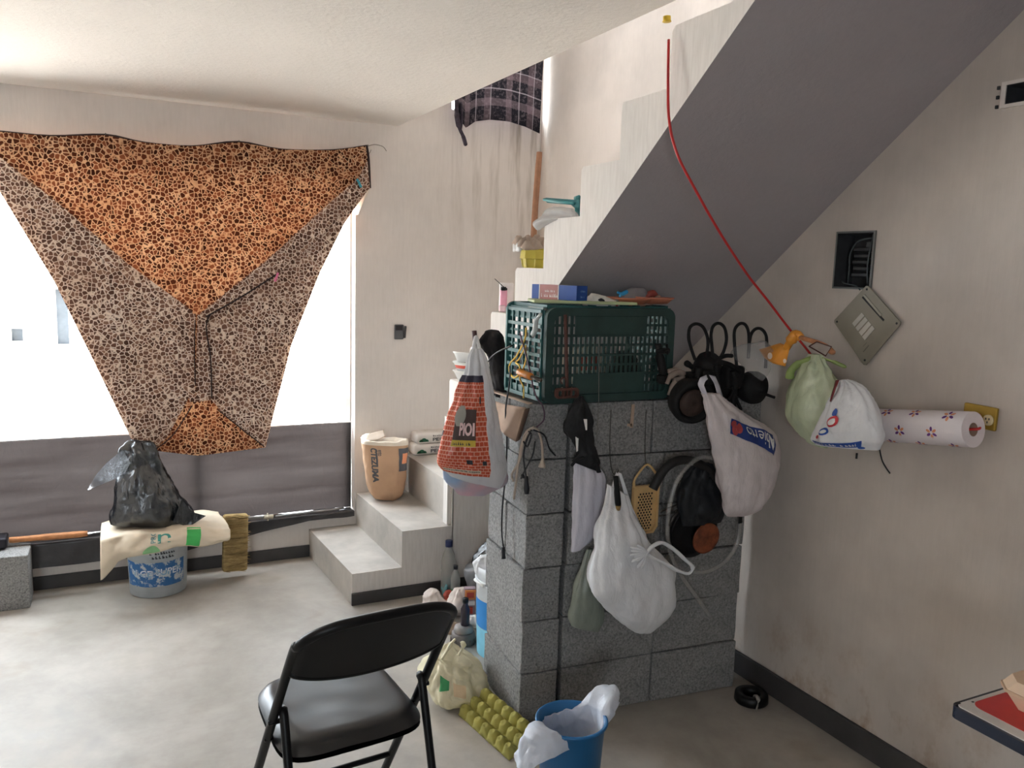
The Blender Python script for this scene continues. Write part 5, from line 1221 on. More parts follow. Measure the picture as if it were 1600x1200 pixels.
tag(build('tape_strip', MB().box((1.696, 2.438, 1.154), (0.013, 0.003, 0.085), Matrix.Rotation(0.03, 4, 'Y')).box((1.687, 2.438, 1.122), (0.02, 0.003, 0.01)), M_card, loc=(1.696, 2.438, 1.154)), 'short brown cardboard strip hanging over the stack front below the crate', 'strip')
# frying pan, black bag, hose
pan = thing('frying_pan', 'blackened pan with a coppery inside hanging low on the stack front', 'pan', (1.98, 2.4, 0.7018))
PC = V((1.971, 2.4, 0.708)); RX = Matrix.Rotation(rad(90), 4, 'X') @ Matrix.Rotation(0.10, 4, 'X')
m = MB().lathe([(0.0, -0.03), (0.075, -0.03), (0.10, -0.012), (0.108, 0.012), (0.106, 0.014), (0.097, -0.008), (0.072, -0.022), (0.0, -0.023)], PC, 40, RX, False)
M_burnt = plain('burnt_black', (24, 24, 26), 0.5, 0.2, var=0.3, vscale=16, bump=0.25)
build('body', m, M_burnt, pan, True)
PC2 = V((2.005, 2.368, 0.6837))
m = MB().lathe([(0.0, 0.0), (0.055, 0.0), (0.061, 0.004), (0.061, 0.010), (0.055, 0.008), (0.0, 0.006)], PC2, 36, Matrix.Rotation(rad(90), 4, 'X') @ Matrix.Rotation(0.10, 4, 'X') @ Matrix.Diagonal((1.0, 1.0, 1, 1)), False)
a = N('coppery_enamel'); co = a.coord(); cc = a.ramp(a.noise(co, 26, 4, 0.6), [(0.3, lin((92, 46, 30))), (0.65, lin((150, 82, 52)))])
build('coppery_disc', m, a.done(a.pbsdf(cc, 0.35, 0.35)), pan, True)
m = MB().tube([(1.838, 2.37, 0.747), (1.853, 2.37, 0.7794), (1.869, 2.37, 0.7972)], [0.006, 0.006], 8).tube([(1.809, 2.39, 0.7979), (1.837, 2.39, 0.8072), (1.883, 2.39, 0.8196)], 0.0035, 6, 4).tube([(1.804, 2.39, 0.7838), (1.845, 2.39, 0.7844), (1.89, 2.39, 0.7992)], 0.0035, 6, 4)
build('handle_stub', m, M_nail, pan, True)
YP = 2.375
lv = [((1.889, 2.375, 0.7397), (2.096, 2.375, 0.7341), 0.02), ((1.873, 2.375, 0.8077), (2.099, 2.375, 0.7717), 0.04), ((1.879, 2.375, 0.8801), (2.08, 2.375, 0.849), 0.045), ((1.911, 2.375, 0.9332), (2.05, 2.375, 0.914), 0.038), ((1.943, 2.375, 0.9791), (2.022, 2.375, 0.9682), 0.02)]
L = Loft(lv, (-0.4, -1, 0), 0.018, 10, 6, 0.006, 28)
tag(build('black_bag', L.mesh(None, 40, 24, True, True), plain('blue_black_cloth', (20, 23, 28), 0.6, bump=0.3), None, True, loc=(1.988, 2.375, 0.7335)), 'black cloth bag hanging above the coppery pan', 'bag')
tag(build('black_hose', MB().tube([(1.739, 2.35, 0.9017), (1.764, 2.35, 0.9443), (1.801, 2.35, 0.9814), (1.857, 2.35, 0.9984), (1.922, 2.35, 0.9863), (1.978, 2.35, 0.9578), (2.017, 2.35, 0.9155)], [0.017, 0.0165, 0.0165, 0.016, 0.015], 12, 6), plain('black_rubber', (24, 22, 22), 0.55), None, True, loc=(1.857, 2.35, 0.9984)), 'thick curved black rubber hose arching beside the grater', 'hose')
def hose_mat():
    a = N('milky_hose'); d = a.n('BsdfDiffuse'); t = a.n('BsdfTransparent'); g = a.n('BsdfGlossy'); g.inputs['Roughness'].default_value = 0.25
    d.inputs[0].default_value = lin((176, 174, 170)); m1 = a.n('MixShader'); m1.inputs[0].default_value = 0.62; a.l(d.outputs[0], m1.inputs[1]); a.l(t.outputs[0], m1.inputs[2])
    m2 = a.n('MixShader'); m2.inputs[0].default_value = 0.08; a.l(m1.outputs[0], m2.inputs[1]); a.l(g.outputs[0], m2.inputs[2]); return a.done(m2.outputs[0])
tag(build('clear_hose', MB().tube([(2.029, 2.335, 0.3777), (1.961, 2.335, 0.4621), (1.883, 2.335, 0.5562), (1.831, 2.335, 0.637), (1.804, 2.335, 0.7299), (1.804, 2.335, 0.8259), (1.829, 2.335, 0.9187), (1.879, 2.335, 0.9787), (1.944, 2.335, 1.007), (2.023, 2.335, 0.9819), (2.084, 2.335, 0.9134), (2.13, 2.335, 0.8047), (2.141, 2.335, 0.6776), (2.091, 2.335, 0.5977), (2.008, 2.335, 0.5635), (1.93, 2.335, 0.567)], 0.0085, 10, 5), hose_mat(), None, True, loc=(1.863, 2.335, 0.999)), 'coil of milky clear hose around the black pan, its end pointing down', 'hose')
tag(build('black_strap', MB().box((2.111, 2.3, 0.7767), (0.018, 0.006, 0.06), Matrix.Rotation(-0.05, 4, 'Y'), 0.002), M_blackm, loc=(2.111, 2.3, 0.7767)), 'short black strap hanging below the lower edge of the Abierto bag', 'strap')
# bag reading Abierto
YA = 2.275
ab = thing('abierto_bag', 'translucent white carrier bag with blue Abierto print hanging from the iron burner', 'carrier bag', (2.065, 2.275, 0.8034))
lv = [((2.024, 2.275, 0.7932), (2.134, 2.275, 0.7863), 0.02), ((2.003, 2.275, 0.8292), (2.206, 2.275, 0.8234), 0.055), ((1.973, 2.275, 0.9089), (2.247, 2.275, 0.9288), 0.075), ((1.948, 2.275, 0.994), (2.27, 2.275, 1.018), 0.075), ((1.924, 2.275, 1.078), (2.218, 2.275, 1.102), 0.06), ((1.907, 2.275, 1.149), (2.101, 2.275, 1.157), 0.045), ((1.885, 2.275, 1.219), (2.001, 2.275, 1.214), 0.03), ((1.871, 2.275, 1.254), (1.957, 2.275, 1.25), 0.02)]
L = Loft(lv, (-0.45, -1, 0), 0.014, 8, 9, 0.005, 31, 0.9, 1.2)
build('bag', L.mesh(None, 60, 46, True, True), film('pinkish_white_film', (238, 228, 228), 0.18, 0.04, 0.3, 0.07, 0.07), ab, True)
m = MB(); ruled(m, [(1.881, 2.28, 1.246), (1.855, 2.28, 1.287), (1.865, 2.28, 1.31), (1.892, 2.28, 1.318)], [(1.893, 2.26, 1.239), (1.867, 2.26, 1.285), (1.872, 2.26, 1.299), (1.883, 2.26, 1.307)], 14, 4, wav(0.003, 2)); ruled(m, [(1.921, 2.3, 1.315), (1.95, 2.3, 1.309), (1.97, 2.3, 1.276), (1.998, 2.3, 1.214)], [(1.925, 2.29, 1.302), (1.937, 2.29, 1.288), (1.948, 2.29, 1.264), (1.967, 2.29, 1.203)], 14, 4, wav(0.003, 4))
build('handle', m, M_thin_film, ab, True, solid=0.0015)
# print strip: band and mirrored, upside-down word as seen through the film
p0, p1 = (72, 0.60), (34, 0.47)
def band(u, v):
    th = 100 + (46 - 100) * u - 22 * (v - 0.5); t = 0.69 + (0.50 - 0.69) * u + 0.12 * (v - 0.5); return L.at(rad(th), t, 0.004)
m = MB().grid(band, 20, 4); bnd_ = build('blue_band', m, plain('blue_ink', (40, 62, 130), 0.5), ab, True)
m = MB(); lettering(m, 'Abierto', lambda u, v: band(0.96 - 0.64 * u, 0.86 - 0.72 * v) + V((-0.002, -0.0045, 0)), 0.0); build('lettering', m, M_wprint, bnd_)
m = MB()
for k, (u, v, r) in enumerate(((0.10, 0.35, 0.07), (0.18, 0.55, 0.07), (0.06, 0.7, 0.05))):
    m.add([band(u + r * cos(2 * pi * q / 10), v + 5 * r * sin(2 * pi * q / 10)) + V((-0.001, -0.002, 0)) for q in range(10)], [list(range(10))])
build('red_emblem', m, plain('red_ink_soft', (178, 70, 72), 0.5), ab)

# ------------------------------------------------------------------ black iron burner with looped rods on the stack
bn = thing('iron_burner', 'blackened iron burner assembly with four looped rods on the right end of the stack', 'burner', (2.098, 2.45, 1.107))
RXb = Matrix.Rotation(rad(90), 4, 'X')
def disc(px, Yd, prof, mat, nm, rx=0.0, rz=0.0, n=32):
    return build(nm, MB().lathe(prof, px, n, Matrix.Rotation(rz, 4, 'Z') @ RXb @ Matrix.Rotation(rx, 4, 'X'), True, True), mat, bn, True)
disc((1.916, 2.385, 1.21), 0, [(0.062, -0.05), (0.080, -0.03), (0.086, 0.01), (0.080, 0.03), (0.066, 0.035), (0.060, 0.01), (0.03, 0.008), (0.0, 0.012)], M_iron, 'pot_ring', 0.15, -0.2)
disc((1.898, 2.355, 1.206), 0, [(0.044, -0.01), (0.052, 0.0), (0.046, 0.012), (0.02, 0.012), (0.0, 0.012)], plain('dark_rust', (58, 42, 36), 0.75, var=0.4, vscale=24, bump=0.3), 'rusty_inner_ring', 0.15, -0.2)
disc((2.226, 2.4, 1.244), 0, [(0.045, -0.05), (0.060, -0.03), (0.064, 0.0), (0.058, 0.022), (0.034, 0.026), (0.030, 0.034), (0.014, 0.036), (0.012, 0.046), (0.0, 0.048)], M_iron, 'burner_cap', 0.05, 0.15)
m = MB().lathe([(0.045, -0.055), (0.050, -0.02), (0.048, 0.012), (0.036, 0.03), (0.024, 0.030), (0.022, 0.020), (0.0, 0.018)], (2.023, 2.43, 1.339), 28, Matrix.Rotation(rad(38), 4, 'X'))
build('hub', m, M_iron, bn, True)
m = MB().span((1.93, 2.42, 1.215), (2.10, 2.52, 1.30), 0.008, 2).span((2.06, 2.44, 1.215), (2.21, 2.54, 1.31), 0.008, 2).span((2.093, 2.45, 1.242), (2.18, 2.4, 1.329), 0.01, 2)
m.tube([(1.942, 2.385, 1.329), (1.941, 2.385, 1.27), (1.952, 2.385, 1.198)], 0.012, 8, 4).tube([(2.018, 2.385, 1.339), (2.036, 2.385, 1.267), (2.04, 2.385, 1.219)], 0.010, 8, 4).tube([(2.107, 2.39, 1.313), (2.12, 2.39, 1.264), (2.119, 2.39, 1.166)], 0.012, 8, 4)
m.tube([(2.062, 2.385, 1.169), (2.096, 2.385, 1.207), (2.117, 2.385, 1.255)], 0.006, 8, 3).tube([(2.156, 2.385, 1.165), (2.127, 2.385, 1.21), (2.104, 2.385, 1.255)], 0.006, 8, 3)
m.span((1.93, 2.45, 1.2045), (2.27, 2.57, 1.222), 0.006)
build('casting', m, M_iron, bn)
m = MB().tube([(1.941, 2.42, 1.328), (1.922, 2.42, 1.338), (1.907, 2.42, 1.347)], [0.010, 0.012, 0.008], 8, 3).tube([(2.064, 2.42, 1.359), (2.094, 2.42, 1.368), (2.125, 2.42, 1.367)], 0.008, 8, 3).tube([(2.055, 2.4, 1.347), (2.098, 2.4, 1.336), (2.15, 2.4, 1.31)], 0.010, 8, 3).tube([(2.267, 2.38, 1.22), (2.314, 2.38, 1.206)], 0.006, 8)
build('valve_stems', m, M_iron, bn, True)
m = MB().box((1.943, 2.33, 1.301), (0.034, 0.03, 0.05), None, 0.008, 2); build('tap_nose', m, M_iron, bn)
for pts in ([(1.958, 2.43, 1.355), (1.938, 2.43, 1.396), (1.923, 2.43, 1.436), (1.926, 2.43, 1.474), (1.954, 2.43, 1.488), (1.988, 2.43, 1.474), (2.012, 2.43, 1.431), (2.013, 2.43, 1.387), (2.006, 2.43, 1.359)], [(2.042, 2.43, 1.358), (2.033, 2.43, 1.406), (2.026, 2.43, 1.445), (2.033, 2.43, 1.478), (2.059, 2.43, 1.49), (2.088, 2.43, 1.473), (2.101, 2.43, 1.43), (2.092, 2.43, 1.386), (2.073, 2.43, 1.352)],
            [(2.164, 2.43, 1.306), (2.143, 2.43, 1.405), (2.138, 2.43, 1.463), (2.161, 2.43, 1.488), (2.19, 2.43, 1.483), (2.209, 2.43, 1.448), (2.215, 2.43, 1.384)], [(2.214, 2.43, 1.355), (2.217, 2.43, 1.433), (2.233, 2.43, 1.463), (2.261, 2.43, 1.47), (2.289, 2.43, 1.453), (2.302, 2.43, 1.418), (2.305, 2.43, 1.315)]):
    build('looped_rod', MB().tube(pts, 0.0062, 8, 6), M_iron, bn, True)
fr_ = tag(build('folded_cloth', MB().tube([(1.836, 2.43, 1.268), (1.851, 2.43, 1.296), (1.885, 2.43, 1.309), (1.909, 2.43, 1.299), (1.893, 2.43, 1.285), (1.864, 2.43, 1.281)], [0.008, 0.012, 0.013, 0.010, 0.010, 0.008], 8, 5).tube([(1.847, 2.425, 1.225), (1.856, 2.425, 1.253), (1.872, 2.425, 1.277)], [0.010, 0.012, 0.010], 8, 4).tube([(1.846, 2.44, 1.313), (1.886, 2.44, 1.317), (1.917, 2.44, 1.302)], 0.009, 8, 4), plain('grey_beige_cloth', (146, 130, 120), 0.9, bump=0.3), None, True, loc=(1.874, 2.43, 1.266)), 'small grey beige folded cloth between the green crate and the iron burner', 'cloth')

# ------------------------------------------------------------------ right wall: boxes, plate, outlet, cable with bags and paper roll
M_galv = plain('galvanised_box', (116, 118, 116), 0.5, 0.4)
M_hole = plain('box_inside_dark', (52, 52, 54), 0.8, var=0.3)
eb = thing('breaker_box', 'open breaker box recessed in the right wall with wires inside', 'breaker box', (2.43, 2.09, 1.636))
m = MB()
y0, y1, z0, z1 = 2.013, 2.172, 1.637, 1.830
m.span((2.44, y0, z0), (2.446, y1, z1)).span((2.352, y0, z0), (2.446, y0 + 0.004, z1)).span((2.352, y1 - 0.004, z0), (2.446, y1, z1)).span((2.352, y0, z0), (2.446, y1, z0 + 0.004)).span((2.352, y0, z1 - 0.004), (2.446, y1, z1))
build('box', m, M_hole, eb)
m = MB(); frame(m, [V((2.352, y, z)) for y, z in ((y0 - .004, z0 - .004), (y1 + .004, z0 - .004), (y1 + .004, z1 + .004), (y0 - .004, z1 + .004))], [V((2.362, y, z)) for y, z in ((y0 - .004, z0 - .004), (y1 + .004, z0 - .004), (y1 + .004, z1 + .004), (y0 - .004, z1 + .004))], [V((2.352, y, z)) for y, z in ((y0 + .002, z0 + .002), (y1 - .002, z0 + .002), (y1 - .002, z1 - .002), (y0 + .002, z1 - .002))], [V((2.362, y, z)) for y, z in ((y0 + .002, z0 + .002), (y1 - .002, z0 + .002), (y1 - .002, z1 - .002), (y0 + .002, z1 - .002))])
build('edge', m, M_galv, eb)
m = MB()
for k in range(5): m.span((2.375, 2.045, 1.675 + k * 0.022), (2.43, 2.118 - 0.006 * (k % 2), 1.692 + k * 0.022), 0.004)
build('breaker', m, plain('breaker_black', (18, 19, 22), 0.4), eb)
build('breaker', MB().span((2.37, 2.02, 1.775), (2.42, 2.06, 1.80), 0.004), plain('breaker_grey', (60, 60, 62), 0.5), eb)
m = MB().tube([(2.40, 2.15, 1.65), (2.38, 2.13, 1.70), (2.39, 2.14, 1.76), (2.37, 2.09, 1.80), (2.38, 2.04, 1.81)], 0.003, 6, 5).tube([(2.38, 2.16, 1.66), (2.355, 2.12, 1.652), (2.36, 2.08, 1.645), (2.35, 2.05, 1.632)], 0.0026, 6, 5).tube([(2.37, 2.03, 1.82), (2.365, 2.04, 1.72), (2.37, 2.035, 1.65)], 0.003, 6, 5)
build('wires', m, plain('grey_wire', (74, 82, 84), 0.5), eb, True)
PCN = V((2.351, (2.017 + 2.15 + 1.868 + 1.997) / 4, (1.65 + 1.516 + 1.529 + 1.371) / 4))
cpn = thing('cover_plate', 'grey metal breaker cover plate hanging askew below the open breaker box', 'cover plate', tuple(PCN))
T_, L_, R_2, B_ = V((2.35, 2.017, 1.65)), V((2.35, 2.150, 1.516)), V((2.35, 1.868, 1.529)), V((2.35, 1.997, 1.371))
M_plate = plain('khaki_grey_metal', (148, 142, 128), 0.5, 0.15, var=0.06)
def pl2(u, v, x=0.0): return (T_ * (1 - u) * (1 - v) + R_2 * u * (1 - v) + L_ * (1 - u) * v + B_ * u * v) + V((-x, 0, 0))
m = MB(); us_ = [0, 0.25, 0.30, 0.66, 0.80, 1]
corn = [pl2(0.03, 0), pl2(0.97, 0), pl2(1, 0.03), pl2(1, 0.97), pl2(0.97, 1), pl2(0.03, 1), pl2(0, 0.97), pl2(0, 0.03)]
m.prism(corn, (-0.006, 0, 0)); build('plate', m, M_plate, cpn)
m = MB(); m.prism([pl2(0.10, 0.20, 0.0062), pl2(0.72, 0.18, 0.0062), pl2(0.72, 0.215, 0.0062), pl2(0.10, 0.235, 0.0062)], (-0.001, 0, 0)); build('slot', m, M_hole, cpn)
m = MB(); m.prism([pl2(0.10, 0.15, 0.0062), pl2(0.62, 0.15, 0.0062), pl2(0.62, 0.19, 0.0062), pl2(0.10, 0.19, 0.0062)], (-0.003, 0, 0)); build('slot_lip', m, plain('pale_metal', (176, 170, 156), 0.5, 0.2), cpn)
for k in range(4):
    m = MB(); u0 = 0.30 + 0.105 * k; m.prism([pl2(u0, 0.42, 0.0062), pl2(u0 + 0.08, 0.42, 0.0062), pl2(u0 + 0.08, 0.70, 0.0062), pl2(u0, 0.70, 0.0062)], (-0.0015, 0, 0)); build('knockout', m, plain('white_knockout', (196, 192, 184), 0.6) if k == 0 else bpy.data.materials['white_knockout'], cpn)
m = MB()
for u, v in ((0.06, 0.06), (0.94, 0.06), (0.06, 0.94), (0.93, 0.93)): m.lathe([(0.004, 0), (0.003, 0.002)], pl2(u, v, 0.006), 10, Matrix.Rotation(rad(-90), 4, 'Y'), True, True)
build('screw', m, M_hole, cpn)
m = MB(); m.grid(lambda u, v: pl2(0.80 + 0.02 * v, 0.86 - 0.16 * u, 0.0066), 4, 1).grid(lambda u, v: pl2(0.74 + 0.01 * v, 0.80 - 0.10 * u, 0.0066), 4, 1)
build('stamped_line', m, plain('stamp_grey', (116, 112, 102), 0.6), cpn)
jb = thing('junction_box', 'narrow open junction box set high in the right wall', 'junction box', (2.42, 1.5, 2.18))
m = MB().span((2.43, 1.401, 2.179), (2.436, 1.599, 2.235)).span((2.355, 1.401, 2.179), (2.436, 1.404, 2.235)).span((2.355, 1.596, 2.179), (2.436, 1.599, 2.235)).span((2.355, 1.401, 2.179), (2.436, 1.599, 2.182)).span((2.355, 1.401, 2.232), (2.436, 1.599, 2.235))
build('box', m, M_hole, jb)
m = MB(); frame(m, [V((2.352, y, z)) for y, z in ((1.39, 2.170), (1.612, 2.170), (1.612, 2.244), (1.39, 2.244))], [V((2.361, y, z)) for y, z in ((1.39, 2.170), (1.612, 2.170), (1.612, 2.244), (1.39, 2.244))], [V((2.352, y, z)) for y, z in ((1.402, 2.180), (1.598, 2.180), (1.598, 2.234), (1.402, 2.234))], [V((2.361, y, z)) for y, z in ((1.402, 2.180), (1.598, 2.180), (1.598, 2.234), (1.402, 2.234))])
build('plaster_edge', m, M_wall, jb)
m = MB()
for z in (2.178, 2.205, 2.232): m.span((2.354, 1.620, z - 0.006), (2.361, 1.628, z + 0.004), 0.001)
build('screw_hole', m, M_hole, jb)

ol = thing('outlet', 'brass coloured outlet plate with ivory socket and red plug on the right wall', 'outlet', (2.358, 1.56, 1.27))
OY0, OY1, OZ0, OZ1 = (2.358, 1.516, 1.374)[1], (2.358, 1.622, 1.36)[1], 1.233, 1.303
M_brass = plain('aged_brass', (176, 146, 62), 0.4, 0.5, var=0.12)
build('plate', MB().box((2.353, (OY0 + OY1) / 2, (OZ0 + OZ1) / 2), (0.012, abs(OY1 - OY0), OZ1 - OZ0), Matrix.Rotation(0.02, 4, 'X'), 0.004, 2), M_brass, ol)
SY = (2.35, 1.538, 1.262)[1]
m = MB().lathe([(0.0165, 0), (0.0165, 0.004), (0.014, 0.006), (0, 0.006)], (2.347, SY, (2.347, 1.536, 1.263)[2]), 24, Matrix.Rotation(rad(-90), 4, 'Y')); so_ = build('socket', m, plain('ivory_plastic', (222, 206, 164), 0.45), ol, True)
m = MB(); zc = (2.347, 1.536, 1.263)[2]
for dy, dz in ((0.005, 0.004), (-0.005, 0.004), (0, -0.006)): m.span((2.3395, SY + dy - 0.0013, zc + dz - 0.003), (2.3415, SY + dy + 0.0013, zc + dz + 0.003))
build('socket_hole', m, M_hole, so_)
# red cable: down from the stairs, through the bag knot and the paper roll, to the outlet
M_redc = plain('red_cable', (196, 44, 44), 0.4)
rc = thing('red_extension_cable', 'red cable from the upper stairs sagging to the outlet on the right wall', 'cable', (1.53, 2.10, 2.42))
RC = [(1.60, 2.20, 2.235), (1.545, 2.15, 2.236)] 
RP = [(1.525, 2.102, 2.354), (1.515, 2.08, 2.224), (1.505, 2.05, 2.109), (1.52, 2.024, 2.016), (1.6, 2.037, 1.925), (1.73, 2.066, 1.802), (1.9, 2.125, 1.68), (2.03, 2.151, 1.586), (2.15, 2.168, 1.492), (2.25, 2.168, 1.41), (2.3, 2.092, 1.298), (2.275, 1.935, 1.2), (2.262, 1.834, 1.198), (2.265, 1.674, 1.218), (2.27, 1.532, 1.241), (2.3, 1.53, 1.245)]
build('cable', MB().tube(RP, 0.0042, 8, 8), M_redc, rc, True)
build('plug', MB().tube([(2.3, 1.558, 1.265), (2.345, SY + 0.036, zc + 0.001)], [0.013, 0.016], 10), plain('red_orange_plug', (206, 72, 44), 0.45), rc, True)
yc = tag(build('yellow_connector', MB().tube([(1.535, 2.131, 2.428), (1.535, 2.13, 2.413)], [0.012, 0.014], 10, 3), plain('yellow_connector_plastic', (216, 180, 50), 0.4), None, True, loc=(1.535, 2.131, 2.42)), 'small yellow connector at the top end of the red cable by the ceiling edge', 'connector')
# paper roll
pr_ = thing('paper_towel_roll', 'white paper towel roll printed with orange and purple flowers, threaded on the red cable', 'paper roll', (2.262, 1.672, 1.221))
A_, B2 = V((2.262, 1.849, 1.197)), V((2.262, 1.525, 1.242)); ax = (B2 - A_).normalized(); rr = 0.053
ux = V((0, 0, 1)).cross(ax).normalized(); uz = ax.cross(ux).normalized()
def rollp(s_, an, r): return A_.lerp(B2, s_) + ux * (r * cos(an)) + uz * (r * sin(an))
m = MB().grid(lambda u, v: rollp(v, 2 * pi * u, rr), 40, 6)
for s_ in (0, 1): m.grid(lambda u, v: rollp(s_, 2 * pi * u, 0.02 + (rr - 0.02) * v), 40, 1)
M_towel = plain('white_towel_paper', (232, 224, 226), 0.9, var=0.03, bump=0.2, bscale=120)
build('paper', m, M_towel, pr_, True)
m = MB().grid(lambda u, v: rollp(v, 2 * pi * u, 0.02), 24, 2); build('core', m, M_card, pr_, True)
front_an = math.atan2((V((0, 0, 1.66)) - A_).dot(uz), (V((0, 0, 1.66)) - A_).dot(ux))
m = MB().grid(lambda u, v: rollp(0.02 + 0.97 * v, front_an + 0.62 - 0.05 * u, rr + 0.0016), 3, 20); build('loose_edge', m, M_towel, pr_, True)
m1, m2 = MB(), MB()
for (s_, da, f) in ((0.36, 0.30, 1), (0.70, 0.30, 1), (0.17, -0.92, 1), (0.48, -0.92, 1), (0.84, -0.78, 1.1), (0.2, 1.3, 1), (0.52, 1.3, 1), (0.86, 1.3, 1), (0.04, 2.0, 1), (0.36, -2.0, 1), (0.7, -2.0, 1)):
    for k in range(6):
        pa = 2 * pi * k / 6 + 0.5; mb = (m1, m2)[k % 2]
        pts = []
        for q in range(8):
            t = 2 * pi * q / 8; lx = 0.0115 + 0.0075 * cos(t); ly = 0.0042 * sin(t)
            x = (lx * cos(pa) - ly * sin(pa)) * f; y = (lx * sin(pa) + ly * cos(pa)) * f
            pts.append(rollp(s_ + x / (B2 - A_).length, front_an + da + y / rr, rr + 0.0012))
        mb.add(pts, [list(range(8))])
build('purple_petals', m1, plain('purple_print', (106, 58, 126), 0.8), pr_); build('orange_petals', m2, plain('orange_petal_print', (222, 150, 110), 0.8), pr_)
# bags on the cable
XB = 2.215
FB = (-1, -0.55, 0.0)
gb_ = thing('green_bag', 'pale green translucent bag tied on the red cable', 'plastic bag', (2.215, 2.079, 1.098))
lv = [((2.215, 2.102, 1.094), (2.215, 2.019, 1.088), 0.03), ((2.215, 2.173, 1.131), (2.215, 1.966, 1.161), 0.06), ((2.215, 2.216, 1.19), (2.215, 1.957, 1.232), 0.07), ((2.215, 2.211, 1.261), (2.215, 1.974, 1.291), 0.062), ((2.215, 2.168, 1.332), (2.215, 2.007, 1.345), 0.045), ((2.215, 2.148, 1.373), (2.215, 2.033, 1.38), 0.03), ((2.215, 2.122, 1.403), (2.215, 2.064, 1.407), 0.012)]
L = Loft(lv, FB, 0.015, 9, 8, 0.006, 40, 0.9, 1.2)
M_gfilm = film('pale_green_film', (222, 234, 200), 0.2, 0.12, 0.2, 0.08, 0.14)
build('bag', L.mesh(None, 52, 36, True, True), M_gfilm, gb_, True)
m = MB().tube([(2.205, 2.105, 1.39), (2.195, 2.152, 1.367), (2.185, 2.176, 1.337), (2.185, 2.179, 1.308)], [0.012, 0.017, 0.016, 0.010], 10, 5, flat=0.7).tube([(2.215, 2.066, 1.394), (2.235, 2.03, 1.384), (2.245, 1.988, 1.371)], [0.010, 0.016, 0.004], 8, 4, flat=0.4)
build('ear', m, film('lime_film', (190, 214, 130), 0.4, 0.15, 0.2), gb_, True)
XW = 2.12
wb2 = thing('white_printed_bag', 'white bag with blue and red print hanging in front of the green bag', 'plastic bag', (2.12, 1.843, 1.131))
lv = [((2.12, 1.983, 1.115), (2.12, 1.724, 1.149), 0.03), ((2.12, 2.007, 1.132), (2.12, 1.714, 1.182), 0.05), ((2.12, 1.989, 1.171), (2.12, 1.724, 1.232), 0.06), ((2.12, 1.961, 1.225), (2.12, 1.742, 1.272), 0.06), ((2.12, 1.929, 1.284), (2.12, 1.78, 1.316), 0.05), ((2.12, 1.907, 1.323), (2.12, 1.822, 1.341), 0.035), ((2.12, 1.899, 1.343), (2.12, 1.863, 1.35), 0.015)]
L = Loft(lv, FB, 0.012, 10, 10, 0.006, 43, 0.9, 1.2)
build('bag', L.mesh(None, 56, 36, True, True), M_white_film, wb2, True)
M_ink = plain('royal_blue_ink', (36, 78, 160), 0.5); M_ink2 = plain('red_ink_bright', (196, 52, 60), 0.5)
m = MB(); f_ = onl(L, 152, 58, 0.045, 0.15, 0.003); m.grid(lambda u, v: f_(u, v * (0.7 + 0.3 * u) - 0.35 * sin(pi * u) + 0.25), 30, 3); bnd_ = build('blue_band', m, M_ink, wb2, True)
m = MB(); f_ = onl(L, 148, 66, 0.075, 0.125, 0.0048); squiggle(m, lambda u, v: f_(u, v * (0.7 + 0.3 * u) - 0.35 * sin(pi * u) * 1.7 + 0.25), 16, 12); build('lettering', m, M_wprint, bnd_)
def blob(L, th, t, ra, rt, e=0.004, n=14): return [L.at(rad(th + ra * cos(2 * pi * k / n)), t + rt * sin(2 * pi * k / n), e) for k in range(n)]
m = MB()
for b_ in ((118, 0.30, 9, 0.05), (106, 0.52, 4, 0.04), (58, 0.05, 8, 0.028)): m.add(blob(L, *b_), [list(range(14))])
build('blue_mark', m, M_ink, wb2)
m = MB()
for b_ in ((105, 0.42, 8, 0.065), (128, 0.22, 6, 0.03)): m.add(blob(L, *b_), [list(range(14))])
build('red_mark', m, M_ink2, wb2)
m = MB()
for b_ in ((105, 0.42, 5, 0.038), (118, 0.30, 5, 0.025)): m.add(blob(L, *b_, e=0.0055), [list(range(14))])
build('white_mark', m, M_wprint, wb2)
m = MB(); ruled(m, [(2.09, 1.874, 1.347), (2.075, 1.871, 1.323), (2.07, 1.874, 1.298), (2.075, 1.887, 1.276)], [(2.1, 1.896, 1.344), (2.085, 1.888, 1.321), (2.08, 1.891, 1.296), (2.08, 1.894, 1.276)], 10, 2); build('dark_red_edge', m, plain('dark_red_print', (120, 36, 42), 0.5), wb2, True, solid=0.002)
ob = thing('orange_wrapper', 'orange and clear bread wrapper knotted around the red cable', 'wrapper', (2.16, 2.15, 1.453))
XO = 2.15
M_ofilm = plain('orange_film', (222, 148, 52), 0.35, var=0.15, bump=0.3)
m = MB().tube([(2.15, 2.173, 1.417), (2.14, 2.142, 1.45), (2.15, 2.13, 1.473), (2.16, 2.115, 1.456)], [0.014, 0.022, 0.019, 0.012], 10, 5, flat=0.8); build('knot', m, M_ofilm, ob, True)
lv_a = [(2.15, 2.313, 1.404), (2.15, 2.246, 1.427), (2.15, 2.176, 1.447)]; lv_b = [(2.15, 2.255, 1.358), (2.15, 2.173, 1.356), (2.15, 2.154, 1.413)]
m = MB(); ruled(m, [(2.15, 2.312, 1.402), (2.13, 2.255, 1.375), (2.13, 2.209, 1.362), (2.15, 2.167, 1.355)], [(2.15, 2.2, 1.435), (2.14, 2.174, 1.433), (2.14, 2.161, 1.428), (2.15, 2.155, 1.417)], 14, 8, wav(0.01, 3)); build('tail', m, M_ofilm, ob, True, solid=0.003)
m = MB()
for p, r in (((2.122, 2.219, 1.388), 0.012), ((2.128, 2.152, 1.377), 0.008)): m.add([V(p) + V((0, r * cos(2 * pi * k / 12), r * sin(2 * pi * k / 12))) for k in range(12)], [list(range(12))])
build('pale_dots', m, plain('pale_print', (226, 206, 186), 0.5), ob)
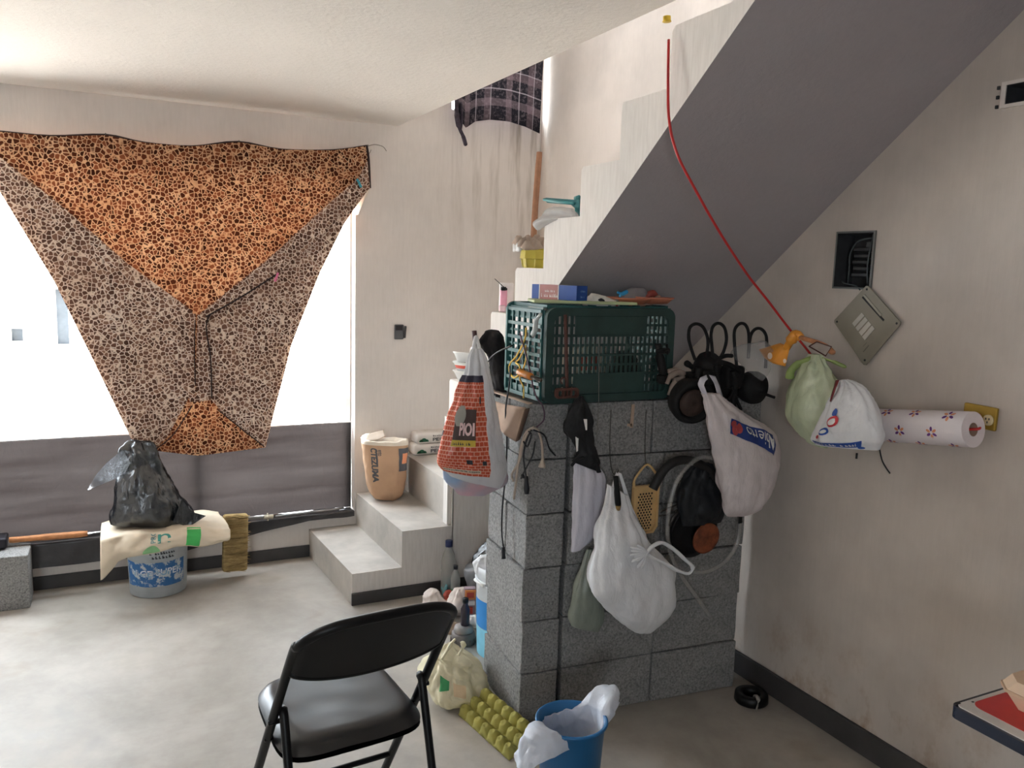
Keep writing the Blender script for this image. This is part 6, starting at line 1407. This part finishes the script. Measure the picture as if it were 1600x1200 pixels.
m = MB().tube([(2.15, 2.105, 1.462), (2.15, 2.047, 1.454), (2.16, 2.005, 1.442), (2.16, 1.97, 1.422)], [0.014, 0.015, 0.016, 0.010], 8, 5, flat=0.6); build('second_tail', m, plain('brown_orange_film', (190, 132, 92), 0.4, var=0.3, vscale=40), ob, True)
m = MB(); ruled(m, [(2.128, 2.047, 1.439), (2.13, 1.974, 1.414)], [(2.128, 2.015, 1.457), (2.13, 1.95, 1.448)], 4, 2); build('print_panel', m, plain('grey_print_panel', (172, 160, 152), 0.5), ob, solid=0.002)
m = MB().tube([(2.124, 2.043, 1.439), (2.126, 1.97, 1.414), (2.126, 1.949, 1.446), (2.124, 2.011, 1.457), (2.124, 2.043, 1.439)], 0.0022, 5); build('dark_outline', m, plain('dark_brown_print', (84, 44, 36), 0.5), ob)
XCc = 2.14
lv = [((2.14, 2.445, 1.374), (2.14, 2.264, 1.289), 0.02), ((2.14, 2.432, 1.393), (2.14, 2.236, 1.331), 0.035), ((2.14, 2.384, 1.409), (2.14, 2.226, 1.364), 0.035), ((2.14, 2.324, 1.424), (2.14, 2.222, 1.388), 0.025), ((2.14, 2.265, 1.434), (2.14, 2.218, 1.406), 0.012)]
L = Loft(lv, FB, 0.016, 13, 7, 0.006, 47)
build('clear_part', L.mesh(None, 40, 22, True, True), film('very_clear_film', (206, 208, 212), 0.4, 0.72, 0.12, 0.05, 0.2), ob, True)
tag(build('loose_wire', MB().tube([(2.34, 1.994, 1.066), (2.335, 1.99, 1.047)], 0.004, 6), M_cordb, None, True, loc=(2.335, 1.99, 1.047)), 'short black wire stub poking out below the white printed bag', 'wire')
tag(build('loose_wire', MB().tube([(2.32, 1.888, 1.108), (2.335, 1.886, 1.067), (2.345, 1.876, 1.042), (2.352, 1.862, 1.023)], 0.0025, 6, 4), M_cordb, None, True, loc=(2.335, 1.886, 1.067)), 'longer curved dark green wire hanging below the paper towel roll end', 'wire')

# ------------------------------------------------------------------ floor in the foreground
M_blue = plain('blue_plastic', (34, 104, 158), 0.4, var=0.06)
TX, TY, TR, TH = 1.247, 2.035, 0.108, 0.30
tc_ = thing('trash_can', 'blue plastic trash can with a white liner in front of the stack', 'trash can', (TX, TY, 0))
m = MB().lathe([(0.082, 0.0), (0.086, 0.004), (0.103, TH - 0.012), (0.109, TH - 0.010), (0.109, TH), (0.102, TH), (0.080, 0.01), (0, 0.008)], (TX, TY, 0), 48); build('body', m, M_blue, tc_, True)
m = MB(); m.tube([(TX + 0.1085 * cos(2 * pi * k / 48), TY + 0.1085 * sin(2 * pi * k / 48), TH - 0.003) for k in range(49)], 0.0045, 8); build('rim', m, M_blue, tc_, True)
ln_ = thing('bin_liner', 'white plastic bag lining the blue trash can and hanging over its rim', 'bin liner', (TX, TY, TH))
M_liner = film('bluish_white_film', (226, 232, 244), 0.18, 0.04, 0.3, 0.05, 0.08)
def liner(u, v):
    """v 0 deep inside, .5 at the rim, 1 hanging end; u around the can"""
    an = 2 * pi * u
    la = lambda c, w: math.exp(-((((an - c + pi) % (2 * pi)) - pi) / w) ** 2)
    side = la(rad(195), 0.62) + la(rad(12), 0.5)
    drop_l, drop_r = la(rad(195), 0.52), la(rad(12), 0.46)
    if v < 0.5:
        k = v / 0.5; r = 0.078 + 0.024 * k - 0.012 * (1 - side) * k; z = 0.12 + (TH + 0.006 - 0.12 - 0.10 * max(0, 0.75 - side) * (0.4 + 0.6 * la(rad(-70), 0.9))) * k
    else:
        k = (v - 0.5) / 0.5
        r = 0.102 + 0.02 * sin(k * pi / 2) * min(1, side) + 0.092 * drop_l * k + 0.075 * drop_r * k - 0.012 * (1 - min(1, side))
        z = TH + 0.006 - 0.10 * max(0, 0.75 - side) * (0.4 + 0.6 * la(rad(-70), 0.9)) + 0.030 * sin(k * pi) * drop_l + 0.075 * sin(k * pi * 0.7) * drop_r - 0.085 * drop_l * k ** 2 - 0.05 * drop_r * k ** 2
    p = V((TX + r * cos(an), TY + r * sin(an), z))
    dd = noise.voronoi(V((p.x * 22, p.y * 22, p.z * 16)))[0]; h = (0.010 * ns(p, 22, 3) + 0.016 * (min(dd[1] - dd[0], 0.5) - 0.25)) * (0.5 + k if v > 0.5 else 0.7); return p + V((cos(an), sin(an), 0.6)) * h
m = MB().grid(liner, 160, 70); build('film', m, M_liner, ln_, True, weld=True)
m = MB()
for dx, dz in ((-0.022, 0.0), (0.0, 0.004), (0.02, -0.002)):
    q = rad(-52) + dx * 8
    c = V((TX + 0.083 * cos(q), TY + 0.083 * sin(q), 0.262 + dz)); m.add([c + V((0.008 * cos(a_) * -sin(q), 0.008 * cos(a_) * cos(q), 0.011 * sin(a_) * (1 + 0.4 * sin(3 * a_)))) for a_ in [2 * pi * k / 10 for k in range(10)]], [list(range(10))])
build('blue_print', m, plain('dark_blue_ink', (38, 44, 130), 0.5), ln_)
# green egg tray leaning between the stack and the can
M_olive = plain('olive_pulp', (158, 150, 78), 0.9, var=0.12, bump=0.25, bscale=80)
c0 = V((1.228, 2.51, 0.036)); Me = Matrix.Rotation(rad(8), 4, 'Z') @ Matrix.Rotation(rad(-24), 4, 'Y')
egg_carton('egg_tray', 'olive green pulp egg tray lying against the foot of the stack', tuple(c0), 3, 7, 0.049, M_olive, Me, 0.032, None, 'egg tray')
# yellow bag
yb = thing('yellow_bag', 'pale yellow tied plastic bag on the floor left of the stack', 'plastic bag', (1.17, 2.80, 0))
lv = [((1.114, 2.78, -0.0045), (1.229, 2.72, -0.0305), 0.07), ((1.055, 2.78, 0.0552), (1.295, 2.76, -0.0068), 0.11), ((1.051, 2.8, 0.1088), (1.321, 2.8, 0.0274), 0.12), ((1.068, 2.82, 0.1561), (1.308, 2.82, 0.0827), 0.10), ((1.107, 2.84, 0.179), (1.277, 2.84, 0.1311), 0.07), ((1.148, 2.85, 0.1881), (1.225, 2.85, 0.1632), 0.035), ((1.168, 2.86, 0.2013), (1.201, 2.86, 0.1927), 0.012)]
L = Loft(lv, (-0.35, -1, 0.1), 0.032, 8, 7, 0.008, 51, 0.9, 0.9)
for q in L.L + L.R: q.z = max(q.z, 0.012)
M_yfilm = film('pale_yellow_film', (240, 232, 200), 0.16, 0.02, 0.3, 0.08, 0.07)
build('bag', L.mesh(None, 56, 40, True, True), M_yfilm, yb, True)
m = MB().tube([(1.094, 2.74, 0.2007), (1.12, 2.74, 0.2369), (1.135, 2.74, 0.2597), (1.15, 2.74, 0.2723)], [0.010, 0.014, 0.010, 0.004], 8, 5, flat=0.5).tube([(1.162, 2.74, 0.2032), (1.183, 2.74, 0.2356), (1.177, 2.74, 0.2572)], [0.010, 0.012, 0.004], 8, 4, flat=0.5); build('knot_ear', m, M_yfilm, yb, True)
m = MB(); f_ = onl(L, 126, 106, 0.30, 0.46, 0.004); m.grid(lambda u, v: f_(u, 0.5 + (v - 0.5) * (1 - 0.5 * u)), 6, 5); build('green_mark', m, plain('green_ink', (66, 156, 98), 0.5), yb, True)
m = MB(); f_ = onl(L, 98, 80, 0.28, 0.42, 0.003); m.grid(f_, 5, 4); build('orange_mark', m, plain('peach_ink', (226, 200, 162), 0.5), yb, True)
# black ring on the floor near the right wall
fc = thing('black_tape_reel', 'black ring of tape with a clear band lying on the floor by the right wall', 'tape', (2.245, 2.30, 0))
RCn = (2.245, 2.315, 0.0)
m = MB().lathe([(0.034, 0.0), (0.062, 0.0), (0.066, 0.006), (0.064, 0.034), (0.058, 0.038), (0.036, 0.036), (0.033, 0.02), (0.034, 0.0)], RCn, 36, None, False); build('ring', m, M_blackm, fc, True)
m = MB().tube([(RCn[0] - 0.032, RCn[1] - 0.066, 0.004), (RCn[0] - 0.022, RCn[1] - 0.062, 0.040), (RCn[0] - 0.008, RCn[1] - 0.03, 0.042), (RCn[0] - 0.004, RCn[1] - 0.02, 0.01)], 0.008, 6, 5, flat=0.25); build('clear_band', m, plain('cloudy_tape', (150, 146, 140), 0.4), fc, True)
# table corner, bottom right
tb = thing('metal_table', 'table corner with dark edge and red and white top at the lower right', 'table', (1.97, 0.60, 0))
TXa, TXb, TYa, TYb = 1.632, 2.325, 0.15, 1.088
m = MB(); pts = rrect(TXa, TXb, TYa, TYb, 0.02, 0); pts = [V((p.x, p.z, 0)) for p in pts]
m.prism([p + V((0, 0, 0.722)) for p in pts], (0, 0, 0.026)); build('edge', m, plain('navy_enamel', (40, 46, 60), 0.25, 0.1, var=0.2), tb)
m = MB(); q = rrect(TXa + 0.008, TXb - 0.008, TYa + 0.008, TYb - 0.008, 0.016, 0)
m.prism([V((p.x, p.z, 0.748)) for p in q], (0, 0, 0.002)); build('top_sheet', m, plain('white_enamel', (206, 202, 196), 0.35), tb)
q = rrect(TXa + 0.040, TXb - 0.04, TYa + 0.04, TYb - 0.02, 0.025, 0); m = MB().prism([V((p.x, p.z, 0.750)) for p in q], (0, 0, 0.0012)); build('red_field', m, plain('red_enamel', (188, 40, 42), 0.35), tb)
m = MB().span((TXa + 0.01, TYb - 0.012, 0.7505), (TXa + 0.022, TYb - 0.006, 0.7512)).span((TXa + 0.05, TYb - 0.02, 0.7505), (TXa + 0.056, TYb - 0.016, 0.7512)); build('chip', m, M_blackm, tb)
for sx, sy in ((TXa + 0.16, TYb - 0.12), (TXb - 0.12, TYb - 0.12), (TXa + 0.16, TYa + 0.12), (TXb - 0.12, TYa + 0.12)): build('leg', MB().tube([(sx, sy, 0.722), (sx, sy, 0)], 0.014, 10), M_blackm, tb, True)
M_beige = plain('beige_foam', (214, 186, 158), 0.7, var=0.04)
fb = thing('foam_box', 'beige foam takeout box on the red and white table', 'box', (1.82, 0.94, 0.7512))
FX0, FX1, FY0, FY1, FZ = 1.728, 1.95, 0.80, 1.055, 0.7514
def frust(x0, x1, y0, y1, z0, z1, ins0, ins1, cut=0.03):
    def ring(i, z):
        a_, b_, c_, d_ = x0 + i, x1 - i, y0 + i, y1 - i
        return [V(p) for p in ((a_ + cut, c_, z), (b_ - cut, c_, z), (b_, c_ + cut, z), (b_, d_ - cut, z), (b_ - cut, d_, z), (a_ + cut, d_, z), (a_, d_ - cut, z), (a_, c_ + cut, z))]
    r0, r1 = ring(ins0, z0), ring(ins1, z1); return MB().add(r0 + r1, [list(range(8))[::-1], list(range(8, 16))] + [[k, (k + 1) % 8, 8 + (k + 1) % 8, 8 + k] for k in range(8)])
build('lower_shell', frust(FX0, FX1, FY0, FY1, FZ, FZ + 0.036, 0.018, 0.0), M_beige, fb)
build('seam_rim', frust(FX0 - 0.003, FX1 + 0.003, FY0 - 0.003, FY1 + 0.003, FZ + 0.036, FZ + 0.042, 0, 0), plain('tan_foam', (196, 166, 138), 0.7), fb)
build('lid', frust(FX0, FX1, FY0, FY1, FZ + 0.042, FZ + 0.062, 0.0, 0.012), M_beige, fb)

# ------------------------------------------------------------------ clutter on the floor between the steps and the stack
pbk = thing('white_bucket', 'white bucket with blue label half hidden behind the block stack', 'bucket', (1.545, 3.09, 0))
WX_, WY_ = 1.535, 3.095
m = MB().lathe([(0.118, 0), (0.122, 0.004), (0.134, 0.355), (0.142, 0.36), (0.142, 0.40), (0.138, 0.402), (0.130, 0.39), (0.118, 0.02), (0, 0.018)], (WX_, WY_, 0), 44); build('body', m, plain('white_bucket_plastic', (222, 226, 230), 0.4), pbk, True)
m = MB()
for zz in (0.325, 0.340): m.tube([(WX_ + 0.136 * cos(2 * pi * k / 40), WY_ + 0.136 * sin(2 * pi * k / 40), zz) for k in range(41)], 0.004, 6)
build('rib', m, bpy.data.materials['white_bucket_plastic'], pbk, True)
m = MB().grid(lambda u, v: cyl(120, 300, 0.13, 0.255, 0.1222, 0.134, 0.355, 0.0015, (WX_, WY_))(u, v), 30, 3); build('blue_label', m, plain('bright_blue_label', (46, 130, 200), 0.5), pbk, True)
m = MB().grid(lambda u, v: cyl(120, 300, 0.0, 0.128, 0.1222, 0.134, 0.355, 0.0015, (WX_, WY_))(u, v), 30, 3); build('light_blue_label', m, plain('sky_blue_label', (130, 200, 226), 0.5), pbk, True)
m = MB().tube([cyl(165, 200, 0.33, 0.33, 0.118, 0.134, 0.355, 0.008, (WX_, WY_))(u, 0) for u in (0, 1)], 0.007, 8).tube([cyl(180, 186, 0.29, 0.33, 0.118, 0.134, 0.355, 0.006, (WX_, WY_))(0.5, v) for v in (0, 0.5, 1)], 0.002, 6); build('handle_ear', m, M_foam, pbk, True)
def bottle(name, label, c, s_, body, cap, fluid=None):
    t = thing(name, label, 'bottle', c)
    pr = [(0.030, 0), (0.034, 0.006), (0.034, 0.10), (0.031, 0.11), (0.034, 0.12), (0.034, 0.15), (0.026, 0.185), (0.014, 0.215), (0.013, 0.228)]
    build('body', MB().lathe([(r * s_, z * s_) for r, z in pr], c, 24), body, t, True)
    build('cap', MB().lathe([(0.0165 * s_, 0.222 * s_), (0.0165 * s_, 0.248 * s_), (0.014 * s_, 0.250 * s_)], c, 20, None, True, True), cap, t, True)
    if fluid: build('label', MB().lathe([(0.0348 * s_, 0.03 * s_), (0.0348 * s_, 0.085 * s_)], c, 24, None, False), fluid, t, True)
M_pet = film('clear_pet', (206, 206, 204), 0.3, 0.55, 0.12, 0.04, 0.12)
M_navy = plain('navy_cap', (44, 52, 90), 0.4)
bottle('water_bottle', 'clear plastic bottle with a navy cap against the side of the steps', (1.537, 3.776, 0)[:2] + (0.0,), 1.15, M_pet, M_navy)
bottle('squat_bottle', 'small clear bottle with a black cap in front of the navy capped bottle', (1.545, 3.70, 0.0), 0.72, M_pet, plain('black_cap', (26, 28, 36), 0.4), plain('green_leaf_label', (70, 104, 76), 0.6))
L = Loft([((1.62, 3.66, 0.01), (1.83, 3.62, 0.01), 0.07), ((1.58, 3.68, 0.13), (1.84, 3.62, 0.14), 0.08), ((1.60, 3.68, 0.20), (1.84, 3.62, 0.26), 0.07), ((1.74, 3.66, 0.30), (1.84, 3.63, 0.34), 0.04)], (-0.3, -1, 0), 0.012, 10, 5, 0.006, 61)
tag(build('clear_pouch', L.mesh(None, 36, 20, True, True, 0, 0.5), film('grey_clear_film', (186, 188, 192), 0.4, 0.3, 0.2), None, True, loc=(1.72, 3.65, 0)), 'greyish clear plastic pouch under the black bag by the steps', 'plastic bag')
L = Loft([((1.585, 3.60, 0.225), (1.66, 3.58, 0.19), 0.03), ((1.60, 3.60, 0.25), (1.74, 3.57, 0.24), 0.05), ((1.66, 3.60, 0.31), (1.80, 3.57, 0.31), 0.05), ((1.73, 3.60, 0.37), (1.82, 3.58, 0.37), 0.03)], (-0.3, -1, 0), 0.010, 12, 4, 0.006, 64)
tag(build('black_pouch', L.mesh(None, 36, 22, True, True), M_black_bag, None, True, loc=(1.72, 3.60, 0.2)), 'black plastic bag slumped on the clear pouch beside the steps', 'plastic bag')
L = Loft([((1.399, 3.12, 0.3499), (1.485, 3.12, 0.3378), 0.05), ((1.389, 3.12, 0.3974), (1.493, 3.12, 0.3833), 0.06), ((1.409, 3.12, 0.435), (1.476, 3.12, 0.432), 0.03)], (-0.3, -1, 0), 0.014, 16, 5, 0.006, 66)
tag(build('crumpled_white_bag', L.mesh(None, 36, 18, True, True), M_white_film, None, True, loc=(1.432, 3.12, 0.3684)), 'crumpled white bag stuffed in the top of the white bucket', 'plastic bag')
rb = thing('red_white_box', 'red and white box standing behind the white bucket', 'box', (1.86, 3.50, 0))
build('box', MB().span((1.80, 3.46, 0.0), (1.90, 3.56, 0.44), 0.003), plain('white_box_card', (226, 222, 220), 0.6), rb); build('red_panel', MB().span((1.797, 3.457, 0.30), (1.903, 3.50, 0.39)), plain('crimson_print', (190, 46, 62), 0.5), rb)
mb_ = thing('match_box', 'small orange and red printed carton standing on the floor by the bucket', 'carton', (1.52, 3.47, 0))
build('box', MB().box((1.525, 3.47, 0.075), (0.055, 0.035, 0.15), Matrix.Rotation(-0.3, 4, 'Z'), 0.002), plain('purple_grey_card', (150, 132, 140), 0.6), mb_)
build('orange_top', MB().box((1.523, 3.462, 0.122), (0.052, 0.036, 0.045), Matrix.Rotation(-0.3, 4, 'Z')), plain('orange_card_print', (206, 130, 70), 0.6), mb_)
build('red_figure_print', MB().box((1.522, 3.459, 0.122), (0.034, 0.036, 0.026), Matrix.Rotation(-0.3, 4, 'Z')).box((1.522, 3.459, 0.045), (0.024, 0.036, 0.03), Matrix.Rotation(-0.3, 4, 'Z')), plain('dark_red_card_print', (170, 60, 48), 0.6), mb_)
build('pale_print', MB().box((1.522, 3.4595, 0.082), (0.044, 0.036, 0.02), Matrix.Rotation(-0.3, 4, 'Z')), plain('pale_card_print', (206, 204, 206), 0.6), mb_)
M_tissue = plain('cream_tissue', (208, 196, 188), 0.85, var=0.08, bump=0.4, bscale=40)
for (nm, lab, lv_, sd_, mt_, ct_) in (
    ('tissue_heap', 'crumpled cream paper ball on the floor among the clutter by the steps', [((1.43, 3.52, 0.01), (1.53, 3.50, 0.01), 0.04), ((1.42, 3.52, 0.05), (1.545, 3.50, 0.05), 0.06), ((1.44, 3.52, 0.10), (1.54, 3.50, 0.10), 0.05), ((1.47, 3.52, 0.135), (1.52, 3.50, 0.14), 0.02)], 71, M_tissue, 'paper'),
    ('tissue_heap', 'flattened cream bag left of the crumpled paper ball by the steps', [((1.34, 3.60, 0.008), (1.43, 3.55, 0.008), 0.04), ((1.335, 3.60, 0.04), (1.44, 3.55, 0.04), 0.05), ((1.35, 3.61, 0.085), (1.42, 3.57, 0.085), 0.04), ((1.38, 3.61, 0.115), (1.40, 3.59, 0.115), 0.012)], 73, M_tissue, 'paper'),
    ('tissue_ball', 'small white tissue ball on the floor next to the white bucket', [((1.47, 3.36, 0.006), (1.52, 3.34, 0.006), 0.02), ((1.455, 3.36, 0.03), (1.53, 3.34, 0.03), 0.035), ((1.47, 3.36, 0.06), (1.515, 3.34, 0.062), 0.02)], 75, M_foam, 'paper')):
    L = Loft(lv_, (-0.35, -1, 0.1), 0.02, 14, 4, 0.005, sd_)
    tag(build(nm, L.mesh(None, 32, 18, True, True), mt_, None, True, loc=tuple(lv_[0][0])), lab, ct_)
tag(build('paper_tube', MB().tube([(1.40, 3.47, 0.02), (1.425, 3.43, 0.022)], 0.02, 14), M_tissue, None, True, loc=(1.41, 3.45, 0)), 'short cream cardboard tube lying in front of the crumpled papers', 'tube')
tag(build('jar_lid', MB().lathe([(0.045, 0), (0.047, 0.002), (0.047, 0.022), (0.043, 0.022), (0.042, 0.004), (0, 0.004)], (1.395, 3.36, 0), 28), plain('tan_tin', (158, 140, 122), 0.45, 0.3), None, True, loc=(1.395, 3.36, 0)), 'round tan tin lid lying on the floor near the paper tube', 'lid')
L = Loft([((1.50, 3.76, 0.006), (1.56, 3.76, 0.006), 0.02), ((1.495, 3.76, 0.04), (1.565, 3.76, 0.04), 0.03), ((1.51, 3.76, 0.075), (1.55, 3.76, 0.08), 0.015)], (-0.3, -1, 0), 0.010, 18, 4, 0.005, 77)
tag(build('colourful_wrapper', L.mesh(None, 28, 14, True, True), plain('teal_red_wrapper', (96, 150, 160), 0.4, var=0.4, vscale=30), None, True, loc=(1.53, 3.76, 0)), 'teal snack wrapper at the foot of the bottles by the steps', 'wrapper')
L = Loft([((1.485, 3.70, 0.006), (1.525, 3.70, 0.006), 0.015), ((1.48, 3.70, 0.03), (1.53, 3.70, 0.03), 0.02), ((1.49, 3.70, 0.05), (1.52, 3.70, 0.052), 0.01)], (-0.3, -1, 0), 0.008, 18, 4, 0.004, 79)
tag(build('red_wrapper', L.mesh(None, 24, 12, True, True), plain('red_wrapper_film', (206, 92, 76), 0.4), None, True, loc=(1.50, 3.70, 0)), 'small red wrapper in front of the small black capped bottle', 'wrapper')
bb_ = thing('motor_base', 'round grey ridged motor part on the floor beside the white bucket', 'motor part', (1.405, 3.245, 0))
MC = (1.395, 3.235, 0)
build('lower_ring', MB().lathe([(0.052, 0), (0.055, 0.01), (0.053, 0.045), (0.046, 0.05)], MC, 28, None, True, True), plain('grey_metal_worn', (112, 106, 102), 0.6, 0.2, var=0.2), bb_, True)
build('upper_ring', MB().lathe([(0.042, 0.05), (0.044, 0.055), (0.040, 0.075), (0.03, 0.08)], MC, 28, None, True, True), plain('light_grey_metal', (138, 132, 128), 0.55, 0.2), bb_, True)
m = MB()
for k in range(14): a_ = 2 * pi * k / 14; m.box((MC[0] + 0.053 * cos(a_), MC[1] + 0.053 * sin(a_), 0.014), (0.010, 0.010, 0.024), Matrix.Rotation(a_, 4, 'Z'), 0.001)
build('teeth', m, bpy.data.materials['grey_metal_worn'], bb_)
bb2 = thing('brown_bottle', 'small dark brown bottle standing on the grey motor part', 'bottle', (1.40, 3.24, 0.08))
build('body', MB().lathe([(0.019, 0.08), (0.021, 0.084), (0.021, 0.155), (0.012, 0.175), (0.011, 0.19)], (1.402, 3.235, 0), 22, None, True, True), plain('brown_glass', (50, 40, 48), 0.2, var=0.1), bb2, True)
build('cap', MB().lathe([(0.0135, 0.185), (0.0135, 0.205)], (1.402, 3.235, 0), 18, None, True, True), M_blackm, bb2, True)
